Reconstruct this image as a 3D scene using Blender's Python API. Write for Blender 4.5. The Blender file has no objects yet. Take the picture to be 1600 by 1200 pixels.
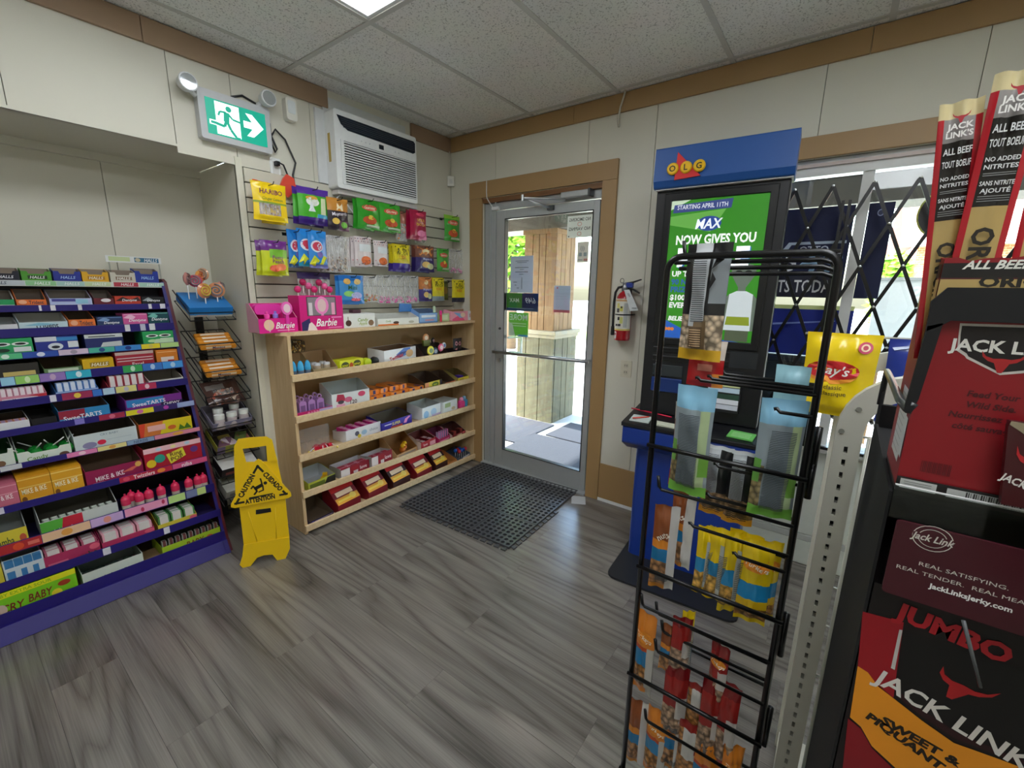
import bpy, math, random
from mathutils import Matrix, Vector
random.seed(7)
PI = math.pi
scene = bpy.context.scene
COL = scene.collection

# ------------------------------------------------------------------ camera, sky, sun, exposure
cam_data = bpy.data.cameras.new('camera')
cam_data.sensor_width = 36.0
cam_data.lens = 15.2653
cam_data.clip_start = 0.05
cam = bpy.data.objects.new('camera', cam_data)
COL.objects.link(cam)
rx, ux, fx = (0.79976833, 0.60008308, 0.01645946), (-0.14037584, 0.16028888, 0.97703741), (-0.58366535, 0.78371409, -0.21243114)
cam.matrix_world = Matrix(((rx[0], ux[0], -fx[0], 2.67044), (rx[1], ux[1], -fx[1], -2.71386), (rx[2], ux[2], -fx[2], 1.47438), (0, 0, 0, 1)))
scene.camera = cam

world = bpy.data.worlds.new('sky')
scene.world = world
world.use_nodes = True
nt = world.node_tree
for n in list(nt.nodes): nt.nodes.remove(n)
sky = nt.nodes.new('ShaderNodeTexSky')
sky.sky_type = 'NISHITA'
sky.sun_disc = False
sky.sun_elevation = math.radians(52)
sky.sun_rotation = math.radians(200)
sky.air_density = 1.4
sky.dust_density = 4.0
sky.ozone_density = 1.0
bg = nt.nodes.new('ShaderNodeBackground')
bg.inputs['Strength'].default_value = 2.3
wo = nt.nodes.new('ShaderNodeOutputWorld')
nt.links.new(sky.outputs[0], bg.inputs[0]); nt.links.new(bg.outputs[0], wo.inputs[0])

sun_data = bpy.data.lights.new('sun', 'SUN')
sun_data.energy = 22.0
sun_data.angle = math.radians(1.5)
sun_data.color = (1.0, 0.96, 0.9)
sun = bpy.data.objects.new('sun', sun_data)
COL.objects.link(sun)
sun.rotation_euler = (math.radians(46), 0, math.radians(-93))

scene.view_settings.view_transform = 'Standard'
scene.view_settings.look = 'None'
scene.view_settings.gamma = 1.0
scene.view_settings.exposure = 0.2
scene.view_settings.use_curve_mapping = False
PANEL_STRENGTH = 8.6      # ceiling light diffusers

# ------------------------------------------------------------------ materials
def lin(c): return c / 12.92 if c <= 0.04045 else ((c + 0.055) / 1.055) ** 2.4
def rgb(h):
    h = h.lstrip('#')
    if len(h) == 3: h = ''.join(ch * 2 for ch in h)
    return tuple(lin(int(h[i:i + 2], 16) / 255) for i in (0, 2, 4))
MATS = {}
def new_mat(name):
    m = bpy.data.materials.new(name); m.use_nodes = True
    return m, m.node_tree.nodes, m.node_tree.links, m.node_tree.nodes['Principled BSDF']
def M(h, rough=0.5, metal=0.0, var=0.06, scale=30.0, bump=0.0, emit=0.0, coat=0.0):
    """plain coloured surface with slight procedural unevenness"""
    key = (h, rough, metal, var, scale, bump, emit, coat)
    if key in MATS: return MATS[key]
    m, N, L, b = new_mat('surface_' + h.strip('#'))
    c = rgb(h)
    tc = N.new('ShaderNodeTexCoord'); no = N.new('ShaderNodeTexNoise')
    no.inputs['Scale'].default_value = scale; no.inputs['Detail'].default_value = 3
    L.new(tc.outputs['Object'], no.inputs['Vector'])
    mx = N.new('ShaderNodeMix'); mx.data_type = 'RGBA'
    mx.inputs['A'].default_value = tuple(v * (1 - var) for v in c) + (1,)
    mx.inputs['B'].default_value = tuple(min(1, v * (1 + var)) for v in c) + (1,)
    L.new(no.outputs['Fac'], mx.inputs['Factor']); L.new(mx.outputs['Result'], b.inputs['Base Color'])
    b.inputs['Roughness'].default_value = rough; b.inputs['Metallic'].default_value = metal
    b.inputs['Coat Weight'].default_value = coat
    if emit:
        L.new(mx.outputs['Result'], b.inputs['Emission Color']); b.inputs['Emission Strength'].default_value = emit
    if bump:
        bp = N.new('ShaderNodeBump'); bp.inputs['Strength'].default_value = bump; bp.inputs['Distance'].default_value = 0.002
        L.new(no.outputs['Fac'], bp.inputs['Height']); L.new(bp.outputs['Normal'], b.inputs['Normal'])
    MATS[key] = m
    return m
def clear(name, tint='#ffffff', glossy=0.12, rough=0.08, fres=0.5):
    """clear sheet: lets light straight through, adds a reflection"""
    key = ('clear', name)
    if key in MATS: return MATS[key]
    m, N, L, b = new_mat(name)
    out = N['Material Output']; N.remove(b)
    t = N.new('ShaderNodeBsdfTransparent'); t.inputs['Color'].default_value = rgb(tint) + (1,)
    g = N.new('ShaderNodeBsdfGlossy'); g.inputs['Roughness'].default_value = rough
    mx = N.new('ShaderNodeMixShader')
    no = N.new('ShaderNodeTexNoise'); no.inputs['Scale'].default_value = 12
    mt = N.new('ShaderNodeMath'); mt.operation = 'MULTIPLY'; mt.inputs[1].default_value = glossy * 2
    L.new(no.outputs['Fac'], mt.inputs[0])
    if fres:
        lw = N.new('ShaderNodeLayerWeight'); lw.inputs['Blend'].default_value = 0.25
        ad = N.new('ShaderNodeMath'); ad.operation = 'MULTIPLY_ADD'
        L.new(lw.outputs['Fresnel'], ad.inputs[0]); ad.inputs[1].default_value = fres; L.new(mt.outputs[0], ad.inputs[2])
        L.new(ad.outputs[0], mx.inputs['Fac'])
    else: L.new(mt.outputs[0], mx.inputs['Fac'])
    L.new(t.outputs[0], mx.inputs[1]); L.new(g.outputs[0], mx.inputs[2]); L.new(mx.outputs[0], out.inputs['Surface'])
    MATS[key] = m
    return m
def wood(name, ca, cb, axis='X', scale=6.0, rough=0.45, stretch=14.0, per_object=0.0, bump=0.05):
    m, N, L, b = new_mat(name)
    tc = N.new('ShaderNodeTexCoord'); mp = N.new('ShaderNodeMapping')
    s = [stretch] * 3; s['XYZ'.index(axis)] = 1.0
    mp.inputs['Scale'].default_value = s
    L.new(tc.outputs['Object'], mp.inputs['Vector'])
    no = N.new('ShaderNodeTexNoise'); no.inputs['Scale'].default_value = scale; no.inputs['Detail'].default_value = 6; no.inputs['Distortion'].default_value = 0.6
    L.new(mp.outputs['Vector'], no.inputs['Vector'])
    cr = N.new('ShaderNodeValToRGB')
    cr.color_ramp.elements[0].position = 0.3; cr.color_ramp.elements[1].position = 0.72
    cr.color_ramp.elements[0].color = rgb(ca) + (1,); cr.color_ramp.elements[1].color = rgb(cb) + (1,)
    L.new(no.outputs['Fac'], cr.inputs['Fac'])
    src = cr.outputs['Color']
    if per_object:
        oi = N.new('ShaderNodeObjectInfo'); hs = N.new('ShaderNodeHueSaturation')
        mr = N.new('ShaderNodeMapRange'); mr.inputs['To Min'].default_value = 1 - per_object; mr.inputs['To Max'].default_value = 1 + per_object
        L.new(oi.outputs['Random'], mr.inputs['Value']); L.new(mr.outputs['Result'], hs.inputs['Value']); L.new(src, hs.inputs['Color'])
        src = hs.outputs['Color']
    L.new(src, b.inputs['Base Color']); b.inputs['Roughness'].default_value = rough
    bp = N.new('ShaderNodeBump'); bp.inputs['Strength'].default_value = bump; bp.inputs['Distance'].default_value = 0.002
    L.new(no.outputs['Fac'], bp.inputs['Height']); L.new(bp.outputs['Normal'], b.inputs['Normal'])
    return m

WALL = M('#dad7c8', 0.55, var=0.035, scale=3.0, bump=0.04)
RECESS = WALL
TRIM_LEFT = M('#9c8167', 0.45, var=0.08, scale=5.0)
TRIM = M('#a78659', 0.45, var=0.08, scale=5.0)  # same brown trim, daylight by the door put into the colour: brighter, yellower
WHITE = M('#e9ebea', 0.4)
ALU = M('#b4b8b9', 0.36, 0.35, var=0.04)
BLACK = M('#101113', 0.4)
BLACKPLASTIC = M('#17181a', 0.35)
WIRE = M('#0b0b0c', 0.32, 0.2)
STEEL = M('#b9bcbd', 0.28, 0.9)
CARD = M('#a3835c', 0.75, var=0.08)
CARDW = M('#cfcfc8', 0.7)
GLASS = clear('window_glass', '#f7fbfa', 0.03, 0.02)
def film(name, amount):
    m, N, L, b = new_mat(name)
    out = N['Material Output']; b.inputs['Base Color'].default_value = (.9, .9, .9, 1); b.inputs['Roughness'].default_value = .22
    t = N.new('ShaderNodeBsdfTransparent'); t.inputs['Color'].default_value = (.96, .96, .95, 1); mx = N.new('ShaderNodeMixShader')
    tc = N.new('ShaderNodeTexCoord'); mp = N.new('ShaderNodeMapping'); mp.inputs['Scale'].default_value = (150, 150, 18)
    no = N.new('ShaderNodeTexNoise'); no.inputs['Scale'].default_value = 1.0; no.inputs['Detail'].default_value = 3
    L.new(tc.outputs['Object'], mp.inputs['Vector']); L.new(mp.outputs[0], no.inputs['Vector'])
    mr = N.new('ShaderNodeMapRange'); mr.inputs['From Min'].default_value = .42; mr.inputs['From Max'].default_value = .68
    mr.inputs['To Min'].default_value = amount * .35; mr.inputs['To Max'].default_value = amount
    L.new(no.outputs['Fac'], mr.inputs['Value']); L.new(mr.outputs['Result'], mx.inputs['Fac'])
    L.new(t.outputs[0], mx.inputs[1]); L.new(b.outputs[0], mx.inputs[2]); L.new(mx.outputs[0], out.inputs['Surface'])
    return m
FILM = film('clear_film', .5)
FILM2 = film('thin_clear_film', .2)
def paper(h):
    key = ('paper', h)
    if key not in MATS:
        m, N, L, b = new_mat('paper_' + h.strip('#')); out = N['Material Output']
        no = N.new('ShaderNodeTexNoise'); no.inputs['Scale'].default_value = 20; cr = N.new('ShaderNodeMix'); cr.data_type = 'RGBA'; c = rgb(h)
        cr.inputs['A'].default_value = tuple(v * .96 for v in c) + (1,); cr.inputs['B'].default_value = c + (1,)
        L.new(no.outputs['Fac'], cr.inputs['Factor']); L.new(cr.outputs['Result'], b.inputs['Base Color']); b.inputs['Roughness'].default_value = .6
        t = N.new('ShaderNodeBsdfTranslucent'); L.new(cr.outputs['Result'], t.inputs['Color'])
        mx = N.new('ShaderNodeMixShader'); mx.inputs['Fac'].default_value = .28
        L.new(b.outputs[0], mx.inputs[1]); L.new(t.outputs[0], mx.inputs[2]); L.new(mx.outputs[0], out.inputs['Surface']); MATS[key] = m
    return MATS[key]
PLEXI = clear('clear_plastic', '#eef2f2', 0.025, 0.06, .2)
PURPLE = M('#1f126f', 0.5, var=0.08, scale=8.0)
MAROON = M('#5a1420', 0.45)
MAPLE = wood('maple_wood', '#d4b68a', '#e4cba2', 'Y', 5.0, 0.42, 10.0)
MAPLE_UP = wood('maple_wood_upright', '#c9aa7c', '#d9be94', 'Z', 5.0, 0.42, 10.0)

def floor_material():
    m, N, L, b = new_mat('grey_oak_plank')
    tc = N.new('ShaderNodeTexCoord'); oi = N.new('ShaderNodeObjectInfo')
    off = N.new('ShaderNodeCombineXYZ')
    k = N.new('ShaderNodeMath'); k.operation = 'MULTIPLY'; k.inputs[1].default_value = 37.0
    L.new(oi.outputs['Random'], k.inputs[0])
    for i in range(3): L.new(k.outputs[0], off.inputs[i])
    ad = N.new('ShaderNodeVectorMath'); ad.operation = 'ADD'
    L.new(tc.outputs['Object'], ad.inputs[0]); L.new(off.outputs[0], ad.inputs[1])
    # long cathedral figure: rings stretched along the board
    mp = N.new('ShaderNodeMapping'); mp.inputs['Scale'].default_value = (0.38, 4.2, 1.0)
    L.new(ad.outputs[0], mp.inputs['Vector'])
    n1 = N.new('ShaderNodeTexNoise'); n1.inputs['Scale'].default_value = 1.0; n1.inputs['Detail'].default_value = 1.0; n1.inputs['Distortion'].default_value = 0.15
    L.new(mp.outputs[0], n1.inputs['Vector'])
    mu = N.new('ShaderNodeMath'); mu.operation = 'MULTIPLY'; mu.inputs[1].default_value = 70.0
    L.new(n1.outputs['Fac'], mu.inputs[0])
    sn = N.new('ShaderNodeMath'); sn.operation = 'SINE'; L.new(mu.outputs[0], sn.inputs[0])
    ab = N.new('ShaderNodeMapRange'); ab.inputs['From Min'].default_value = -1; ab.inputs['From Max'].default_value = 1
    L.new(sn.outputs[0], ab.inputs['Value'])
    pw_ = N.new('ShaderNodeMath'); pw_.operation = 'POWER'; pw_.inputs[1].default_value = 0.38; L.new(ab.outputs[0], pw_.inputs[0])
    # fine fibres
    mp2 = N.new('ShaderNodeMapping'); mp2.inputs['Scale'].default_value = (1.3, 80.0, 1.0)
    L.new(ad.outputs[0], mp2.inputs['Vector'])
    n2 = N.new('ShaderNodeTexNoise'); n2.inputs['Scale'].default_value = 3.0; n2.inputs['Detail'].default_value = 5
    L.new(mp2.outputs[0], n2.inputs['Vector'])
    # broad light and dark streaks
    mp3 = N.new('ShaderNodeMapping'); mp3.inputs['Scale'].default_value = (0.9, 9.0, 1.0)
    L.new(ad.outputs[0], mp3.inputs['Vector'])
    n3 = N.new('ShaderNodeTexNoise'); n3.inputs['Scale'].default_value = 1.3; n3.inputs['Detail'].default_value = 3
    L.new(mp3.outputs[0], n3.inputs['Vector'])
    a1 = N.new('ShaderNodeMath'); a1.operation = 'MULTIPLY_ADD'; a1.inputs[1].default_value = 0.2
    L.new(pw_.outputs[0], a1.inputs[0])
    a2 = N.new('ShaderNodeMath'); a2.operation = 'MULTIPLY_ADD'; a2.inputs[1].default_value = 0.35
    L.new(n2.outputs['Fac'], a2.inputs[0])
    a3 = N.new('ShaderNodeMath'); a3.operation = 'MULTIPLY'; a3.inputs[1].default_value = 0.55
    L.new(n3.outputs['Fac'], a3.inputs[0])
    L.new(a3.outputs[0], a2.inputs[2]); L.new(a2.outputs[0], a1.inputs[2])
    cr = N.new('ShaderNodeValToRGB')
    e = cr.color_ramp.elements
    e[0].position = 0.27; e[0].color = rgb('#3a3632') + (1,)
    e[1].position = 0.74; e[1].color = rgb('#847e77') + (1,)
    x = e.new(0.49); x.color = rgb('#645f59') + (1,)
    L.new(a1.outputs[0], cr.inputs['Fac'])
    hs = N.new('ShaderNodeHueSaturation')
    mr = N.new('ShaderNodeMapRange'); mr.inputs['To Min'].default_value = 0.95; mr.inputs['To Max'].default_value = 1.05
    L.new(oi.outputs['Random'], mr.inputs['Value']); L.new(mr.outputs['Result'], hs.inputs['Value']); L.new(cr.outputs['Color'], hs.inputs['Color'])
    L.new(hs.outputs['Color'], b.inputs['Base Color'])
    b.inputs['Specular IOR Level'].default_value = 0.95; b.inputs['Roughness'].default_value = 0.25
    bp = N.new('ShaderNodeBump'); bp.inputs['Strength'].default_value = 0.04; bp.inputs['Distance'].default_value = 0.001
    L.new(a1.outputs[0], bp.inputs['Height']); L.new(bp.outputs['Normal'], b.inputs['Normal'])
    return m
def ceiling_material():
    m, N, L, b = new_mat('fissured_ceiling_tile')
    tc = N.new('ShaderNodeTexCoord')
    n1 = N.new('ShaderNodeTexNoise'); n1.inputs['Scale'].default_value = 135; n1.inputs['Detail'].default_value = 2.0
    n2 = N.new('ShaderNodeTexNoise'); n2.inputs['Scale'].default_value = 4
    L.new(tc.outputs['Object'], n1.inputs['Vector']); L.new(tc.outputs['Object'], n2.inputs['Vector'])
    cr = N.new('ShaderNodeValToRGB')
    cr.color_ramp.elements[0].position = 0.34; cr.color_ramp.elements[0].color = rgb('#b9b8b2') + (1,)
    cr.color_ramp.elements[1].position = 0.43; cr.color_ramp.elements[1].color = rgb('#f1f0eb') + (1,)
    L.new(n1.outputs['Fac'], cr.inputs['Fac'])
    mx = N.new('ShaderNodeMix'); mx.data_type = 'RGBA'; mx.blend_type = 'MULTIPLY'; mx.inputs['Factor'].default_value = 0.12
    L.new(cr.outputs['Color'], mx.inputs['A']); L.new(n2.outputs['Color'], mx.inputs['B'])
    L.new(mx.outputs['Result'], b.inputs['Base Color']); b.inputs['Roughness'].default_value = 0.9
    bp = N.new('ShaderNodeBump'); bp.inputs['Strength'].default_value = 0.4; bp.inputs['Distance'].default_value = 0.003
    L.new(n1.outputs['Fac'], bp.inputs['Height']); L.new(bp.outputs['Normal'], b.inputs['Normal'])
    return m
def brick_material():
    m, N, L, b = new_mat('red_brickwork')
    tc = N.new('ShaderNodeTexCoord'); mp = N.new('ShaderNodeMapping'); mp.inputs['Rotation'].default_value = (PI / 2, 0, 0)
    br = N.new('ShaderNodeTexBrick'); br.inputs['Scale'].default_value = 4
    br.inputs['Color1'].default_value = rgb('#a5604a') + (1,); br.inputs['Color2'].default_value = rgb('#b97560') + (1,); br.inputs['Mortar'].default_value = rgb('#c9b8a8') + (1,)
    L.new(tc.outputs['Object'], mp.inputs['Vector']); L.new(mp.outputs[0], br.inputs['Vector'])
    L.new(br.outputs['Color'], b.inputs['Base Color']); b.inputs['Roughness'].default_value = 0.9
    return m

# ------------------------------------------------------------------ mesh builder and tagging
TEXTS = {}
def glyphs(s, bold, shear):
    key = (s, bold, shear)
    if key not in TEXTS:
        c = bpy.data.curves.new('lettering', 'FONT'); c.body = s; c.resolution_u = 2; c.offset = bold; c.shear = shear; c.size = 1
        o = bpy.data.objects.new('lettering', c)
        me = bpy.data.meshes.new_from_object(o)
        v = [(p.co.x, p.co.y) for p in me.vertices]; f = [tuple(p.vertices) for p in me.polygons]
        bpy.data.objects.remove(o); bpy.data.curves.remove(c); bpy.data.meshes.remove(me)
        TEXTS[key] = (v, f, min(p[0] for p in v), max(p[0] for p in v), min(p[1] for p in v), max(p[1] for p in v))
    return TEXTS[key]

class MB:
    def __init__(self): self.v = []; self.f = []; self.i = []; self.s = []; self.mats = []
    def mi(self, m):
        if m not in self.mats: self.mats.append(m)
        return self.mats.index(m)
    def add(self, vs, fs, m, smooth=False):
        o = len(self.v); k = self.mi(m)
        self.v += [tuple(p) for p in vs]
        for f in fs: self.f.append(tuple(o + j for j in f)); self.i.append(k); self.s.append(smooth)
        return self
    def quilt(self, vs, fs, ms):
        """one welded sheet whose faces carry their own materials"""
        o = len(self.v); self.v += [tuple(p) for p in vs]
        for f, m in zip(fs, ms): self.f.append(tuple(o + j for j in f)); self.i.append(self.mi(m)); self.s.append(True)
        return self
    def box(self, x0, x1, y0, y1, z0, z1, m):
        v = [(x0, y0, z0), (x1, y0, z0), (x1, y1, z0), (x0, y1, z0), (x0, y0, z1), (x1, y0, z1), (x1, y1, z1), (x0, y1, z1)]
        return self.add(v, [(0, 3, 2, 1), (4, 5, 6, 7), (0, 1, 5, 4), (1, 2, 6, 5), (2, 3, 7, 6), (3, 0, 4, 7)], m)
    def prism(self, pts, a0, a1, m, axis='y', smooth=False):
        """outline extruded: axis y takes (x,z) points, x takes (y,z), z takes (x,y)"""
        n = len(pts)
        def p(q, a): return {'y': (q[0], a, q[1]), 'x': (a, q[0], q[1]), 'z': (q[0], q[1], a)}[axis]
        v = [p(q, a0) for q in pts] + [p(q, a1) for q in pts]
        self.add(v, [tuple(range(n)), tuple(range(2 * n - 1, n - 1, -1))], m)
        self.add(v, [(i, i + n, (i + 1) % n + n, (i + 1) % n) for i in range(n)], m, smooth)
        return self
    def ring(self, outer, inner, a0, a1, m, axis='y'):
        n = len(outer)
        def p(q, a): return {'y': (q[0], a, q[1]), 'x': (a, q[0], q[1]), 'z': (q[0], q[1], a)}[axis]
        v = [p(q, a0) for q in outer] + [p(q, a0) for q in inner] + [p(q, a1) for q in outer] + [p(q, a1) for q in inner]
        fs = []
        for i in range(n):
            j = (i + 1) % n
            fs += [(i, j, n + j, n + i), (2 * n + i, 3 * n + i, 3 * n + j, 2 * n + j), (i, 2 * n + i, 2 * n + j, j), (n + i, n + j, 3 * n + j, 3 * n + i)]
        return self.add(v, fs, m)
    def tube(self, pts, r, m, n=6, closed=False):
        P = [Vector(p) for p in pts]; k = len(P); rings = []
        ref = None
        for i in range(k):
            a = P[i - 1] if (i or closed) else P[i]; b = P[(i + 1) % k] if (i < k - 1 or closed) else P[i]
            d = (b - a).normalized()
            if ref is None: ref = d.orthogonal().normalized()
            u = (ref - d * ref.dot(d)).normalized(); ref = u; w = d.cross(u)
            rr = r[i] if isinstance(r, (list, tuple)) else r
            rings.append([P[i] + u * rr * math.cos(2 * PI * j / n) + w * rr * math.sin(2 * PI * j / n) for j in range(n)])
        v = [q for R_ in rings for q in R_]; fs = []
        for i in range(k if closed else k - 1):
            i2 = (i + 1) % k
            for j in range(n): fs.append((i * n + j, i * n + (j + 1) % n, i2 * n + (j + 1) % n, i2 * n + j))
        if not closed: fs += [tuple(range(n - 1, -1, -1)), tuple((k - 1) * n + j for j in range(n))]
        return self.add(v, fs, m, True)
    def lathe(self, prof, c, m, n=14, axis='z', mats=None):
        """profile of (radius, height) turned about an axis through c"""
        v = []; k = len(prof)
        for (r, h) in prof:
            r = max(r, 1e-5)
            for j in range(n):
                a, b = r * math.cos(2 * PI * j / n), r * math.sin(2 * PI * j / n)
                v.append({'z': (c[0] + a, c[1] + b, c[2] + h), 'y': (c[0] + a, c[1] + h, c[2] + b), 'x': (c[0] + h, c[1] + a, c[2] + b)}[axis])
        for i in range(k - 1):
            mm = mats[i] if mats else m
            self.add([v[i * n + j] for j in range(n)] + [v[(i + 1) * n + j] for j in range(n)], [(j, (j + 1) % n, n + (j + 1) % n, n + j) for j in range(n)], mm, True)
        self.add(v[:n], [tuple(range(n - 1, -1, -1))], mats[0] if mats else m); self.add(v[-n:], [tuple(range(n))], mats[-1] if mats else m)
        return self
    def ball(self, c, r, m, n=10, k=6, sz=1.0):
        return self.lathe([(r * math.sin(PI * i / k), -r * sz * math.cos(PI * i / k)) for i in range(k + 1)], c, m, n)
    def text(self, s, cx, cz, h, m, y=0.0, maxw=None, bold=0.015, shear=0.0, mirror=False, rot=0.0, align='c', warp=None, stretch=1.0):
        v, f, x0, x1, z0, z1 = glyphs(s, bold, shear)
        cap = glyphs('H', bold, 0)[5]
        k = h / cap; kx = k * stretch
        if maxw and (x1 - x0) * kx > maxw: kx = maxw / (x1 - x0)
        ox = {'c': (x0 + x1) / 2, 'l': x0, 'r': x1}[align]; ca, sa = math.cos(rot), math.sin(rot); out = []
        for (a, b) in v:
            a = (a - ox) * kx * (-1 if mirror else 1); b = (b - cap / 2) * k
            x, z = cx + a * ca - b * sa, cz + a * sa + b * ca
            out.append(warp(x, y, z) if warp else (x, y, z))
        return self.add(out, f, m)
    def flat(self, pts, m, y=0.0, warp=None):
        out = [(warp(p[0], y, p[1]) if warp else (p[0], y, p[1])) for p in pts]
        return self.add(out, [tuple(range(len(pts)))], m)
    def fan(self, pts, m, y, warp):
        if not warp: return self.flat(pts, m, y)
        n = len(pts); cx, cz = sum(p[0] for p in pts) / n, sum(p[1] for p in pts) / n
        v = [warp(cx, y, cz)]
        for k in (.33, .67, 1.0): v += [warp(cx + (p[0] - cx) * k, y, cz + (p[1] - cz) * k) for p in pts]
        f = [(0, 1 + i, 1 + (i + 1) % n) for i in range(n)]
        for r in (0, 1): f += [(1 + r * n + i, 1 + (r + 1) * n + i, 1 + (r + 1) * n + (i + 1) % n, 1 + r * n + (i + 1) % n) for i in range(n)]
        return self.add(v, f, m)
    def decor(self, ops, W, H, y=-0.0006, warp=None, step=0.0003):
        """flat print on a front of width W and height H, origin bottom centre; op coordinates are fractions"""
        for k, op in enumerate(ops):
            yy = y - step * k; a = op[0]
            X = lambda t: (t - 0.5) * W
            if a == 'r':
                _, x0, x1, z0, z1, c = op[:6]
                if warp:
                    nx, nz = 6, 6
                    g = [warp(X(x0 + (x1 - x0) * i / nx), yy, (z0 + (z1 - z0) * j / nz) * H) for j in range(nz + 1) for i in range(nx + 1)]
                    self.add(g, [(j * 7 + i, j * 7 + i + 1, j * 7 + i + 8, j * 7 + i + 7) for j in range(nz) for i in range(nx)], M(c), True)
                else: self.flat([(X(x0), z0 * H), (X(x1), z0 * H), (X(x1), z1 * H), (X(x0), z1 * H)], M(c), yy)
            elif a == 'e':
                _, cx, cz, rx_, rz_, c = op[:6]
                self.fan([(X(cx + rx_ * math.cos(t * PI / 8)), (cz + rz_ * math.sin(t * PI / 8)) * H) for t in range(16)], M(c), yy, warp)
            elif a == 'p': self.fan([(X(px), pz * H) for px, pz in op[1]], M(op[2]), yy, warp)
            elif a == 't':
                _, s, cx, cz, h, c = op[:6]; kw = op[6] if len(op) > 6 else {}
                kw = dict(kw); mw = kw.pop('maxw', 0.95)
                self.text(s, X(cx), cz * H, h * H, M(c), yy, maxw=mw * W, warp=warp, **kw)
        return self
    def build(self, name, parent=None, loc=None, rz=None, bevel=0.0, kind=None, seg=2):
        me = bpy.data.meshes.new(name)
        me.from_pydata(self.v, [], self.f)
        for m in self.mats: me.materials.append(m)
        me.polygons.foreach_set('material_index', self.i)
        me.polygons.foreach_set('use_smooth', self.s)
        me.update()
        o = bpy.data.objects.new(name, me); COL.objects.link(o)
        if parent: o.parent = parent
        if loc: o.location = loc
        if rz is not None: o.rotation_euler = (0, 0, rz)
        if bevel:
            b = o.modifiers.new('soft_edges', 'BEVEL'); b.width = bevel; b.segments = seg; b.limit_method = 'ANGLE'; b.angle_limit = math.radians(50)
        if kind: o['kind'] = kind
        return o
def tag(o, label, cat, group=None):
    o['label'] = label; o['category'] = cat
    if group: o['group'] = group
    return o
def thing(name, label, cat, loc=(0, 0, 0), rz=0.0, group=None):
    o = bpy.data.objects.new(name, None); COL.objects.link(o)
    o.location = loc; o.rotation_euler = (0, 0, rz); o.empty_display_size = 0.05
    return tag(o, label, cat, group)
def structure(name, loc=None):
    o = bpy.data.objects.new(name, None); COL.objects.link(o); o['kind'] = 'structure'
    if loc: o.location = loc
    return o
CHILDREN = {}
def dup(o, loc=None, rot=None, label=None, group=None):
    c = o.copy(); COL.objects.link(c)
    if loc is not None: c.location = loc
    if rot is not None: c.rotation_euler = rot
    if label: c['label'] = label
    if group: c['group'] = group
    for ch in o.children:
        d = ch.copy(); COL.objects.link(d); d.parent = c
        for g in ch.children:
            h = g.copy(); COL.objects.link(h); h.parent = d
    return c
LEFTWALL = PI / 2          # rotation of things that face away from the left wall
def rounded(x0, x1, z0, z1, r, n=4):
    pts = []
    for cx, cz, a in ((x1 - r, z1 - r, 0), (x0 + r, z1 - r, 90), (x0 + r, z0 + r, 180), (x1 - r, z0 + r, 270)):
        for i in range(n + 1):
            t = math.radians(a + 90 * i / n); pts.append((cx + r * math.cos(t), cz + r * math.sin(t)))
    return pts

# ------------------------------------------------------------------ the room
FLOORM = floor_material()
fl = MB().box(-0.55, 4.25, -4.6, 0.14, -0.03, -0.005, M('#3c3936', 0.8)).build('floor', kind='structure')
pw, pl = 0.19, 1.22
pm = MB().box(0, pl - 0.0006, 0, pw - 0.0009, -0.005, 0.0, FLOORM)
plank0 = None
for r in range(20):
    y0 = 0.0 - (r + 1) * pw
    x = -0.55 - ((r * 0.47) % 1.0) * pl
    while x < 3.7:
        if plank0 is None: plank0 = pm.build('plank', fl, (x, y0, 0)); o = plank0
        else:
            o = plank0.copy(); COL.objects.link(o); o.location = (x, y0, 0)
        x += pl

CEILM = ceiling_material(); CEIL_Z = 2.634; TX, TY = 0.623, 1.245
gx = [-0.55, 0.178] + [0.178 + TX * k for k in range(1, 7)] + [4.25]
gy = [-4.6, -3.805, -2.56, -1.315, -0.07, 0.0]
ce = MB()
for x in gx[1:-1]: ce.box(x - 0.0125, x + 0.0125, -4.6, 0.0, CEIL_Z - 0.004, CEIL_Z, M('#c5c4be', 0.45))
for y in gy[1:-1]: ce.box(-0.55, 4.25, y - 0.0125, y + 0.0125, CEIL_Z - 0.0045, CEIL_Z, M('#c5c4be', 0.45))
ce.box(-0.55, 4.3, -4.65, 0.14, CEIL_Z + 0.12, CEIL_Z + 0.2, M('#777777', 0.9))
ceil = ce.build('ceiling', kind='structure')
light_cells = {(2, 2), (5, 1), (5, 2)}  # first cell is the visible panel; the others are added out of view for light
tiles = {}
for i in range(len(gx) - 1):
    for j in range(len(gy) - 1):
        if (i, j) in light_cells: continue
        w, d = gx[i + 1] - gx[i], gy[j + 1] - gy[j]
        key = (round(w, 3), round(d, 3))
        c = (gx[i], gy[j], 0)
        if key not in tiles:
            tiles[key] = MB().box(0.008, w - 0.008, 0.008, d - 0.008, CEIL_Z, CEIL_Z + 0.015, CEILM).build('ceiling_tile', ceil, c)
        else:
            o = tiles[key].copy(); COL.objects.link(o); o.location = c
LAMP = M('#f6faff', 0.5, emit=PANEL_STRENGTH, var=0.01)
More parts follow.
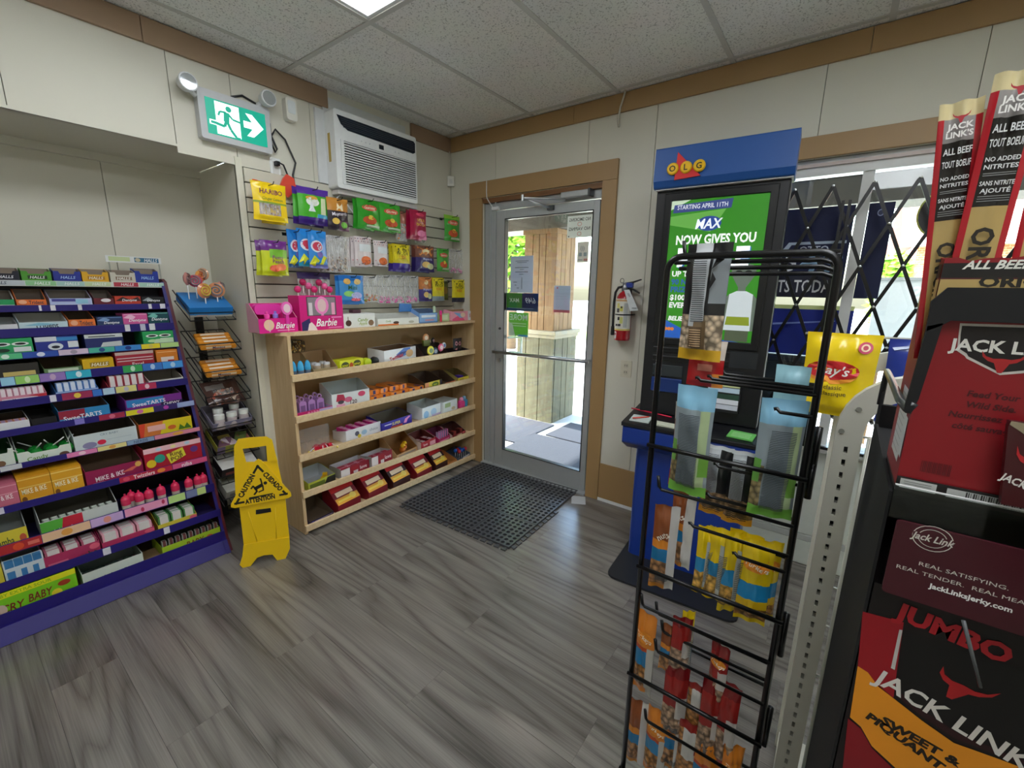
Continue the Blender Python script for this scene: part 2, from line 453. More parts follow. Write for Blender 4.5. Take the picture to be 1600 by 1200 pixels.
for n, (i, j) in enumerate(sorted(light_cells)):
    w, d = gx[i + 1] - gx[i], gy[j + 1] - gy[j]
    if i == 2 and j == 2: lab = 'bright recessed ceiling light panel in the grid above the floor mat'
    else: lab = ['', 'recessed ceiling light panel behind the jerky stand', 'recessed ceiling light panel above the jerky stand'][n]
    t = thing('ceiling_light', lab, 'light', (gx[i] + w / 2, gy[j] + d / 2, CEIL_Z), 0, 'recessed ceiling light panels')
    fr = MB(); fr.ring([(-w / 2 + .009, -d / 2 + .009), (w / 2 - .009, -d / 2 + .009), (w / 2 - .009, d / 2 - .009), (-w / 2 + .009, d / 2 - .009)],
                       [(-w / 2 + .03, -d / 2 + .03), (w / 2 - .03, -d / 2 + .03), (w / 2 - .03, d / 2 - .03), (-w / 2 + .03, d / 2 - .03)], 0.0, 0.05, WHITE, 'z')
    fr.build('light_frame', t)
    MB().box(-w / 2 + .03, w / 2 - .03, -d / 2 + .03, d / 2 - .03, 0.004, 0.01, LAMP).build('diffuser', t)

# walls: a backing with panel boards hung on it
def rects_minus(x0, x1, z0, z1, holes):
    out = [(x0, x1, z0, z1)]
    for (a, b, c, d) in holes:
        nxt = []
        for (p, q, r, s) in out:
            if b <= p or a >= q or d <= r or c >= s: nxt.append((p, q, r, s)); continue
            if p < a: nxt.append((p, a, r, s))
            if q > b: nxt.append((b, q, r, s))
            lo, hi = max(p, a), min(q, b)
            if r < c: nxt.append((lo, hi, r, c))
            if s > d: nxt.append((lo, hi, d, s))
        out = nxt
    return out
DOOR = (0.345, 1.346, 0.0, 2.15); WIN = (1.95, 3.62, 0.0, 2.12)
bk = MB()
for a in rects_minus(-0.6, 4.3, -0.03, 2.8, [DOOR, WIN]): bk.box(a[0], a[1], 0.012, 0.14, a[2], a[3], M('#8f8d80', 0.8))
wb = bk.build('wall_back', kind='structure')
seams = [0.0, 0.465, 1.227, 1.663, 2.459, 2.99, 3.6, 4.25]
for a, b in zip(seams, seams[1:]):
    for q in rects_minus(a + .0015, b - .0015, 0.0, CEIL_Z + .02, [DOOR, WIN]):
        MB().box(q[0], q[1], 0.0, 0.012, q[2], q[3], WALL).build('wall_panel', wb)
lw = MB()
lw.box(-0.14, -0.012, -1.592, 0.14, -0.03, 2.8, M('#8f8d80', 0.8)); lw.box(-0.14, -0.012, -4.6, -1.592, 2.1345, 2.8, M('#8f8d80', 0.8))
wl = lw.build('wall_left', kind='structure')
for a, b in zip([-4.6, -3.2, -2.4, -1.86, -1.592, -1.17, -0.5], [-3.2, -2.4, -1.86, -1.592, -1.17, -0.5, 0.0]):
    z0 = 2.122 if b < -1.6 else 2.095
    MB().box(-0.012, 0.0, a + .0015, b - .0015, z0, CEIL_Z + .02, WALL).build('wall_panel', wl)
for a, b in ((-1.578, -0.8), (-0.8, 0.0)): MB().box(-0.012, 0.0, a + .001, b - .001, 0.0, 1.215, WALL).build('wall_panel', wl)
wr = MB().box(-0.62, -0.512, -4.6, -1.5, -0.03, 2.3, M('#8f8d80', 0.8)).build('wall_recess', kind='structure')
for a, b in zip([-4.6, -3.3, -2.65, -2.05], [-3.3, -2.65, -2.05, -1.604]):
    MB().box(-0.512, -0.5, a + .0015, b - .0015, 0.0, 2.134, RECESS).build('wall_panel', wr)
MB().box(-0.5, -0.001, -1.61, -1.592, 0.0, 2.122, RECESS).build('wall_return', wr)
MB().box(-0.5, -0.0005, -4.6, -1.612, 2.122, 2.134, RECESS).build('soffit_panel', wr)
MB().box(-0.012, 0.006, -1.61, -1.578, 0.0, 2.135, M('#dfddcb', 0.5)).build('trim_1', kind='structure')
MB().box(-0.5, -0.478, -4.6, -1.61, 2.085, 2.122, RECESS).build('trim_2', kind='structure')
MB().box(4.25, 4.35, -4.7, 0.14, -0.03, 2.8, WALL).build('wall_right', kind='structure')
MB().box(-0.62, 4.35, -4.7, -4.6, -0.03, 2.8, WALL).build('wall_rear', kind='structure')
n = 3
for a, b in ((-4.6, -1.942), (-1.94, -1.056), (-0.412, -0.002)):
    MB().box(0.0, 0.018, a, b, 2.526, CEIL_Z - .005, TRIM_LEFT).build('trim_%d' % n, kind='structure', bevel=.002); n += 1
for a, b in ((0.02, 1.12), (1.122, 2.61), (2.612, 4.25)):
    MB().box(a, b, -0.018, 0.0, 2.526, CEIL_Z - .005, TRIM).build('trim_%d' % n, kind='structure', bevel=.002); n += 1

# slatwall boards above the wooden shelf
sw = MB().box(0.0, 0.004, -1.576, -0.004, 1.226, 2.09, M('#56534a', 0.8)).build('slatwall', None)
tag(sw, 'cream slatwall of horizontal boards behind the hanging candy bags', 'slatwall')
z = 2.088
while z > 1.24:
    z0 = max(1.226, z - 0.0695)
    MB().box(0.004, 0.018, -1.575, -0.005, z0, z, M('#d4d1c0', 0.5, var=0.03, scale=4.0)).build('slat', sw, bevel=.002)
    z -= 0.0762

# ------------------------------------------------------------------ glass entrance door
dr = structure('door_1')
ca = MB()
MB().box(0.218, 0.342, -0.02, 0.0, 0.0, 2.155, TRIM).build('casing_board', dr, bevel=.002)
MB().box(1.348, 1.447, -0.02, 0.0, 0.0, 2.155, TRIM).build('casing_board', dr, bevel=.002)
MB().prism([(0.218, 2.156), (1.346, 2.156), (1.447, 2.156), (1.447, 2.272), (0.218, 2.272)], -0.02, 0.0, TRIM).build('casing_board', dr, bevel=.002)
MB().box(0.345, 1.346, -0.006, 0.12, 2.118, 2.15, wood('door_head_wood', '#6f4a2a', '#8a6038', 'X', 6.0)).build('head_board', dr)
f = MB()
f.box(0.347, 0.462, 0.02, 0.12, 0.0, 2.118, ALU); f.box(1.328, 1.344, 0.02, 0.12, 0.0, 2.118, ALU); f.box(0.462, 1.328, 0.02, 0.12, 2.062, 2.118, ALU)
f.box(0.40, 0.412, 0.008, 0.02, 0.0, 2.118, ALU); f.box(0.45, 0.462, 0.008, 0.02, 0.0, 2.118, ALU)
f.build('door_frame', dr, bevel=.002)
MB().box(0.345, 1.344, -0.03, 0.12, 0.0, 0.012, ALU).build('threshold', dr)
lf = MB()
lf.box(0.466, 0.546, 0.015, 0.06, 0.016, 2.056, ALU); lf.box(1.282, 1.324, 0.015, 0.06, 0.016, 2.056, ALU)
lf.box(0.546, 1.282, 0.015, 0.06, 0.016, 0.158, ALU); lf.box(0.546, 1.282, 0.015, 0.06, 1.995, 2.056, ALU)
leaf = lf.build('door_leaf', dr, bevel=.002)  # black strip painted in for the shade of the hollow behind the slots
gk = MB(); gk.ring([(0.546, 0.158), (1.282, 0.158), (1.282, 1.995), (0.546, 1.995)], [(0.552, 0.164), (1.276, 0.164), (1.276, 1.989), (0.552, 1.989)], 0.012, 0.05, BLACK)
gk.build('gasket', leaf)
MB().box(0.55, 1.278, 0.034, 0.039, 0.162, 1.991, GLASS).build('glass_pane', leaf)
pb = MB().tube([(0.478, -0.035, 0.985), (1.325, -0.035, 0.998)], 0.013, STEEL, 10)
pb.tube([(0.49, -0.035, 0.985), (0.49, 0.016, 0.985)], 0.010, STEEL, 8); pb.tube([(1.312, -0.035, 0.998), (1.312, 0.016, 0.998)], 0.010, STEEL, 8)
pb.build('push_bar', leaf)
MB().lathe([(0.0, -0.012), (0.013, -0.012), (0.016, 0.0), (0.016, 0.006)], (0.51, 0.011, 0.915), STEEL, 12, 'y').build('lock_cylinder', leaf)
MB().lathe([(0.0, -0.008), (0.009, -0.008), (0.011, 0.004)], (0.51, 0.013, 1.17), M('#54565a', .4, .6), 10, 'y').build('lock_cylinder', leaf)
MB().tube([(0.575, 0.04, 1.10), (0.575, 0.10, 1.10), (0.66, 0.10, 1.10), (0.66, 0.10, 0.98), (0.575, 0.10, 0.98), (0.575, 0.04, 0.98)], 0.010, WHITE, 8).build('door_handle', leaf)
dc = thing('door_closer', 'silver door closer with folding arm above the glass door', 'door closer', (0, 0, 0))
MB().box(1.06, 1.27, -0.045, 0.014, 2.077, 2.113, ALU).build('closer_body', dc, bevel=.004)
MB().box(1.262, 1.278, -0.047, 0.014, 2.073, 2.118, M('#55585a', .4, .4)).build('end_cap', dc, bevel=.002)
MB().tube([(1.09, -0.032, 2.070), (0.80, -0.11, 2.095), (0.795, -0.112, 2.095)], 0.008, STEEL, 6).build('closer_arm', dc)
MB().tube([(0.797, -0.112, 2.095), (0.955, 0.004, 2.032)], 0.008, STEEL, 6).build('closer_arm', dc)
MB().lathe([(0.0, -0.02), (0.012, -0.02), (0.012, 0.02), (0.0, 0.02)], (0.797, -0.112, 2.095), STEEL, 10).build('pivot', dc)
MB().box(0.93, 0.98, -0.004, 0.014, 2.018, 2.048, M('#55585a', .4, .5)).build('shoe', dc)
ct = tag(MB().box(0.435, 0.50, -0.012, 0.014, 2.06, 2.083, WHITE).build('contact_sensor', bevel=.003), 'small white contact sensor at the top corner of the door', 'sensor')
tag(MB().tube([(0.396, -0.023, 2.272), (0.398, -0.026, 2.19), (0.40, -0.024, 2.15), (0.405, -0.01, 2.13), (0.44, -0.006, 2.085)], 0.0035, WHITE, 5).build('sensor_wire'), 'thin white wire running over the door casing to the sensor', 'wire')

def sheet(name, label, x0, x1, z0, z1, col, ops, y=0.0405, group=None):
    s = MB().box(-(x1 - x0) / 2, (x1 - x0) / 2, 0, 0.0008, 0, z1 - z0, paper(col)).build(name, None, ((x0 + x1) / 2, y, z0))
    tag(s, label, 'sign', group)
    p = MB().decor(ops, x1 - x0, z1 - z0, -0.0003, step=0.0002)
    if ops: p.build('printing', s)
    return s
G = '#6b7078'
sheet('paper_notice', 'tall white typed paper notice taped to the door glass', 0.587, 0.797, 1.452, 1.722, '#c9ccda',
      [('r', .22, .8, .86, .875, G), ('r', .3, .72, .82, .835, G), ('r', .2, .8, .68, .70, G), ('r', .42, .6, .63, .645, G), ('r', .22, .78, .56, .58, G), ('r', .4, .6, .5, .515, G),
       ('r', .5, .54, .1, .42, '#8a8f99'), ('r', .14, .3, .28, .3, G), ('r', .2, .28, .2, .22, G), ('r', .3, .4, .12, .14, G)])
nsm = {'mirror': True, 'maxw': .85}
sheet('no_smoking_sign', 'white no smoking and no vaping sign seen from behind on glass', 1.073, 1.263, 1.829, 1.972, '#eceae6',
      [('t', 'NO SMOKING', .5, .82, .15, '#3a3a3c', nsm), ('e', .5, .61, .09, .1, '#e09a94'), ('e', .5, .61, .065, .07, '#eceae6'), ('t', 'NO VAPING', .5, .40, .15, '#3a3a3c', nsm), ('e', .5, .17, .09, .1, '#e09a94'), ('e', .5, .17, .065, .07, '#eceae6'), ('r', .05, .1, .04, .1, '#555')])
t = sheet('lottery_decal', 'green and navy lottery decal on the door glass', 0.553, 0.851, 1.314, 1.449, '#1d2a66',
      [('r', 0, .5, 0, 1, '#3f8a1e'), ('t', 'MAX', .25, .6, .22, '#e6f2e0', {'mirror': True, 'shear': .2, 'maxw': .34}), ('t', '6/49', .76, .6, .3, '#dfe4f4', {'mirror': True, 'shear': .2, 'maxw': .32}), ('r', 0, 1, 0, .16, '#25406a'), ('r', .06, .86, .14, .165, '#8fa4c0')])
sheet('promotion_decal', 'bright green promotion decal under the green and navy one', 0.577, 0.764, 1.118, 1.302, '#8fd35e',
      [('t', 'MORE', .5, .8, .24, '#f4fbf2', {'mirror': True, 'maxw': .9}), ('r', .1, .9, .52, .56, '#e2f5d2'), ('r', .2, .9, .42, .46, '#e2f5d2'), ('p', [(0, 0), (.35, 0), (.2, .5), (0, .6)], '#e9f3e0'), ('r', .5, 1, 0, .08, '#5aa0cc')])
sheet('paper_notice', 'white paper notice with a red foot on the door glass', 0.985, 1.12, 1.318, 1.507, '#c6cad8', [('r', 0, 1, 0, .1, '#c8606a'), ('e', .2, .92, .05, .04, '#c8606a'), ('r', .15, .85, .7, .71, '#a9aebb'), ('r', .15, .8, .6, .61, '#a9aebb'), ('r', .15, .85, .5, .51, '#a9aebb')])
sheet('paper_notice', 'small pale card notice below the no smoking sign', 1.16, 1.245, 1.664, 1.80, '#e3dcd6', [('t', '((i', .45, .7, .2, '#8d9199', {'mirror': True}), ('r', .15, .42, .3, .48, '#9aa6ad'), ('r', .58, .85, .3, .48, '#9aa6ad'), ('r', .1, .5, .1, .16, '#b0b0b4'), ('r', .6, .95, .08, .18, '#d58a86')])

# ------------------------------------------------------------------ window, its infill panels and ledge
wn = structure('window_1')
WF = M('#dfe0de', 0.4)
f = MB()
f.box(1.95, 3.62, 0.03, 0.10, 2.045, 2.12, WF); f.box(1.95, 3.62, 0.02, 0.11, 0.655, 0.70, WF); f.box(1.95, 2.0, 0.03, 0.10, 0.70, 2.045, WF); f.box(3.57, 3.62, 0.03, 0.10, 0.70, 2.045, WF)
f.build('window_frame', wn, bevel=.002)
MB().box(1.95, 3.62, 0.015, 0.03, 2.085, 2.10, M('#c9b9b2', .4)).build('blind_rail', wn)
MB().box(2.0, 3.57, 0.055, 0.06, 0.70, 2.045, GLASS).build('glass_pane', wn)
MB().box(2.66, 2.705, 0.045, 0.085, 0.70, 2.045, WF).build('mullion', wn)
MB().box(1.95, 3.62, -0.035, 0.03, 0.668, 0.70, M('#e4e4e2', .35)).build('window_sill', wn, bevel=.003)
IN = M('#d3d8cf', 0.4)
for a, b in ((1.955, 2.495), (2.50, 3.05), (3.055, 3.615)): MB().box(a, b, 0.02, 0.05, 0.175, 0.652, IN).build('infill_panel', wn, bevel=.002)
MB().box(1.95, 3.62, 0.008, 0.05, 0.14, 0.172, M('#b9bdb8', .4)).build('lower_rail', wn, bevel=.002)
MB().box(1.95, 3.62, 0.008, 0.05, 0.0, 0.138, IN).build('kick_panel', wn)
MB().box(2.478, 2.516, 0.012, 0.02, 0.172, 0.652, M('#b9bdb8', .4)).build('upright_strip', wn)
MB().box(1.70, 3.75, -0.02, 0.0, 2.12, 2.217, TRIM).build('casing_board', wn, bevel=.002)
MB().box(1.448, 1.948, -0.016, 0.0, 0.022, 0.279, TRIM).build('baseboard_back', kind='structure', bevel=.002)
MB().box(1.448, 1.948, -0.018, 0.0, 0.0, 0.022, WHITE).build('trim_9', kind='structure')

# folding security gate
gt = thing('security_gate', 'black folding lattice security gate across the front window', 'gate', (0, 0, 0))
P_, DZ = 0.151, 0.1825
bar = {}
for k in range(-4, 10):
    for s in (1, -1):
        xs = 2.407 + P_ * k; rows = 6
        x2 = xs + s * P_ / 2 * rows
        y = -0.075 if s > 0 else -0.083
        if min(xs, x2) < 1.90 or max(xs, x2) > 3.72: continue
        if s not in bar:
            bar[s] = MB().prism([(-.008, 0), (.008, 0), (s * P_ / 2 * rows + .008, -DZ * rows), (s * P_ / 2 * rows - .008, -DZ * rows)], -.002, .002, WIRE).build('lattice_bar', gt, (xs, y, 1.971))
        else:
            o = bar[s].copy(); COL.objects.link(o); o.location = (xs, y, 1.971)
rv = None
for r in range(0, 7):
    for k in range(-3, 11):
        xs = 2.407 + P_ * k - (P_ / 2 if r % 2 else 0)
        if not 2.2 < xs < 3.5: continue
        if rv is None: rv = MB().lathe([(0, -.006), (.005, -.005), (.006, 0), (.006, .012)], (0, 0, 0), STEEL, 8, 'y').build('rivet', gt, (xs, -0.088, 1.971 - DZ * r))
        else:
            o = rv.copy(); COL.objects.link(o); o.location = (xs, -0.088, 1.971 - DZ * r)
for x in (2.60, 2.625): MB().box(x, x + .012, -.10, -.088, 0.72, 1.90, WIRE).build('gate_upright', gt)
MB().tube([(2.60, -.11, 1.62), (2.60, -.125, 1.66), (2.63, -.125, 1.66), (2.63, -.11, 1.55)], .008, WIRE, 6).build('padlock', gt)
MB().box(1.95, 3.70, -.09, -.07, 0.705, 0.72, WIRE).build('bottom_track', gt)

def poster(name, label, x0, x1, z0, z1, col, ops, y=0.0475):
    return sheet(name, label, x0, x1, z0, z1, col, ops, y)
poster('window_poster', 'navy lottery poster hung high in the window beside the kiosk', 2.02, 2.655, 1.46, 1.90, '#1b2452',
       [('p', [(.5, .42), (.6, .63), (.98, .63), (.98, .60), (.62, .60), (.55, .42)], '#b9c9de'), ('t', 'LOTTO', .76, .545, .07, '#d6dff0', {'maxw': .3}), ('t', '6', .62, .42, .24, '#e8edf6', {'shear': .2}), ('t', '49', .83, .40, .28, '#9cc3ea', {'shear': .2, 'maxw': .3}), ('r', .5, 1, 0, .26, '#0f1430'), ('t', 'TS TODAY', .77, .13, .14, '#eef0f4', {'maxw': .42})])
poster('window_poster', 'narrow navy poster panel next to the window post', 2.706, 2.80, 1.46, 1.90, '#1c2550', [('e', .5, .9, .14, .035, '#8f9bc0'), ('e', .5, .9, .10, .026, '#1c2550')])
poster('window_poster', 'royal blue poster in the lower half of the window', 2.02, 2.72, 1.16, 1.42, '#1a2f8f', [('r', .0, 1, .92, 1, '#dbe8a0'), ('p', [(.5, .62), (.9, .72), (.9, .70), (.5, .58)], '#7d93d8')])
ds = MB().lathe([(0.0, -.006), (.106, -.006), (.112, 0), (.106, .006), (0.0, .006)], (2.99, 0.02, 1.83), BLACK, 28, 'y', [BLACK, M('#c5cf66', .5), M('#c5cf66', .5), BLACK]).build('round_sign')
tag(ds, 'round black sign with a yellow rim high in the window', 'sign')

# ------------------------------------------------------------------ outdoors: porch, lot, trees, house
gd = MB().box(-30, 40, 0.14, 60, -0.12, -0.04, M('#bdbbb5', 0.9, var=.08, scale=.8)).build('ground', kind='structure')
pc = MB().box(-1.6, 5.5, 0.14, 2.3, -0.04, -0.032, M('#cfcdc8', 0.8, scale=3)).build('porch_slab_pavement', kind='structure')
MATG = M('#31333d', 0.9, var=0.25, scale=90.0)
for k, (x, y, w, d, rz_, lab) in enumerate(((0.25, 0.20, 0.95, 0.78, 0.03, 'grey rubber mat just outside the glass door'), (-0.62, 0.62, 0.86, 0.75, 0.0, 'grey rubber mat outside, beside the wooden column'), (0.34, 1.02, 0.75, 0.55, 0.0, 'grey rubber mat outside, right of the column foot'), (1.22, 0.22, 0.9, 0.9, 0.0, 'grey rubber mat outside by the window'))):
    tag(MB().box(0, w, 0, d, 0, .014, MATG).build('rubber_mat', None, (x, y, -0.032), rz_, bevel=.004), lab, 'mat', 'rubber mats on the porch')
OAK = wood('porch_cedar', '#6f5233', '#8b6d49', 'Z', 5.0, .7, 9.0, .1)
GREYW = wood('porch_weathered_wood', '#4d4b3a', '#68654f', 'Z', 5.0, .8, 9.0, .1)
cl = thing('porch_column', 'wood clad porch column with weathered lower panels beyond the door', 'column', (0.0, 0.0, 0.0))
x0, x1, y0, y1 = -0.28, 0.14, 1.441, 1.86
MB().box(x0 + .02, x1 - .02, y0 + .02, y1 - .02, -0.032, 2.12, M('#7a5f3c', .8)).build('core', cl)
xs = [x0, x0 + .115, x0 + .2, x0 + .285, x1]
for a, b in zip(xs, xs[1:]): MB().box(a + .003, b - .003, y0, y0 + .02, 1.03, 2.07, OAK).build('board', cl, bevel=.002)
ys = [y0, y0 + .11, y0 + .2, y0 + .31, y1]
for a, b in zip(ys, ys[1:]): MB().box(x1 - .02, x1, a + .003, b - .003, 1.03, 2.07, OAK).build('board', cl, bevel=.002)
X0, X1, Y0, Y1 = x0 - .06, x1 + .03, y0 - .03, y1 + .06
xs = [X0, X0 + .13, X0 + .31, X1]
for a, b in zip(xs, xs[1:]): MB().box(a + .004, b - .004, Y0, Y0 + .022, -.03, .945, GREYW).build('lower_board', cl, bevel=.002)
ys = [Y0 + .024, Y0 + .19, Y0 + .30, Y1]
for a, b in zip(ys, ys[1:]): MB().box(X1 - .022, X1, a + .004, b - .004, -.03, .945, GREYW).build('lower_board', cl, bevel=.002)
MB().box(X0 - .03, X1 + .03, Y0 - .03, Y1 + .03, .985, 1.03, M('#938b76', .7)).build('cap', cl, bevel=.004)
MB().box(X0 - .012, X1 + .012, Y0 - .012, Y1 + .012, .945, .985, M('#8c846f', .7)).build('cap_moulding', cl)
MB().box(x0 - .012, x1 + .012, y0 - .012, y1 + .012, 2.07, 2.12, OAK).build('capital', cl)
pr = MB().prism([(0.14, 2.34), (2.5, 2.33), (2.5, 2.43), (0.14, 2.46)], -1.5, 5.5, M('#c9c4c0', .7), 'x').build('porch_roof', kind='structure')
for k in range(12):
    a = -1.4 + k * .55
    MB().prism([(0.15, 2.325), (2.48, 2.315), (2.48, 2.329), (0.15, 2.339)], a, a + .53, M('#6f6863', .6), 'x').build('soffit_panel', pr)
MB().box(-1.5, 5.5, 1.46, 1.84, 2.125, 2.314, M('#5f5c57', .6)).build('fascia_beam', pr)
LEAF = M('#7fae33', .6, var=.3, scale=4.0)
LEAF2 = M('#5d8a2f', .6, var=.3, scale=4.0)
def tree(label, x, y, h, r, n, mat_):
    t = thing('tree', label, 'tree', (x, y, -.04))
    tr = MB().tube([(0, 0, 0), (.05, .02, h * .4), (.0, .05, h * .8)], [.16, .12, .05], M('#5b4a38', .9), 8)
    for k in range(5):
        a = k * 1.3; tr.tube([(0.03, .02, h * (.35 + .07 * k)), (r * .6 * math.cos(a), r * .6 * math.sin(a), h * (.55 + .07 * k))], [.06, .02], M('#5b4a38', .9), 5)
    tr.build('trunk', t)
    m = MB(); rnd = random.Random(int(x * 100) + n)
    for k in range(n):
        a, b, c = rnd.uniform(0, 2 * PI), math.acos(rnd.uniform(-1, 1)), rnd.uniform(.35, 1) ** .5
        cx, cy, cz = r * c * math.sin(b) * math.cos(a), r * c * math.sin(b) * math.sin(a), h * .68 + .36 * h * c * math.cos(b)
        u = Vector((rnd.uniform(-1, 1), rnd.uniform(-1, 1), rnd.uniform(-.6, .6))).normalized(); w = u.orthogonal().normalized(); s = rnd.uniform(.09, .2)
        p = Vector((cx, cy, cz))
        m.add([p - u * s, p + w * s * .45, p + u * s, p - w * s * .45], [(0, 1, 2, 3)], mat_)
    m.build('foliage', t, kind='stuff')
tree('yellow green leafy tree seen beyond the left of the door glass', -4.2, 6.4, 4.6, 1.25, 2600, LEAF)
tree('green tree seen through the right edge of the door glass', 0.55, 7.0, 4.0, 1.1, 2200, LEAF2)
tree('leafy young tree in front of the brick house', 3.40, 9.0, 2.3, .30, 700, LEAF)
tree('tall tree standing behind the brick house', 14.5, 26.0, 8.0, 2.8, 2600, LEAF2)
tag(MB().box(-30, 40, 9.6, 14.0, -.04, -.03, M('#86a05a', .95, var=.3, scale=3)).build('lawn', kind='stuff'), 'strip of green lawn across the lot', 'grass')
hs = thing('brick_house', 'red brick house with a shingled roof across the lot', 'house', (6.75, 14.5, -.04))
BR = brick_material(); RF = M('#a77f78', .9, var=.2, scale=6)
MB().box(-2.6, 4.0, 0, 6, 0, 3.0, BR).build('wall', hs)
rf = MB(); rf.prism([(-.5, 2.95), (3, 5.0), (6.5, 2.95), (6.5, 3.05), (3, 5.12), (-.5, 3.07)], -3.0, 4.4, RF, 'x'); roof = rf.build('roof', hs)
for k in range(7):
    yy = -.5 + k * .5; zz = 3.07 + k * .5 * 2.05 / 3.5
    MB().prism([(yy, zz + .0), (yy + .52, zz + .305), (yy + .52, zz + .33), (yy, zz + .04)], -3.02, 4.42, RF, 'x').build('shingle_course', roof)
MB().box(-3.02, 4.42, -.56, -.48, 2.86, 3.04, WHITE).build('gutter', hs)
for k, x in enumerate((-1.4, .3, 2.2)):
    w = MB().ring([(x, 1.2), (x + 1.0, 1.2), (x + 1.0, 2.5), (x, 2.5)], [(x + .1, 1.3), (x + .9, 1.3), (x + .9, 2.4), (x + .1, 2.4)], -.05, .02, WHITE).build('window', hs)
    MB().box(x + .1, x + .9, -.02, 0.0, 1.3, 2.4, M('#7e8a90', .1)).build('pane', w)
bs = thing('signboard', 'pale grey sign board on wooden posts outside the window', 'sign', (3.26, 2.9, -.04))
MB().box(-.35, .5, 0, .03, .98, 1.66, M('#b3b7b6', .6)).build('board', bs, bevel=.004)
MB().box(-.37, .54, -.008, .038, 1.66, 1.69, M('#8c9090', .6)).build('board_rim', bs)
MB().text('GAS', .06, 1.55, .11, M('#d3d6d5', .6), -.001, mirror=True).build('lettering', bs)
for x in (-.27, .34): MB().box(x, x + .06, .035, .09, 0, 1.3, OAK).build('post', bs)
bn = thing('waste_bin', 'dark plastic waste bin outside behind the blue poster', 'bin', (2.40, .36, -.03))
MB().prism([(-.2, 0), (.2, 0), (.24, 1.12), (-.24, 1.12)], -.16, .16, M('#15191f', .5)).build('body', bn, bevel=.01)
MB().box(-.26, .26, -.19, .19, 1.12, 1.17, M('#171b22', .45)).build('lid', bn, bevel=.015)

# ------------------------------------------------------------------ generic packaging
def carton(name, label, cat, loc, rz, W, D, H, col, ops, group=None, top=None):
    """closed box with its print"""
    m = MB().box(-W / 2, W / 2, 0, D, 0, H, M(col, .45))
    if top: m.box(-W / 2 + .001, W / 2 - .001, .001, D - .001, H, H + .0008, M(top, .45))
    o = tag(m.build(name, None, loc, rz), label, cat, group)
    if ops: MB().decor(ops, W, H).build('printing', o)
    return o
def tray(name, label, cat, loc, rz, W, D, fh, bh, col, ops, inner=None, group=None, notch=False, side=None):
    """open display box: low printed front, sloping sides, tall back flap"""
    inner = inner or CARD; t = .002; mc = M(col, .45); sc = M(side, .5) if side else mc
    m = MB()
    if notch:
        m.prism([(-W / 2, 0), (W / 2, 0), (W / 2, fh), (W * .3, fh), (W * .25, fh * .8), (-W * .25, fh * .8), (-W * .3, fh), (-W / 2, fh)], 0, t, mc)
    else: m.box(-W / 2, W / 2, 0, t, 0, fh, mc)
    m.box(-W / 2 + t, W / 2 - t, t, t * 1.6, .002, fh * .8 - .001, inner)
    for s in (-1, 1):
        a, b = sorted((s * W / 2, s * (W / 2 - t)))
        m.prism([(t, 0), (D, 0), (D, bh), (D * .75, bh), (t, fh)], a, b, sc, 'x')
        a, b = sorted((s * (W / 2 - t), s * (W / 2 - t * 1.5)))
        m.prism([(t * 2, t), (D - t, t), (D - t, bh - .002), (D * .75, bh - .002), (t * 2, fh - .001)], a, b, inner, 'x')
    m.box(-W / 2 + t, W / 2 - t, D - t, D, 0, bh, sc)
    m.box(-W / 2 + t, W / 2 - t, D - 1.6 * t, D - t, t, bh - .001, inner)
    m.box(-W / 2, W / 2, t, D - t, 0, t, inner)
    o = tag(m.build(name, None, loc, rz), label, cat, group)
    if ops: MB().decor(ops, W, fh).build('printing', o)
    return o
def world_of(loc, rz, x, y, z):
    c, s = math.cos(rz), math.sin(rz)
    return (loc[0] + x * c - y * s, loc[1] + x * s + y * c, loc[2] + z)
def fill_packs(name, label, group, loc, rz, W, D, n, w, d, h, col, col2=None, rows=1, cat='candy', z=.003, y0=.006, lean=0.0):
    """n identical packs side by side, each an object"""
    first = None
    for r in range(rows):
        for k in range(n):
            x = (k - (n - 1) / 2) * (W - .006) / n
            p = world_of(loc, rz, x, y0 + r * (d + .003), z)
            if first is None:
                m = MB().box(-w / 2, w / 2, 0, d, 0, h, M(col, .4))
                o = first = tag(m.build(name, None, p, rz), label, cat, group)
                if col2:
                    q = MB(); e = .0005; q.add([(-w * .36, -e, h * .3), (w * .36, -e, h * .3), (w * .36, -e, h + e), (-w * .36, -e, h + e), (w * .36, d * .75, h + e), (-w * .36, d * .75, h + e)], [(0, 1, 2, 3), (3, 2, 4, 5)], M(col2, .4)); q.build('wrapper_band', o)
            else: o = dup(first, p)
            o.rotation_euler = (lean, 0, rz)
    return first

def bag_surface(w, h, t, seed=0, crimp=.06, waist=.05):
    def T(u, v):
        k = (v - crimp) / (1 - 2 * crimp)
        if k <= 0 or k >= 1: return .0008
        e = (1 - abs(u) ** 2.6) * min(1, 2.2 * math.sin(PI * (k ** .8)) ** .7)
        c = .78 + .24 * max(0, 1 - 3.5 * abs(math.sin(3.1 * u + 5 * v + seed * 1.3))) - .20 * max(0, 1 - 4 * abs(math.sin(4.3 * v - 2.7 * u + seed * 2.1))) + .16 * math.sin(5 * u + 8 * v + seed) * math.sin(7 * v - 4 * u + seed * 2.3) + .10 * math.sin(17 * v + 6 * u + seed * 1.7)
        pl = math.exp(-((v - .14) / .09) ** 2) + math.exp(-((v - .86) / .09) ** 2)
        return .0008 + .62 * t * e * (c + .22 * pl * math.sin(13 * u + seed * 3))
    def P(u, v, side):
        ww = w / 2 * (1 - waist * math.sin(PI * v))
        ripple = .003 * math.sin(6 * u + seed) * (1 - math.sin(PI * v))
        return (u * ww, side * T(u, v) + ripple, v * h)
    return T, P
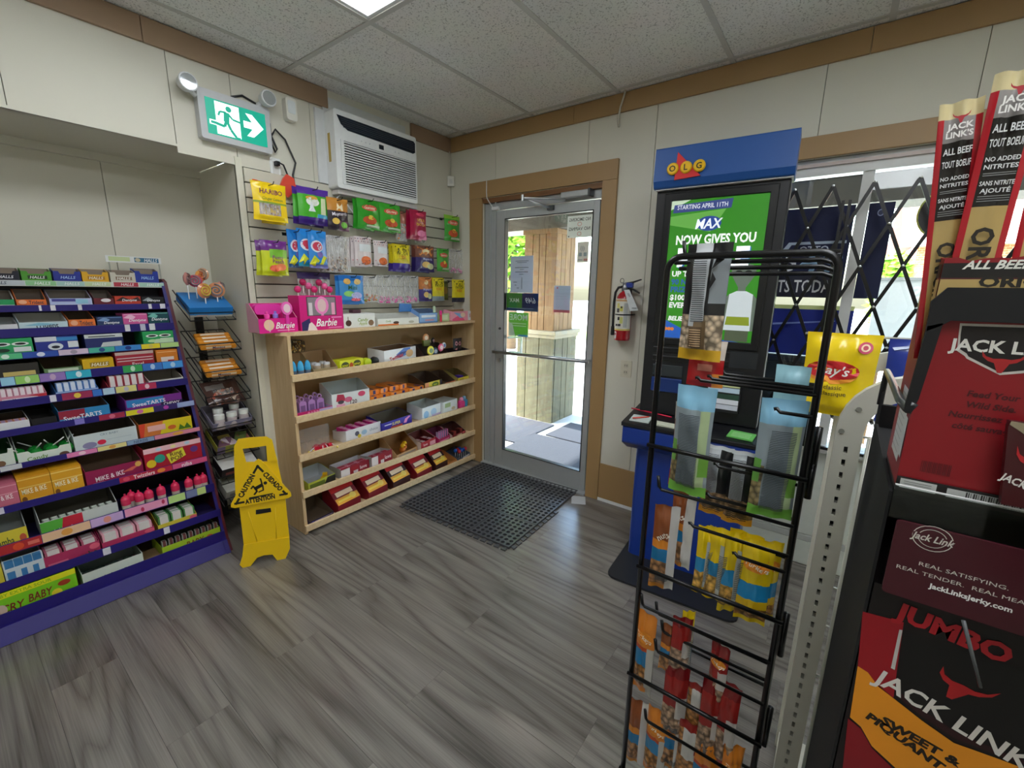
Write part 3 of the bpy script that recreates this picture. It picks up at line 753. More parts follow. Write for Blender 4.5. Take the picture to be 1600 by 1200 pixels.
def bag(name, label, cat, loc, rz, w, h, t, zones, ops, group=None, seed=0, tilt=0.0, yaw=0.0, crimp=.06, clear_zone=None, contents=None, nx=14, nz=20):
    """pillow pack hanging from its top edge at loc; zones: (v0, v1, u0, u1, colour or material)"""
    T, P = bag_surface(w, h, t, seed, crimp)
    m = MB()
    for side in (-1, 1):
        gv = [P(-1 + 2 * i / nx, j / nz, side) for j in range(nz + 1) for i in range(nx + 1)]; gf, gm = [], []
        for i in range(nx):
            for j in range(nz):
                uc, vc = -1 + (2 * i + 1) / nx, (j + .5) / nz; mm = None
                for (a, b, c, d, col) in zones:
                    if a <= vc <= b and c <= uc <= d: mm = col
                if isinstance(mm, str): mm = M(mm, .28, coat=.3)
                q = [j * (nx + 1) + i, j * (nx + 1) + i + 1, (j + 1) * (nx + 1) + i + 1, (j + 1) * (nx + 1) + i]
                if side > 0: q.reverse()
                gf.append(q); gm.append(mm)
        m.quilt(gv, gf, gm)
    # top and bottom seals
    o = m.build(name, None, loc, rz)
    me = o.data
    for vtx in me.vertices: vtx.co.z -= h
    tag(o, label, cat, group)
    o.rotation_euler = (0, tilt, rz + yaw)
    if ops:
        def warp(x, y, z):
            v = min(1, max(0, z / h)); ww = w / 2 * (1 - .05 * math.sin(PI * v)); u = max(-1, min(1, x / ww))
            q = P(u, v, -1); return (x, q[1] - .0016 + y, z - h)
        p = MB().decor(ops, w, h, 0.0, warp, .0004); p.build('printing', o)
    if contents:
        col, n, v0, v1, r = contents; b = MB(); rnd = random.Random(seed + 5)
        for k in range(n):
            v = rnd.uniform(v0, v1); u = rnd.uniform(-.75, .75); tt = max(0.0, T(u, v) - r * 1.1)
            b.ball((u * w / 2 * .95, rnd.uniform(-tt, tt), v * h - h), r * rnd.uniform(.8, 1.1), M(col[k % len(col)], .5), 6, 4, .8)
        b.build('candy_pieces', o, kind='stuff')
    return o

# ------------------------------------------------------------------ above: exit sign, cords, air conditioner
ex = thing('exit_sign', 'green running man emergency exit sign with two lamp heads', 'exit sign', (0.0, -1.597, 2.178), LEFTWALL)
MB().prism(rounded(-.168, .168, 0, .226, .012), -.05, 0.0, M('#c4c6c8', .4)).build('housing', ex, bevel=.004)
EG = M('#0f9d83', .35, emit=.55, var=.02); EW = M('#f4fff8', .35, emit=.75, var=.01)
fc = MB().box(-.138, .142, -.0515, -.049, .028, .19, EG); face = fc.build('lit_face', ex)
p = MB()
p.flat([(-.098, .035), (.012, .035), (.012, .183), (-.098, .183)], EW, -.0522)
GM = EG
cx_ = -.045
p.add([(cx_ + .0135 * math.cos(a * PI / 8) + .008, -.0528, .160 + .0135 * math.sin(a * PI / 8)) for a in range(16)], [tuple(range(16))], GM)
def limb(pts, wd):
    for (a, b) in zip(pts, pts[1:]):
        d = Vector((b[0] - a[0], b[1] - a[1])).normalized(); nx, nz = -d.y * wd / 2, d.x * wd / 2
        p.flat([(a[0] - nx, a[1] - nz), (b[0] - nx, b[1] - nz), (b[0] + nx, b[1] + nz), (a[0] + nx, a[1] + nz)], GM, -.0529)
limb([(-.047, .143), (-.052, .098)], .026)
limb([(-.050, .142), (-.078, .140), (-.086, .120)], .009); limb([(-.042, .140), (-.022, .118), (.012, .113)], .009)
limb([(-.053, .100), (-.062, .076), (-.100, .082)], .013); limb([(-.047, .098), (-.034, .066), (-.012, .038)], .013)
p.flat([(-.016, .032), (.008, .032), (.008, .040), (-.012, .040)], GM, -.0529)
p.flat([(-.128, .072), (-.098, .072), (-.098, .094), (-.128, .094)], EW, -.0521); limb([(-.122, .083), (-.098, .082)], .012)
p.flat([(.03, .098), (.072, .098), (.042, .060), (.075, .060), (.128, .114), (.075, .168), (.042, .168), (.072, .130), (.03, .130)], EW, -.0522)
p.build('pictogram', face)
for x, z, dx in ((-.215, .215, .03), (.150, .262, .01)):
    lh = MB().lathe([(.012, .0), (.034, -.008), (.040, -.05), (.038, -.056)], (x, -.045, z), M('#d9dbdc', .35), 16, 'y'); hd = lh.build('lamp_head', ex)
    MB().lathe([(.0, -.048), (.015, -.050), (.030, -.0545), (.033, -.057), (.0, -.0585)], (x, -.045, z), M('#c9cfd2', .12, .7), 16, 'y').build('reflector', hd)
    MB().tube([(x, -.045, z), (x * .8, -.036, z - .03), (x * .75, -.036, .20)], .012, M('#d9dbdc', .35), 8).build('swivel_arm', ex)
L_ = lambda y, z, x=.02: (x, y, z)
tag(MB().tube([L_(-1.60, 2.413), L_(-1.54, 2.442, .006), L_(-1.46, 2.42, .006), L_(-1.418, 2.34), L_(-1.418, 2.24), L_(-1.40, 2.20), L_(-1.39, 2.22), L_(-1.415, 2.28), L_(-1.39, 2.32), L_(-1.34, 2.28), L_(-1.29, 2.17), L_(-1.315, 2.10, .027), L_(-1.31, 2.0, .03), L_(-1.32, 1.95, .05), L_(-1.355, 1.93, .06)], .0055, BLACK, 6).build('power_cord'), 'black power cord looping down beside the exit sign', 'cord')
tag(MB().tube([L_(-1.405, 2.15, .036), L_(-1.37, 2.14, .036), L_(-1.335, 2.05, .036), L_(-1.33, 2.0, .045)], .005, BLACK, 6).build('power_cord'), 'short black cord from the wall outlet behind the exit sign', 'cord')
ot = thing('wall_outlet', 'white wall outlet half hidden under the exit sign', 'outlet', (0, -1.40, 2.12), LEFTWALL)
MB().box(-.03, .03, -.006, 0, -.055, .055, WHITE).build('cover_plate', ot, bevel=.003); MB().box(-.016, .016, -.009, -.006, -.035, .035, M('#d8d8d4', .4)).build('receptacle', ot)
pg = MB().box(-.012, .012, -.04, -.009, .01, .034, BLACK).build('plug', None, (0, -1.40, 2.12), LEFTWALL, bevel=.004); tag(pg, 'black plug pushed into the outlet under the exit sign', 'plug')
md = thing('motion_detector', 'white rounded motion detector below the left ceiling trim', 'motion detector', (0, -1.30, 2.385), LEFTWALL)
MB().prism(rounded(-.03, .03, 0, .115, .014), -.045, 0, M('#e4e2d8', .45)).build('body', md, bevel=.006); MB().prism(rounded(-.021, .021, .035, .10, .008), -.048, -.044, M('#dfe4e4', .3)).build('lens', md)
ss = thing('wall_sensor', 'small white sensor box in the corner beside the door casing', 'sensor', (0.012, -0.012, 2.275), PI / 4)
MB().box(-.028, .028, -.03, -.004, 0, .075, M('#dddcd3', .45)).build('body', ss, bevel=.004); MB().box(-.012, .012, -.032, -.03, .02, .05, M('#cfd0ca', .3)).build('lens', ss)
tag(MB().tube([(.01, -.03, 2.63), (.012, -.03, 2.55), (.025, -.03, 2.48), (.012, -.02, 2.42), (.012, -.03, 2.36)], .0035, M('#d8d6c8', .5), 5).build('sensor_wire'), 'pale wire in the room corner down to the small sensor', 'wire')
tag(MB().tube([(1.47, -.03, 2.63), (1.44, -.022, 2.55), (1.425, -.012, 2.48), (1.43, -.006, 2.45)], .006, M('#cfccbd', .5), 5).build('loose_cable'), 'loose pale cable hanging from the ceiling above the fire extinguisher', 'cable')

ac = thing('air_conditioner', 'white window air conditioner through the wall beside the ceiling', 'air conditioner', (0.0, -0.777, 2.065), LEFTWALL)
W2 = .314
m = MB().prism(rounded(-W2, W2, 0, .435, .014), -.12, -.0195, WHITE); body = m.build('housing', ac, bevel=.006)
MB().prism([(-W2 + .02, .405), (W2 - .025, .405), (W2 - .012, .395), (W2 - .012, .335), (W2 - .03, .325), (-W2 + .09, .335), (-W2 + .045, .36)], -.1225, -.118, M('#1d2530', .25)).build('air_outlet', ac)
q = MB()
for k in range(5): q.prism([(-W2 + .06 - k * .004, .345 + k * .011), (W2 - .02, .345 + k * .011), (W2 - .02, .349 + k * .011), (-W2 + .06 - k * .004, .349 + k * .011)], -.1245, -.122, M('#2a3440', .3))
q.build('outlet_vane', ac)
MB().box(-W2 + .045, W2 - .012, -.1205, -.118, .028, .272, M('#1a1c20', .5)).build('grille_backing', ac)
lv = None
for k in range(17):
    z = .030 + k * .0144
    if lv is None: lv = MB().box(-W2 + .05, W2 - .014, -.127, -.1205, 0, .0062, WHITE).build('louvre', ac, (0, 0, z))
    else:
        o = lv.copy(); COL.objects.link(o); o.location = (0, 0, z)
MB().box(-W2 + .035, -W2 + .055, -.127, -.118, .026, .274, WHITE).build('grille_edge', ac)
dp = MB().box(.0, .036, -.122, -.118, .288, .315, M('#1e262b', .2)).build('display', ac)
for x in (-.1, -.07, -.13, .13, .16): MB().lathe([(0, -.0015), (.004, -.0015), (.004, .002)], (x, -.12, .30), M('#c9cdd0', .4), 8, 'y').build('button', ac)
MB().box(-.3145, -.3125, -.07, -.045, .15, .31, M('#b79a3a', .4)).build('energy_label', ac)
MB().box(-W2 - .055, -W2 + .01, -.018, 0, .028, .445, M('#dcdfe0', .4)).build('side_panel', ac, bevel=.003)
MB().box(-W2, W2, -.012, 0, .437, .525, M('#d3d6d5', .45)).build('top_panel', ac, bevel=.002)
MB().box(-W2 + .02, W2 + .02, -.09, -.0195, -.03, -.002, M('#d4cdcb', .4)).build('mounting_rail', ac, bevel=.003)
tag(MB().tube([(.06, -1.03, 2.045), (.07, -1.10, 1.98), (.08, -1.13, 1.94), (.06, -1.05, 1.90), (.05, -.93, 1.85), (.05, -.88, 1.84), (.055, -.92, 1.91), (.06, -1.0, 1.99)], .0045, M('#e3e3e0', .5), 5).build('power_cord'), 'white air conditioner cord looped above the candy bags', 'cord')

# ------------------------------------------------------------------ wooden shelf unit
sh = thing('wooden_shelf', 'maple candy shelf with six lipped shelves against the slatwall', 'shelf', (0, -0.775, 0), LEFTWALL)
Y0, Y1 = -1.548 + .775, -.006 + .775
MB().prism([(0, 0), (-.26, 0), (-.26, 1.204), (0, 1.204)], Y0, Y0 + .018, MAPLE_UP, 'x').build('side_panel', sh, bevel=.001)
MB().prism([(0, 0), (-.26, 0), (-.26, 1.204), (0, 1.204)], Y1 - .018, Y1, MAPLE_UP, 'x').build('side_panel', sh, bevel=.001)
MB().box(Y0 + .018, Y1 - .018, -.012, -.002, 0.0, 1.204, M('#a8865a', .6)).build('back_panel', sh)
MB().prism([(Y0 - .035, -.001), (Y0 - .035, -.20), (Y0 + .035, -.275), (Y1, -.275), (Y1, -.001)], 1.204, 1.223, MAPLE, 'z').build('top_board', sh, bevel=.002)
SHZ = [.958, .717, .482, .252, .032]
for k, z in enumerate(SHZ):
    s = MB().box(Y0 + .018, Y1 - .018, -.255, -.012, z - .006, z + .006, MAPLE).build('shelf_board', sh)
    MB().box(Y0, Y1, -.276, -.2602, z - .011, z + .029, MAPLE).build('front_lip', s, bevel=.002)
MB().box(Y0 + .018, Y1 - .018, -.24, -.225, 0, .02, M('#8f7146', .6)).build('kick_board', sh)

# ------------------------------------------------------------------ stock on the wooden shelf
def on_shelf(row, x=.243): return lambda y: (x, y, 1.2235 if row == 0 else SHZ[row - 1] + .0065)
def s_tray(row, ywh, D, bh, col, ops, label, name='candy_tray', x=.243, yaw=0, **kw):
    y, w, h = ywh; x -= abs(math.sin(yaw)) * w / 2; D = min(D, x - .03); loc = on_shelf(row, x)(y)
    return tray(name, label, 'tray', loc, LEFTWALL + yaw, w, D, h, bh, col, ops, **kw), loc
def s_box(row, ywh, D, col, ops, label, name='candy_box', x=.243, yaw=0, cat='box', **kw):
    y, w, h = ywh; x -= abs(math.sin(yaw)) * w / 2; D = min(D, x - .03); loc = on_shelf(row, x)(y)
    return carton(name, label, cat, loc, LEFTWALL + yaw, w, D, h, col, ops, **kw), loc
PK = '#e21a8c'
# top of the shelf
ob, loc = s_tray(0, (-1.568, 0.2079, 0.0781), .13, .155, PK, [('e', .25, .55, .13, .38, '#f0c8a8'), ('t', 'Barbie', .66, .5, .42, '#ffffff', {'shear': .35, 'maxw': .5}), ('r', .45, .9, .12, .18, '#f7a6d6')], 'bright pink open display box of pump bottles, left end of shelf top', 'display_box', .225, inner=M('#d81d86', .5), side='#d89fb0')
MB().prism(rounded(-.085, .055, .095, .150, .02), .075, .115, M('#ee3fae', .4)).build('header_panel', ob, bevel=.004)
for k in range(3):
    p = world_of(loc, LEFTWALL, -.05 + .05 * k, .02 + .01 * (k % 2), .003)
    b = MB().lathe([(.019, 0), (.021, .004), (.021, .055), (.009, .066), (.009, .075)], (0, 0, 0), M(['#f4c3d8', '#c9b3ea', '#f2d0b0'][k], .2), 12)
    b = tag(b.build('candy_bottle', None, p), ['pink capped', 'lavender capped', 'peach'][k] + ' spray candy bottle in the pink display box', 'bottle', 'spray bottles in the pink box')
    MB().lathe([(.014, .075), (.014, .094), (.007, .098), (.007, .112)], (0, 0, 0), M(['#ff4fb0', '#9a7fe0', '#ff4fb0'][k], .3), 10).build('pump_cap', b)
hb = tag(MB().prism([(-.028 + .028 + .03 * math.cos(t * PI / 10), .13 + .036 * math.sin(t * PI / 10)) for t in range(20)], 0, .012, M('#f26cc0', .3)).build('hairbrush_candy', None, world_of(loc, LEFTWALL, .045, -.012, 0), LEFTWALL), 'pink oval hairbrush shaped candy leaning on the first pink box', 'candy')
MB().box(-.008, .008, .001, .011, .045, .096, M('#e43aa6', .3)).build('handle', hb); MB().prism([(.019 * math.cos(t * PI / 8), .13 + .024 * math.sin(t * PI / 8)) for t in range(16)], -.001, 0.0, M('#f3d2d9', .3)).build('mirror', hb)
ob, loc = s_box(0, (-1.313, 0.2686, 0.1976), .12, '#d8127e', [('r', .16, .84, .42, .97, '#4d4248'), ('r', .18, .82, .44, .95, '#8d8488'), ('e', .5, .72, .16, .26, '#f58ac8'), ('e', .5, .72, .10, .19, '#e7c6c4'), ('r', .47, .53, .42, .5, '#f58ac8'), ('r', .2, .28, .44, .8, '#dcd2d6'), ('r', .72, .8, .44, .8, '#f5a9c8'), ('p', [(.02, 0), (.02, .24), (.2, .36), (.22, .12), (.16, 0)], '#2c2a60'), ('p', [(.14, 0), (.18, .2), (.24, .24), (.32, .12), (.36, 0)], '#efe0dc'), ('t', 'Barbie', .58, .22, .22, '#ffffff', {'shear': .35, 'maxw': .5}), ('r', .7, .95, .34, .38, '#f58ac8'), ('r', .62, .95, .04, .07, '#f58ac8')], 'tall magenta window box of hairbrush candy on the shelf top', 'display_box', .225)
AP = [('t', 'Candy', .6, .55, .24, '#8aa63a', {'shear': .2, 'maxw': .45}), ('t', 'Apple', .6, .28, .2, '#a5b95a', {'shear': .2, 'maxw': .42}), ('e', .14, .34, .09, .22, '#4a2a1c'), ('e', .86, .3, .09, .22, '#8a6a4a'), ('r', .12, .14, .5, .8, '#6a4a30')]
s_box(0, (-1.0631, 0.2272, 0.0858), .10, '#e9ebe6', AP, 'closed white carton with caramel apple print on the shelf top', x=.225)
tag(MB().prism(rounded(-.03, .03, 0, .022, .006), 0, .04, M('#4a2230', .35)).build('candy_pack', None, (.18, -1.052, 1.3092 + .001), LEFTWALL), 'small dark red pack lying on the white apple carton', 'candy')
ob, loc = s_tray(0, (-0.7515, 0.3519, 0.0451), .11, .075, '#e7e9e3', [('t', 'Candy', .24, .62, .26, '#7d9a34', {'shear': .2, 'maxw': .35}), ('r', 0, .48, 0, .2, '#e9781c'), ('e', .42, .36, .07, .2, '#4a2a1c'), ('e', .8, .35, .07, .2, '#b8b8a8')], 'open white carton with an orange foot on the shelf top', x=.225, inner=CARDW)
ob, loc = s_tray(0, (-0.4797, 0.1757, 0.0713), .10, .10, '#7fa9dc', [('r', .1, .9, .55, .8, '#dfe8f2'), ('r', .3, .8, .2, .35, '#c98a9a'), ('r', 0, 1, 0, .12, '#4f7fc0')], 'pale blue candy tray with a raised lid on the shelf top', x=.225, inner=M('#5a6f90', .6))
tag(MB().prism([(-.06, 0), (.06, 0), (.055, .055), (-.05, .06)], 0, .006, M('#2a76c6', .4)).build('tray_lid', None, (.135, -0.6185, 1.305), LEFTWALL), 'blue cardboard lid standing behind the open white carton', 'lid')
for px, zt, c, cap, lab in ((-0.4126, .12, '#3f9a4a', '#cfe6c4', 'green candy tube with a pale cap standing on the shelf top'), (-0.3459, .085, '#d8405a', '#ec3a92', 'pink candy tube with a magenta cap standing on the shelf top')):
    b = tag(MB().lathe([(.009, 0), (.009, zt * .62), (.010, zt * .62)], (0, 0, 0), M(c, .2), 10).build('candy_tube', None, (.215, px, 1.2235)), lab, 'candy')
    MB().lathe([(.011, zt * .62), (.011, zt * .95), (.006, zt)], (0, 0, 0), M(cap, .3), 10).build('cap', b)
s_tray(0, (-0.3019, 0.1223, 0.0608), .08, .05, '#bcd39a', [('r', .15, .85, .2, .8, '#d9e6c4')], 'small pale green candy tray on the shelf top', x=.20)
s_tray(0, (-0.0882, 0.2869, 0.0745), .10, .085, '#f0a3b8', [('p', [(0, .2), (.2, .5), (.4, .4), (.5, 0), (0, 0)], '#ea5f8a'), ('p', [(.05, .9), (.3, .8), (.42, .3), (.3, .3)], '#8ab6e0'), ('e', .42, .6, .1, .25, '#f6dcc4'), ('r', .62, 1, .0, 1, '#dfe4ea'), ('r', .68, .95, .3, .7, '#c9a9b4')], 'pink and white rainbow candy tray at the right end of the shelf top', x=.225)

# first shelf
for k, (px) in enumerate((-1.5077, -1.4705, -1.4285)):
    b = tag(MB().lathe([(.016, 0), (.018, .01), (.017, .035)], (0, 0, 0), M('#5d6f86', .3), 10).build('candy_bottle', None, (.225 if k else .215, px, SHZ[0] + .0065)), 'blue dolphin nosed candy bottle at the left end of the first shelf', 'bottle', 'blue nosed bottles on the first shelf')
    MB().lathe([(.018, .035), (.019, .05), (.014, .075), (.006, .09)], (0, 0, 0), M('#3fa9dc', .2), 10).build('cap', b); MB().lathe([(.0175, .036), (.0185, .043)], (0, 0, 0), M('#e7eef2', .3), 10).build('band', b)
ob, loc = s_tray(1, (-1.3271, 0.1542, 0.0319), .16, .12, '#a99770', [('r', .1, .9, .2, .6, '#d8d2c0')], 'brown cardboard tray of clear candy jars on the first shelf', inner=CARD)
for k in range(4):
    p = world_of(loc, LEFTWALL, -.03 + .06 * (k % 2), .04 + .045 * (k // 2), .003)
    b = tag(MB().lathe([(.02, 0), (.021, .004), (.021, .04), (.016, .046)], (0, 0, 0), M('#b8a890', .15), 10).build('candy_jar', None, p), 'small candy jar with a white lid in the cardboard tray', 'jar', 'jars in the cardboard tray on the first shelf')
    MB().lathe([(.019, .044), (.019, .058), (.0, .06)], (0, 0, 0), M('#d7dade', .35), 10).build('lid', b)
o = tag(MB().prism(rounded(-.05, .05, 0, .075, .018), 0, .07, M('#5b4a2e', .3)).build('sprinkle_bag', None, (.10, -1.4169, SHZ[0] + .125), LEFTWALL), 'clear bag of gold and brown sprinkle candy on the jar tray', 'bag')
b = MB(); rnd = random.Random(3)
for k in range(70): b.ball((rnd.uniform(-.045, .045), -.001, rnd.uniform(.006, .07)), .0042, M(['#d9b25a', '#8a5a2c', '#e8d9a8', '#6a4020', '#c0902c'][k % 5], .4), 5, 4)
b.build('candy_pieces', o, kind='stuff')
tag(MB().box(-.055, .055, 0, .08, 0, .118, CARD).build('cardboard_box', None, (.10, -1.4169, SHZ[0] + .0065), LEFTWALL), 'plain cardboard box under the sprinkle bag', 'box')
SP = [('e', .22, .5, .16, .34, '#3d4a12'), ('e', .72, .55, .16, .34, '#3d4a12'), ('e', .47, .42, .08, .3, '#c8541e'), ('t', 'sour', .22, .5, .3, '#e8ec30', {'maxw': .26}), ('t', 'sour', .72, .55, .3, '#e8ec30', {'maxw': .26})]
s_box(1, (-1.1446, 0.1808, 0.0608), .10, '#dfe522', SP, 'bright yellow sour candy carton on the first shelf', yaw=.1)
for k, (px, c, lab) in enumerate(((-1.0241, '#c9dc2a', 'lime round candy tub beside the yellow carton'), (-0.9644, '#15171d', 'black round candy tub between yellow and white cartons'))):
    b = tag(MB().lathe([(0, 0), (.026, .002), (.028, .03), (0, .032)], (0, 0, .029), M(c, .35), 14, 'y').build('candy_tub', None, (.235 - .0, px, SHZ[0] + .0065), LEFTWALL), lab, 'candy')
ob, loc = s_tray(1, (-0.7405, 0.3328, 0.091), .15, .10, '#e8ecf0', [('p', [(.35, .55), (.6, .98), (.82, .98), (.78, .5), (.5, .3)], '#4a78c8'), ('p', [(.3, .4), (.5, .7), (.7, .72), (.5, .3)], '#23357f'), ('e', .78, .52, .12, .3, '#d9b27e'), ('r', .3, .75, .02, .14, '#4a9ad8'), ('t', 'Twinkies', .36, .4, .3, '#cc2436', {'rot': .16, 'maxw': .62})], 'white and blue snack cake carton open at the top, first shelf', yaw=.18, inner=M('#7a5c42', .7))
def round_pop(label, y, x, z, r, col, cc, spin=0):
    b = tag(MB().lathe([(0, -.007), (r * .8, -.007), (r, 0), (r * .8, .007), (0, .007)], (0, 0, r), M(col, .3), 14, 'y').build('round_pop', None, (x, y, z), LEFTWALL + spin), label, 'candy')
    MB().lathe([(0, -.009), (r * .5, -.009), (r * .55, -.006)], (0, 0, r), M(cc, .3), 12, 'y').build('printed_disc', b)
    return b
Z1 = SHZ[0] + .0065
for k, (px, dz, xx, r, c, cc) in enumerate(((-0.3991, .0, .20, .03, '#4a6a8a', '#c9d4dc'), (-0.2888, .0, .16, .03, '#8a3a5a', '#e8b8c8'), (-0.3447, .075, .12, .026, '#2a2a30', '#d0a0a8'))):
    round_pop(['steel blue round', 'plum round', 'black and rose round'][k] + ' wrapped candy among the round ones, first shelf', px, xx, Z1 + dz + .004, r, c, cc, .2 * k)
dk, loc = s_tray(1, (-0.4224, 0.2371, 0.02), .14, .09, '#3a2a24', [], 'dark carton of round wrapped candies on the first shelf', inner=M('#3a2c22', .7))
for k, (px, dz, xx, r, c, cc) in enumerate(((-0.4975, .02, .245, .035, '#e6dc3a', '#56732a'), (-0.372, .035, .225, .03, '#e2557e', '#f3d2d9'), (-0.3169, .05, .20, .024, '#d9dde4', '#6a86b8'), (-0.439, .105, .13, .032, '#e89a5a', '#f2d9b4'))):
    round_pop(['yellow flower shaped', 'pink round', 'pale blue round', 'orange round'][k] + ' wrapped candy at the right of the first shelf', px, xx + .012, Z1 + dz, r, c, cc)
tag(MB().prism([(-.03, 0), (.03, 0), (.034, .045), (-.034, .045)], 0, .02, M('#6f7c2a', .35)).build('candy_pack', None, (.155, -0.439, Z1 + .075), LEFTWALL), 'green and black pack standing under the orange round candy', 'candy')
ob, loc = s_tray(1, (-0.1552, 0.2081, 0.02), .12, .03, '#2a2228', [], 'low black tray with dark bags, right end of the first shelf', inner=M('#2c242a', .6))
bag('candy_bag', 'black candy bag with two pink cartoon eyes at the right end', 'bag', (.19, -0.1427, Z1 + .115), LEFTWALL, .10, .11, .014, [(0, 1, -1, 1, '#231a22')], [('e', .32, .62, .14, .16, '#d99aa4'), ('e', .7, .6, .14, .16, '#d99aa4'), ('e', .32, .62, .06, .08, '#3a2030'), ('e', .7, .6, .06, .08, '#3a2030'), ('p', [(.1, .2), (.4, .3), (.35, .12)], '#d98a8a')], seed=4)
# second shelf
ob, loc = s_tray(2, (-1.4147, 0.2254, 0.0335), .14, .035, '#c2246a', [('t', 'BARBIE', .5, .5, .6, '#f4a3c8', {'maxw': .5}), ('r', .62, 1, .1, .9, '#b9b4d8')], 'low magenta tray of purple bottles, left end of the second shelf', inner=M('#c9c3dc', .5))
pb_ = None
for k in range(6):
    p = world_of(loc, LEFTWALL, -.055 + .055 * (k % 3), .03 + .05 * (k // 3), .003)
    if pb_ is None:
        b = pb_ = tag(MB().prism(rounded(-.022, .022, 0, .085, .014), 0, .032, M('#b487c4', .3)).build('candy_bottle', None, p, LEFTWALL), 'purple bag shaped candy container in the magenta tray', 'candy', 'purple containers in the magenta tray')
        MB().ring([(.014 * math.cos(t * PI / 6), .096 + .016 * math.sin(t * PI / 6)) for t in range(12)], [(.009 * math.cos(t * PI / 6), .096 + .010 * math.sin(t * PI / 6)) for t in range(12)], .008, .02, M('#c99bd2', .3)).build('handle', b)
        MB().box(-.014, .014, -.001, .0, .02, .06, M('#7d5a8c', .4)).build('printed_label', b)
    else: dup(pb_, p)
ob, loc = s_tray(2, (-1.1652, 0.2611, 0.0978), .15, .15, '#dfe4e4', [('p', [(.1, .5), (.14, .95), (.3, .9), (.36, .45)], '#b8324e'), ('e', .42, .52, .1, .18, '#d96a8c'), ('e', .78, .75, .1, .18, '#d84a70'), ('e', .22, .42, .08, .12, '#49434a'), ('r', .1, .32, .05, .3, '#e8a8c4'), ('t', '120', .55, .32, .26, '#5d4038', {'maxw': .3})], 'white plastic sided display box with pink toys, second shelf', inner=M('#b9c2c0', .5), yaw=-.05)
op = None
for k in range(6):
    y = -0.9935 + k * .083
    lab = 'orange peanut candy pack lying on the second shelf'
    if op is None:
        op = tag(MB().prism(rounded(-.04, .04, 0, .035, .012), 0, .16, M('#e8872a', .35)).build('candy_pack', None, (.245, y, SHZ[1] + .0065), LEFTWALL, bevel=.006), lab, 'candy', 'orange packs along the second shelf')
        MB().box(-.010, .010, -.0008, .0, .004, .031, M('#2c2a6a', .4)).box(-.011, .011, .01, .07, .035, .0357, M('#2c2a6a', .4)).build('printed_band', op)
    else: dup(op, (.245 - .012 * (k % 2), y, SHZ[1] + .0065), (0, 0, LEFTWALL + .12 * (k % 3 - 1)))
    if k < 4: dup(op, (.21, y + .02, SHZ[1] + .042), (0, .0, LEFTWALL + .3 * (k % 2)), 'orange peanut candy pack lying on top of the other packs', 'upper orange packs on the second shelf')
ob, loc = s_tray(2, (-0.4502, 0.198, 0.0511), .17, .10, '#d6c22e', [('e', .6, .5, .2, .36, '#5d7a1c'), ('t', 'sour', .6, .5, .3, '#f2ee4a', {'maxw': .4}), ('r', 0, .22, 0, 1, '#d98a5a'), ('r', .86, 1, 0, 1, '#2b2334')], 'long dark tray with a yellow front, right of the orange packs', inner=M('#3f2d20', .7), side='#4a3828', yaw=.12)
ob, loc = s_tray(2, (-0.2711, 0.1283, 0.02), .17, .09, '#dd7a4a', [('r', .2, .8, .4, .7, '#f2c9a4')], 'narrow orange fronted tray on the second shelf', inner=M('#4a3626', .7), side='#5a4630', yaw=.12)
ob, loc = s_tray(2, (-0.1173, 0.1452, 0.0361), .16, .085, '#e3d548', [('r', .1, .5, .3, .8, '#c9b840')], 'yellow rimmed tray at the right end of the second shelf', inner=M('#6a5a32', .7), side='#9c8d4a', yaw=.12)
tag(MB().prism(rounded(-.03, .03, 0, .04, .012), 0, .05, M('#4b2f96', .35)).build('candy_pack', None, world_of(loc, LEFTWALL, 0, .03, .004), LEFTWALL, bevel=.005), 'purple candy pack inside the yellow rimmed tray', 'candy')
# third shelf
ob = bag('candy_bag', 'open clear film pouch with red toys, left end of the third shelf', 'bag', (.205, -1.433 + .02, SHZ[2] + .160), LEFTWALL, .20, .15, .03, [(0, 1, -1, 1, FILM2)], [], seed=2)
rt = None
for k in range(5):
    p = (.225 - .022 * (k % 2), -1.3837 + .024 * k - .03, SHZ[2] + .007 + .0 * k)
    if rt is None:
        rt = tag(MB().prism(rounded(-.016, .016, 0, .03, .01), 0, .024, M('#cf2440', .3)).build('candy_toy', None, p, LEFTWALL, bevel=.004), 'small red candy toy with a white stick in the film pouch', 'candy', 'red toys in the film pouch')
        MB().tube([(-.012, .005, .026), (-.05, -.005, .012)], .003, WHITE, 5).build('stick', rt); MB().ball((-.054, -.006, .011), .007, M('#e8d060', .3), 8, 5).build('knob', rt)
    else: dup(rt, p, (0, 0, LEFTWALL + .4 * k))
ob, loc = s_tray(3, (-1.086, 0.279, 0.083), .14, .062, '#dfe1e4', [('r', 0, 1, 0, .12, '#b04a80'), ('e', .3, .55, .06, .2, '#54566a'), ('e', .36, .3, .05, .16, '#d9c23a'), ('t', 'choco', .78, .55, .24, '#9aa2ac', {'maxw': .4}), ('e', .5, .5, .08, .2, '#9fbfd8')], 'white carton packed with bright pink candy boxes, third shelf', inner=CARDW, yaw=.06)
fill_packs('candy_pack', 'bright pink candy pack standing in the white carton', 'pink packs in the white carton', loc, LEFTWALL + .06, 0.281, .14, 4, .038, .036, .078, '#ea3aa0', '#f5b3d8', 3, y0=.008)
ob, loc = s_tray(3, (-0.8052, 0.2892, 0.0667), .16, .095, '#2a209a', [('r', .08, .3, .62, .72, '#d9d6ef'), ('t', 'SUPER', .46, .6, .3, '#e6dc6a', {'maxw': .34}), ('r', .28, .66, .08, .34, '#c24a34'), ('p', [(.7, .3), (.76, .75), (.9, .95), (.95, .85), (.84, .6), (.8, .25)], '#e28ac8')], 'indigo carton with yellow lettering on the third shelf', inner=M('#5f5546', .7), yaw=.1)
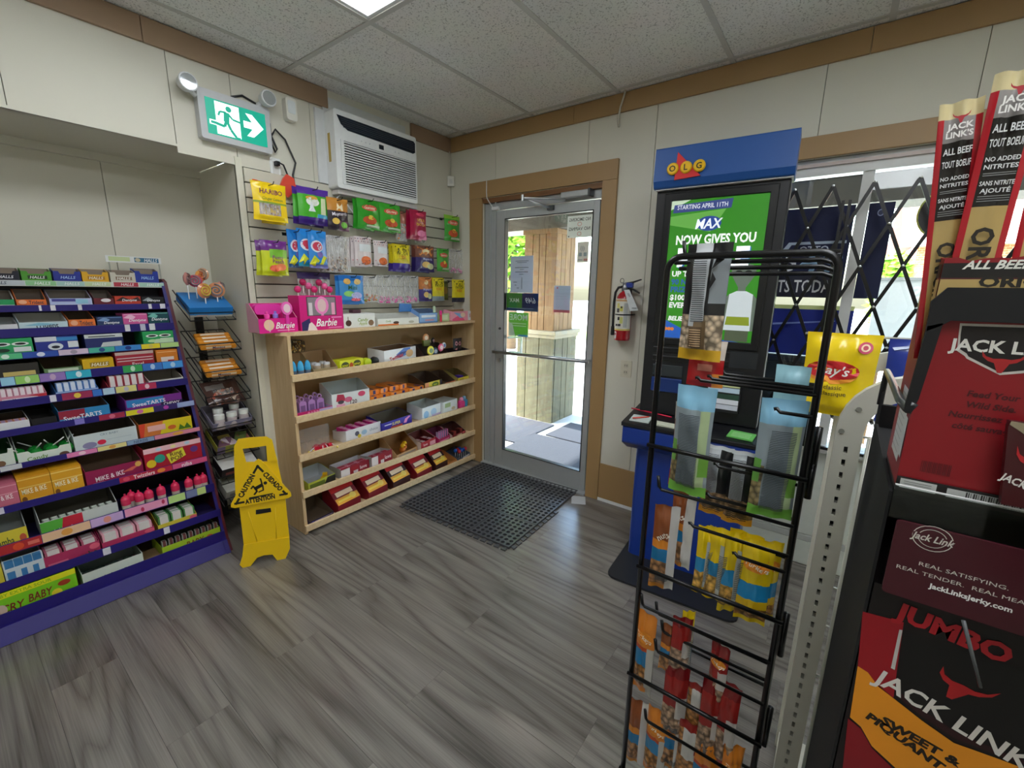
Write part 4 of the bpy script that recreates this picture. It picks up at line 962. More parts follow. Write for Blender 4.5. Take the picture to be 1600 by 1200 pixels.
ob, loc = s_tray(3, (-0.4773, 0.2123, 0.0979), .16, .115, '#dfe5e8', [('e', .2, .4, .14, .3, '#8fbbe0'), ('e', .6, .45, .16, .3, '#a8c6e2'), ('r', .5, 1, .1, .25, '#c9b4d6')], 'white open box of pale blue candy balls, third shelf', inner=M('#c4cac8', .5), yaw=.1)
for k, c in enumerate(('#d8455e', '#7fb0dc', '#c86a7e', '#8fbbe0', '#7a4a66')):
    p = world_of(loc, LEFTWALL + .1, -.05 + .024 * k, .03 + .02 * (k % 2), .018)
    tag(MB().ball((0, 0, 0), .016, M(c, .25), 10, 6).build('candy_ball', None, (p[0], p[1], SHZ[2] + .0255)), ['red', 'sky blue', 'rose', 'pale blue', 'plum'][k] + ' candy ball in the white open box', 'candy')
s_box(3, (-0.275, 0.1742, 0.0991), .14, '#dfe5e6', [('r', .1, .5, .5, .85, '#a9bd8a'), ('e', .7, .3, .14, .14, '#c8b89a')], 'white carton with green print beside the candy ball box', yaw=.1)
for k, (px, dz, xx, c, lab) in enumerate(((-0.2172, .05, .14, '#c05aa0', 'purple and white candy toy behind the white carton'), (-0.1328, 0, .235, '#ea4a92', 'hot pink candy toy at the right of the third shelf'), (-0.0774, .0, .215, '#4aa6dc', 'sky blue candy toy at the right end of the third shelf'))):
    b = tag(MB().prism(rounded(-.028, .028, 0, .07, .02), 0, .03, M(c, .3)).build('candy_toy', None, (xx, px, SHZ[2] + .0065), LEFTWALL, bevel=.006), lab, 'candy')
    MB().ball((.0, .015, .08), .018, M(['#d9d0e8', '#f39ac0', '#8fc4e8'][k], .3), 10, 6).build('head', b)
# fourth shelf
ob, loc = s_tray(4, (-1.4016, 0.188, 0.0505), .17, .085, '#aab03a', [('r', .05, .6, .2, .75, '#5c6a20'), ('p', [(.55, 0), (.7, .9), (1, .9), (1, 0)], '#24221c')], 'olive yellow open carton with a toy truck, left of the fourth shelf', inner=M('#c3c9cd', .5), yaw=.1)
tk = thing('toy_truck', 'small yellow toy truck in the olive carton', 'toy', world_of(loc, LEFTWALL + .1, .05, .05, .003), LEFTWALL + .8)
MB().box(-.03, .012, -.015, .015, .012, .035, M('#f0c21c', .3)).box(.012, .03, -.014, .014, .012, .048, M('#f0c21c', .3)).build('body', tk, bevel=.003)
for x in (-.02, .018):
    for y in (-.016, .016): MB().lathe([(0, -.004), (.010, -.004), (.010, .004), (0, .004)], (x, y, .010), BLACK, 10, 'y').build('wheel', tk)
MB().box(.02, .034, -.012, .012, .014, .024, M('#e0502a', .4)).build('bumper', tk)
RB = [('r', .0, .3, .05, .9, '#dcd6d4'), ('r', .34, .6, .5, .85, '#9a1828'), ('t', 'love', .78, .5, .35, '#f1d8da', {'maxw': .3}), ('r', .42, .58, .1, .42, '#d9d0d0')]
for nm, q, yw in (('left', (-1.1663, 0.2246, 0.0669), .08), ('right', (-0.9534, 0.187, 0.0829), .10)):
    ob, loc = s_tray(4, q, .12, .07, '#8f1a2e', RB, nm + ' of two dark red cartons of pink candy, fourth shelf', inner=M('#c8c4c4', .5), yaw=yw, side='#a8a4a2')
    fill_packs('candy_pack', 'pale pink candy pack in the ' + nm + ' dark red carton', 'pink packs in the %s dark red carton' % nm, loc, LEFTWALL + yw, q[1], .12, 3, q[1] / 3 - .006, .03, .058 if nm == 'left' else .062, '#e79aae', '#b8324e', 2)
ob, loc = s_tray(4, (-0.7241, 0.222, 0.0299), .17, .13, '#c9a070', [('r', .1, .9, .2, .6, '#8a8078')], 'plain cardboard tray holding two toy ducks, fourth shelf', inner=M('#9a6a38', .7), yaw=.14)
for k in range(2):
    d_ = thing('toy_duck', 'yellow and orange toy duck in the cardboard tray', 'toy', world_of(loc, LEFTWALL + .14, .0 + .045 * k, .05 + .025 * k, .003), LEFTWALL, 'toy ducks in the cardboard tray')
    MB().ball((0, 0, .024), .024, M('#e07c2a', .35), 10, 6).build('body', d_); MB().ball((0, -.006, .058), .018, M('#f2c21a', .35), 10, 6).build('head', d_); MB().prism([(-.006, .052), (.006, .052), (0, .060)], -.034, -.022, M('#e0641c', .4)).build('beak', d_)
ob, loc = s_tray(4, (-0.5189, 0.1716, 0.0579), .15, .10, '#a81c2c', [('t', 'love', .3, .55, .35, '#eed4d4', {'maxw': .4}), ('r', .6, 1, .1, .7, '#d99aa4')], 'red carton of brown candy bars, right of the duck tray', inner=M('#6a2a26', .6), yaw=.14, side='#c9b8b0')
fill_packs('chocolate_bar', 'dark red and white bar in the red carton', 'bars in the red carton', loc, LEFTWALL + .14, 0.1736, .12, 2, .045, .045, .052, '#8a1a28', '#e8c8c8', 2, y0=.012)
ob, loc = s_tray(4, (-0.3458, 0.1425, 0.0376), .14, .09, '#b01c58', [('r', .1, .9, .2, .5, '#e48ab0')], 'magenta tray of silver and pink sticks, fourth shelf', inner=M('#6a2040', .6), yaw=.14)
fill_packs('candy_stick', 'silver pink candy stick standing in the magenta tray', 'sticks in the magenta tray', loc, LEFTWALL + .14, 0.1445, .12, 5, .012, .012, .085, '#a99ac0', '#e2589a', 2, y0=.012)
ob, loc = s_tray(4, (-0.1727, 0.185, 0.0253), .15, .085, '#8a2a30', [('r', .35, .7, .2, .6, '#efe2c0'), ('e', .85, .6, .1, .3, '#e0606a')], 'brown red tray of wrapped bars, right end of the fourth shelf', inner=M('#4a2420', .6), yaw=.14, side='#c0a8a0')
fill_packs('chocolate_bar', 'brown wrapped bar in the right end tray', 'bars in the right end tray', loc, LEFTWALL + .14, 0.187, .12, 2, .04, .05, .045, '#5a2622', '#9a3a34', 1, y0=.012)
# bottom shelf
ob, loc = s_tray(5, (-1.4227, 0.169, 0.02), .19, .08, '#2a1c3a', [('r', .2, .95, .45, .6, '#c9b8d4'), ('e', .12, .6, .06, .3, '#4a4a9a')], 'almost empty dark tray at the left of the bottom shelf', inner=M('#6a5a48', .7), yaw=.1)
RP = [('r', 0, 1, .62, 1, '#d8262c'), ('r', 0, 1, .0, .3, '#e9a62a'), ('r', .12, .85, .36, .58, '#f3d9b8'), ('e', .75, .2, .14, .14, '#f0d060'), ('r', .08, .7, .1, .2, '#f2d24a')]
for k, (q, lab) in enumerate((((-1.2308, 0.1835, 0.0994), 'red and yellow candy carton second from the left, bottom shelf'), ((-1.004, 0.175, 0.1037), 'red and yellow candy carton third from the left, bottom shelf'), ((-0.798, 0.1763, 0.1056), 'red and yellow carton with a dark side, middle of the bottom shelf'), ((-0.5758, 0.1764, 0.094), 'red and yellow carton right of the middle, bottom shelf'), ((-0.3904, 0.1489, 0.1), 'pink red carton beside the lollipop tray, bottom shelf'))):
    y, w, h = q
    o = thing('candy_carton', lab, 'box', (.243, y, SHZ[4] + .0065), LEFTWALL + .14)
    m = MB().prism([(0, 0), (.15, 0), (.15, h + .05), (.105, h + .06), (0, h * .55)], -w / 2, w / 2, M('#7d1420' if k not in (2, 4) else '#3a1512', .45), 'x'); m.build('box_body', o)
    sl = MB(); ang = math.atan2(h + .06 - h * .55, .105); ln = math.hypot(h + .06 - h * .55, .105)
    sl.decor(RP, w * .96, ln, -.0008); pr_ = sl.build('printed_lid', o, (0, 0, h * .55)); pr_.rotation_euler = (-(PI / 2 - ang), 0, 0)
ob, loc = s_tray(5, (-0.2542, 0.1048, 0.02), .18, .07, '#d08a4a', [], 'narrow orange tray near the right end, bottom shelf', inner=M('#c98a4a', .6), yaw=.14)
ob, loc = s_tray(5, (-0.1038, 0.1605, 0.0236), .16, .05, '#5a6474', [('r', .3, .9, .2, .8, '#d9dde2')], 'grey tray of red and blue lollipops, right end of the bottom shelf', inner=M('#4a5260', .6), yaw=.14)
for k in range(7):
    c = ['#d8364a', '#2a5ec0', '#2a5ec0', '#e04a5a', '#2f6ad0', '#d8364a', '#2450b4'][k]
    p = world_of(loc, LEFTWALL + .14, -.045 + .03 * (k % 4), .03 + .04 * (k // 4), .003)
    b = tag(MB().tube([(0, 0, 0), (0, 0, .05)], .003, WHITE, 5).build('lollipop', None, p), ('red' if c[1] in 'de' else 'blue') + ' round lollipop standing in the grey bottom tray', 'lollipop', ('red' if c[1] in 'de' else 'blue') + ' lollipops in the grey tray')
    MB().ball((0, 0, .064), .017, M(c, .2), 10, 6).build('candy_head', b)

# ------------------------------------------------------------------ bags on the slatwall pegs
def peg(y, z, ln, label='black wire peg hook on the slatwall', tip=.012):
    t = MB().tube([(.018, y, z), (ln, y, z), (ln + .012, y, z + tip)], .0026, WIRE, 5)
    t.box(.018, .022, y - .012, y + .012, z - .012, z + .006, WIRE)
    return tag(t.build('peg_hook'), label, 'hook', 'black peg hooks on the slatwall')
def hang(q, t, zones, ops, label, n=1, extra=None, x=.12, yaw=0.0, seed=0, group=None, **kw):
    """bag (and n-1 more behind it) on a peg"""
    y, zt, w, h = q
    peg(y, zt - .012, x + .05)
    o = bag('candy_bag', label, 'bag', (x, y, zt), LEFTWALL, w, h, t, zones, ops, group, seed, 0, yaw, **kw)
    for k in range(1, n):
        c = dup(o, (x - (1.3 * t + .004) * k, y - .006 * k, zt - .004 * k), (0, .04 * k, LEFTWALL + yaw + .06 * k), (extra or label.replace('front ', 'rear ')) + ('' if k == 1 else ', furthest back'), group)
    return o
GUM = ['#d9b28a', '#b98a5a', '#e0c8a0']
hang((-1.5131, 2.0057, 0.1803, 0.1921), .03, [(0, 1, -1, 1, '#f2cf12'), (.14, .48, -.75, .6, FILM), (.46, .5, -1, 1, '#8aa03a')], [('t', 'HARIBO', .52, .76, .12, '#7a2a5a', {'maxw': .75}), ('t', 'Ginger Lemon', .55, .58, .07, '#7a8a2a', {'shear': .2, 'maxw': .6})],
     'front yellow gummy bag with plum lettering, top left of the slatwall', seed=1, contents=(GUM, 26, .15, .46, .008), x=.14)
b = bag('candy_bag', 'orange edged yellow gummy bag hanging behind the front yellow one', 'bag', (.10, -1.5143, 2.0168), LEFTWALL, .135, .165, .025, [(0, 1, -1, 1, '#e9a818'), (.8, 1, -1, -.6, '#e0501a'), (0, .1, -1, 1, '#e0701a')], [], seed=3, yaw=.2)
b = bag('candy_bag', 'second yellow gummy bag tucked under the front yellow one', 'bag', (.12, -1.4912, 1.9673), LEFTWALL, .125, .165, .02, [(0, 1, -1, 1, '#e6c40e')], [], seed=8, yaw=-.08)
b = MB().prism([(-.05, 0), (-.02, .06), (.0, .085), (.04, .07), (.05, .02), (.02, -.02), (.0, -.04)], 0, .012, M('#e5523e', .35)).build('red_bag', None, (.05, -1.3634, 2.0075), LEFTWALL, bevel=.004)
tag(b, 'crumpled bright red package beside the yellow gummy bags', 'bag')
hang((-1.2694, 2.0243, 0.191, 0.2005), .03, [(0, 1, -1, 1, '#47b02c'), (.82, 1, -1, 1, '#54309a'), (0, .22, -1, 1, '#3b1f78'), (.2, .28, .1, .8, '#3fa0cc')], [('e', .45, .62, .2, .12, '#e9efe6'), ('e', .42, .72, .18, .05, '#d9a53a'), ('p', [(.3, .35), (.4, .62), (.5, .35)], '#d9dfe2'), ('p', [(.68, .3), (.72, .75), (.85, .75), (.85, .3)], '#cfd9b0')],
     'front green and purple sour candy bag on the top peg row', n=2, extra='rear green and purple sour candy bag on the top peg row', seed=5, x=.14)
hang((-1.1237, 1.9931, 0.1407, 0.1846), .025, [(0, 1, -1, 1, '#2d2430'), (.62, 1, -1, 1, '#c98a3a'), (0, .3, .0, 1, '#6a4a60')], [('t', 'Maynards', .55, .52, .1, '#e6e4ee', {'rot': .1, 'maxw': .9}), ('p', [(.4, .62), (.45, .85), (.55, .74), (.7, .86), (.72, .62)], '#f0e4c0'), ('e', .35, .28, .16, .1, '#e8c45a'), ('e', .72, .18, .17, .1, '#7ac050')],
     'black and orange candy bag with a green gummy, beside the purple bags', seed=6, x=.15)
SO = [('e', .52, .72, .34, .1, '#d85a44'), ('t', 'Gummy', .52, .72, .1, '#f6ead0', {'maxw': .6}), ('e', .5, .3, .3, .14, '#c8542a'), ('e', .55, .4, .12, .08, '#e8d04a'), ('r', .35, .95, .06, .14, '#c9e0c0')]
hang((-0.8981, 2.0223, 0.1693, 0.1805), .025, [(0, 1, -1, 1, '#2f9a26')], SO, 'left of two bright green gummy bags under the air conditioner', n=2, extra='green gummy bag behind the left green one', seed=7, x=.14)
hang((-0.7283, 2.0215, 0.1749, 0.1768), .025, [(0, 1, -1, 1, '#3aa42c')], SO, 'right of two bright green gummy bags under the air conditioner', n=2, extra='green gummy bag behind the right green one', seed=9, x=.14)
hang((-0.622, 1.9922, 0.0955, 0.1955), .02, [(0, 1, -1, 1, FILM), (.6, 1, -1, 1, '#b06a5a')], [], 'clear pouch of orange candies between green and magenta bags', seed=10, x=.12, contents=(['#e0863a', '#d9b48a', '#c85a3a'], 22, .08, .55, .009))
hang((-0.492, 2.015, 0.1557, 0.1972), .025, [(0, 1, -1, 1, '#a3123f'), (0, .3, .0, 1, '#e26a9a')], [('e', .6, .86, .25, .07, '#e2486a'), ('t', 'SOUR', .62, .66, .1, '#e8b84a', {'maxw': .6}), ('t', 'PATCH', .62, .52, .1, '#e8b84a', {'maxw': .6}), ('e', .62, .2, .25, .12, '#f08ab4')], 'dark magenta sour candy bag on the top peg row', n=2, extra='magenta sour candy bag behind the dark magenta one', seed=11, x=.15)
hang((-0.4178, 1.9773, 0.1058, 0.1747), .018, [(0, 1, -1, 1, '#3f7a2c'), (0, .35, -1, 1, FILM)], [], 'dark green bag half hidden behind the magenta bag', seed=12, x=.08)
hang((-0.1367, 2.0286, 0.17, 0.1906), .025, [(0, 1, -1, 1, '#3da030'), (.85, 1, -1, 1, '#8ac83a')], SO, 'green gummy bag alone at the right end of the top row', seed=13, x=.14)
# second row
hang((-1.522, 1.7129, 0.1431, 0.183), .03, [(0, 1, -1, 1, '#c5cf1e'), (.72, 1, -1, 1, '#6a2a80'), (.5, .76, -.4, 1, '#7ab83a')], [('t', 'Fuzzy', .58, .52, .1, '#8a4a7a', {'maxw': .6}), ('t', 'Peach', .58, .40, .1, '#8a4a7a', {'maxw': .6}), ('e', .45, .2, .2, .1, '#ea6a4a'), ('e', .68, .24, .2, .1, '#f08a5a')], 'front purple and yellow gummy bag at the left of the second row', n=2, extra='rear purple and yellow gummy bag at the left of the second row', seed=14, x=.15)
BL = [('e', .42, .58, .3, .16, '#d8dce8'), ('e', .44, .58, .24, .12, '#c83a54'), ('p', [(.0, .1), (.25, .34), (.5, .2), (.3, .05)], '#d8dc2a'), ('p', [(.5, .1), (.75, .34), (.95, .3), (.7, .1)], '#cdd62a'), ('e', .55, .36, .14, .08, '#7a6ab0')]
hang((-1.3929, 1.7836, 0.1031, 0.2067), .025, [(0, 1, -1, 1, '#1f78c8'), (0, .12, -1, 1, '#1a4a7a')], BL, 'leftmost of three blue candy bags on the second row', seed=15, x=.13, yaw=.3)
hang((-1.3328, 1.7938, 0.1222, 0.2068), .025, [(0, 1, -1, 1, '#2583d2'), (0, .12, -1, 1, '#1f93b0')], BL, 'middle of three blue candy bags on the second row', seed=16, x=.15, yaw=.1)
hang((-1.2815, 1.789, 0.1144, 0.2103), .025, [(0, 1, -1, 1, '#2a86d4'), (0, .12, -1, 1, '#6a70b0')], BL, 'rightmost of three blue candy bags on the second row', seed=17, x=.17)
hang((-1.1465, 1.7779, 0.1971, 0.2157), .03, [(0, 1, -1, 1, FILM)], [], 'clear bag of brown chocolate pieces on the second row', n=2, extra='clear bag of brown chocolate pieces behind the front clear one', seed=18, x=.14, contents=(['#7a5540', '#b59a7a', '#d9cdb8', '#5a4030', '#c9b090'], 60, .05, .42, .008))
WP = [('r', .25, .95, .5, .75, '#dfe6e8'), ('e', .6, .2, .3, .15, '#e2743a')] + [('e', .08 + .13 * (k % 7), .92 - .09 * (k // 7) if k < 14 else .05 + .04 * (k % 5), .025, .018, ['#8a3a50', '#5a4a70', '#c05a6a'][k % 3]) for k in range(21)]
hang((-0.9605, 1.7892, 0.1284, 0.1831), .022, [(0, 1, -1, 1, '#d9cfcf')], WP, 'front white speckled candy bag with an orange fruit, second row', n=3, extra='white speckled candy bag behind the front speckled one', seed=19, x=.15)
hang((-0.8166, 1.7792, 0.1132, 0.1657), .02, [(0, 1, -1, 1, '#ddd3d2')], WP, 'white speckled candy bag beside the yellow and purple bag', seed=20, x=.14)
YP = [('p', [(.12, .4), (.08, .6), (.12, .95), (.9, .95), (.92, .6), (.86, .4)], '#e6d61c'), ('t', 'SOUR', .5, .78, .12, '#2a3a1a', {'maxw': .6}), ('t', 'PATCH', .5, .66, .11, '#2a3a1a', {'maxw': .6}), ('t', 'KIDS', .5, .52, .11, '#d8782a', {'maxw': .5})] + [('e', .15 + .14 * k, .9 - .08 * (k % 2), .03, .03, '#3a4a1a') for k in range(6)]
hang((-0.652, 1.7691, 0.1573, 0.1821), .024, [(0, 1, -1, 1, '#3a2488'), (.3, 1, -.95, .95, '#cdbb1a')], YP, 'front yellow and violet sour candy bag on the second row', n=2, extra='yellow and violet sour candy bag behind, second row', seed=21, x=.15)
MY = [('p', [(.2, .62), (.1, .95), (.45, .8), (.6, .98), (.7, .8), (.95, .95), (.85, .62)], '#dd8a44'), ('e', .5, .78, .16, .09, '#f2e2b0'), ('t', 'Maynards', .6, .5, .09, '#c9cdf0', {'maxw': .7}), ('e', .5, .28, .2, .12, '#e8c67a'), ('e', .75, .22, .18, .12, '#c9cfa0')]
hang((-0.4278, 1.7797, 0.1883, 0.1879), .024, [(0, 1, -1, 1, '#2f2268'), (.55, 1, -1, 1, '#7a4a3a')], MY, 'violet and orange gummy bag on the second row', n=2, extra='violet and orange gummy bag behind, second row', seed=22, x=.14)
hang((-0.2425, 1.7719, 0.1302, 0.1676), .024, [(0, 1, -1, 1, '#46a636')], SO, 'narrow green gummy bag on the second row', seed=23, x=.14)
hang((-0.0761, 1.7803, 0.1922, 0.1841), .016, [(0, 1, -1, 1, FILM)], [], 'clear pouch of pink candies at the right end of the second row', seed=24, x=.12, contents=(['#e48ac0', '#d86ab0', '#f0b0d4'], 16, .04, .2, .009))
# third row
hang((-1.0603, 1.5467, 0.1787, 0.1798), .024, [(0, 1, -1, 1, '#3f8fd0'), (0, .14, -1, 1, '#2a78c4'), (.8, 1, -1, 1, '#1f6ab8')], [('e', .3, .78, .14, .1, '#e0b05a'), ('e', .7, .78, .14, .1, '#e0c07a'), ('t', 'Mini', .5, .58, .15, '#1f5a3a', {'maxw': .5}), ('e', .35, .36, .2, .1, '#8acb6a'), ('e', .65, .3, .22, .12, '#b4b8e4'), ('e', .6, .16, .2, .06, '#e46a7a')], 'bright blue bag of mini gummies on the third row', n=2, extra='bright blue bag behind the front bright blue one', seed=25, x=.15)
hang((-0.9058, 1.548, 0.1297, 0.1709), .018, [(0, 1, -1, 1, FILM)], [], 'clear pouch of orange and green candies on the third row', seed=26, x=.13, contents=(['#d9863a', '#7a8a2a', '#b8482a'], 22, .05, .28, .009))
for k, (a, b_) in enumerate(((590, 612), (610, 634), (632, 655))):
    hang(((-0.7929, 1.5561, 0.1166, 0.189), (-0.6788, 1.5601, 0.1349, 0.1947), (-0.5549, 1.5599, 0.1376, 0.1963))[k], .018, [(0, 1, -1, 1, FILM)], [], ['left', 'middle', 'right'][k] + ' of three clear pouches of pink candies, third row', seed=27 + k, x=.13, contents=(['#e87ab8', '#dc5aa4', '#f2a8d0'], 24, .04, .24, .009))
hang((-0.4198, 1.5552, 0.1342, 0.1793), .02, [(0, 1, -1, 1, '#3a2a78'), (.5, 1, -1, 1, '#c2763a')], MY, 'violet and orange gummy bag on the third row', seed=31, x=.13)
hang((-0.2954, 1.5543, 0.1288, 0.1749), .02, [(0, 1, -1, 1, '#d9c91c'), (0, .2, -1, 1, '#8a9aa0')], YP, 'yellow sour candy bag on the third row beside the violet bag', seed=32, x=.14)
hang((-0.1923, 1.5328, 0.0925, 0.1494), .018, [(0, 1, -1, 1, '#5a5f28')], [('e', .5, .5, .3, .2, '#8a6a2a')], 'olive bag between two yellow bags on the third row', seed=33, x=.10)
hang((-0.0684, 1.5461, 0.158, 0.1793), .02, [(0, 1, -1, 1, '#dccb1e'), (0, .22, -1, 1, '#2a2c44')], YP, 'yellow sour candy bag at the right end of the third row', seed=34, x=.14)
ob = bag('candy_bag', 'clear bag of pink wrapped lollipops hanging above the magenta boxes', 'bag', (.11, -1.2833, 1.554), LEFTWALL, .21, .15, .02, [(0, 1, -1, 1, FILM), (.75, 1, -1, 1, '#3a2a58')], [], seed=35)
peg(-1.2833, 1.554 - .012, .16)
for k in range(7):
    y = -1.4057 + .033 * k; z = 1.4642 + .02 * ((k * 2) % 3 - 1)
    o = tag(MB().tube([(.145, y, z - .05), (.145, y, z)], .003, WHITE, 5).build('wrapped_lollipop'), 'pink foil wrapped lollipop in the clear bag above the magenta boxes', 'lollipop', 'pink lollipops above the magenta boxes')
    MB().ball((.145, y, z + .012), .020, M(['#d83a7a', '#b02458', '#e46aa0'][k % 3], .2, coat=.4), 10, 6).build('candy_head', o)

# ------------------------------------------------------------------ purple gum and candy rack
ROWS = [(-.359, 1.479, 1.455), (-.325, 1.368, 1.34), (-.287, 1.266, 1.228), (-.254, 1.162, 1.134), (-.23, 1.062, 1.022), (-.194, .965, .93), (-.138, .847, .818), (-.117, .697, .673), (-.067, .536, .505), (-.013, .388, .343), (.03, .246, .207), (.047, .117, .067)]
YC, YR, YLF = -2.5, -1.897, -3.2
pr = thing('candy_rack', 'tall purple stepped rack of gum and candy against the recess', 'rack', (0, YC, 0), LEFTWALL)
xr, xl = YR - YC, YLF - YC
prof = [(.49, 0), (-.095, 0), (-.062, .064), (-.055, .066), (.36, 1.484), (.40, 1.50), (.49, 1.50)]
MB().prism([(a + .006 if a < .3 else a, b) for a, b in prof], xr + .002, xr + .016, MAROON, 'x').build('side_panel', pr)
MB().prism([(a + .006 if a < .3 else a, b) for a, b in prof], xl - .016, xl - .002, MAROON, 'x').build('side_panel', pr)
q = MB(); q.prism([(-.106, .0), (-.066, .0), (-.05, .066), (-.066, .066)], xr - .02, xr + .001, PURPLE, 'x'); q.prism([(-.055, .066), (-.043, .066), (.372, 1.484), (.36, 1.484)], xr - .012, xr + .002, PURPLE, 'x')
q.build('edge_trim', pr)
MB().prism([(-.104, .002), (-.075, .002), (-.045, .0655), (-.064, .0655)], xl, xr, PURPLE, 'x').build('base_front', pr, bevel=.002)
MB().box(xl, xr, -.04, .469, .058, .064, PURPLE).build('base_top', pr)
MB().box(xl, xr, .47, .49, .066, 1.50, M('#1d1a26', .6)).build('back_panel', pr)
for k in range(12):
    x, zt, zb = ROWS[k]
    if k < 11:
        s = MB().box(xl, xr - .002, -x, min(.468, -x + .27), zb, zb + .006, M('#2a2250', .5)).build('shelf_board', pr)
    else: s = MB().box(xl, xr - .002, -x + .002, min(.46, -x + .3), zb, zb + .006, M('#8a6f55', .7)).build('shelf_board', pr)
    lip = MB().box(xl, xr - .001, -x - .004, -x, zb - .002, zt, PURPLE if k else M('#d9dcd6', .4)).build('shelf_lip', pr, bevel=.001)
    def lab(y0, y1, col, ops=(), z0=.05, z1=.95):
        h = zt - zb; w = y1 - y0
        m = MB().box(-w / 2, w / 2, -.0012, 0, 0, h * (z1 - z0), M(col, .4))
        if ops: m.decor(ops, w, h * (z1 - z0), -.0018)
        m.build('price_strip', lip, ((y0 + y1) / 2 - YC, -x - .004, zb + h * z0))
    H_ = lambda c='#f2f4f2': [('t', 'HALLS', .55, .5, .6, c, {'shear': .25, 'maxw': .6})]
    D_ = lambda c: [('e', .5, .5, .12, .4, c)]
    for it in ([(-2.6006, -2.419, '#bfc6cc', H_('#44505c')), (-2.417, -2.3174, '#8fc890', H_()), (-2.3152, -2.219, '#a9cdc8', H_()), (-2.2166, -2.1205, '#c9d8a8', H_()), (-2.108, -2.0094, '#b83a4a', H_()), (-2.004, -1.898, '#a9cfc0', H_())],
               [(-2.3946, -2.3864, '#e8e6ea'), (-2.3571, -2.3401, '#e8e6ea'), (-2.263, -2.2493, '#d8d6e0'), (-1.9885, -1.9747, '#e8e6ea'), (-1.9382, -1.9153, '#e8e6ea')],
               [(-2.1086, -2.0881, '#e8e6ea'), (-2.0461, -2.0246, '#c8c6da'), (-2.0083, -1.9835, '#e8e6ea')],
               [(-2.5856, -2.4849, '#5cc88a', D_('#dff2e6')), (-2.4829, -2.371, '#2f54b0', D_('#dfe4f2')), (-2.3689, -2.2672, '#d9c3d8', D_('#a99ab0')), (-2.2649, -2.1696, '#4fb8a0', D_('#2a4a8a')), (-2.1672, -2.0648, '#3a8ad0', D_('#1f3a8a')), (-2.0622, -1.9831, '#ead92e', D_('#d9c860')), (-1.9803, -1.8996, '#b9dc8a')],
               [(-2.5664, -2.5253, '#9ad0ea'), (-2.5233, -2.4508, '#9ad46a', D_('#d9efc0')), (-2.4488, -2.3652, '#9a7ac0', D_('#c8a9c8')), (-2.3631, -2.276, '#35b8d0', D_('#dff2f6')), (-2.1557, -2.0782, '#3aa85a', D_('#c8ead0')), (-2.0756, -1.9936, '#3a7ac8', D_('#b8d4f0')), (-1.9908, -1.901, '#48a0e8', D_('#b8dcf6'))],
               [(-2.4347, -2.414, '#dcdae6'), (-2.395, -2.2912, '#a8325a', D_('#ead04a')), (-2.2889, -2.2563, '#3a7ad0'), (-2.2516, -2.2084, '#b9d4e6'), (-2.2035, -2.123, '#e6dc8a', D_('#c9c6d0')), (-2.1178, -2.0403, '#c4355c', D_('#f0d0d8'))],
               [(-2.3772, -2.3443, '#8a80d0'), (-2.2922, -2.1966, '#a82a48', D_('#d9708a')), (-2.1916, -2.0806, '#eadc2e', D_('#d86ab0')), (-2.0752, -1.9806, '#3a2a6a', D_('#c04ab0')), (-1.9777, -1.901, '#9fb0dc')],
               [(-2.6311, -2.5682, '#c9cfd4'), (-2.4276, -2.3238, '#e884b8', D_('#f8d0e0')), (-2.3215, -2.2138, '#e8d890', D_('#e0a04a')), (-2.2113, -2.1025, '#8fa8c4', [('t', 'NERDS', .5, .5, .6, '#4a5a7a', {'maxw': .8})]), (-2.0998, -1.898, '#e890a4', D_('#f4b04a'))],
               [(-2.6775, -2.649, '#d9d6e6'), (-2.273, -2.0592, '#c22440', [('t', 'Twizzlers', .45, .5, .7, '#f8ecec', {'maxw': .4}), ('e', .78, .5, .08, .4, '#f0903a'), ('e', .12, .5, .06, .4, '#e0506a')]), (-2.0564, -1.8993, '#e05a8a', [('t', 'nibs', .4, .5, .75, '#f8f2f6', {'maxw': .5})])],
               [(-2.7041, -2.5678, '#b82a2e', [('e', .5, .5, .12, .4, '#e0502a'), ('r', .7, .95, .3, .7, '#e87a6a')]), (-2.5658, -2.41, '#eac09a', D_('#e8a04a')), (-2.4078, -2.2922, '#c9a9d8', D_('#e89a8a')), (-2.2849, -2.1149, '#ea9abc', [('e', .9, .6, .04, .3, '#c2305a'), ('e', .4, .4, .04, .3, '#c2305a')]), (-2.1094, -2.0362, '#bfe08a'), (-2.0304, -1.9408, '#7a86b0', [('r', .55, 1, 0, 1, '#c9e08a')])],
               [(-2.3926, -2.3651, '#dcdae6'), (-2.1579, -2.1335, '#dcdae6')], [])[k]:
        lab(*it)

def p_loc(row, y): x, zt, zb = ROWS[row - 1]; return (x - .008, y, zb + .0065)
def depth(row): return min(.2, .455 + ROWS[row - 1][0])
def clear_h(row, h): return h if row < 2 else min(h, ROWS[row - 2][2] - ROWS[row - 1][2] - .0105)
def p_tray(row, ywh, back, col, ops, label, name='candy_tray', D=None, **kw):
    y, w, h = ywh; h = clear_h(row, h); back = clear_h(row, max(back, h)); l = p_loc(row, y)
    return tray(name, label, 'tray', l, LEFTWALL, w, D or depth(row) - .01, h, back, col, ops, **kw), l
def p_box(row, ywh, col, ops, label, name='candy_box', D=None, **kw):
    y, w, h = ywh; h = clear_h(row, h); l = p_loc(row, y)
    return carton(name, label, 'box', l, LEFTWALL, w, D or depth(row) * .8, h, col, ops, **kw), l
def gum(loc, w, n, h, c1, c2, label, group, D=.09, rows=2, name='gum_pack'):
    fill_packs(name, label, group, loc, LEFTWALL, w - .004, D, n, (w - .012) / n - .001, .022, h, c1, c2, rows, 'candy')
HL = lambda c, d: [('r', .2, .85, .42, .68, d), ('t', 'HALLS', .52, .55, .2, c, {'shear': .25, 'maxw': .55}), ('r', .1, .9, .1, .14, c)]
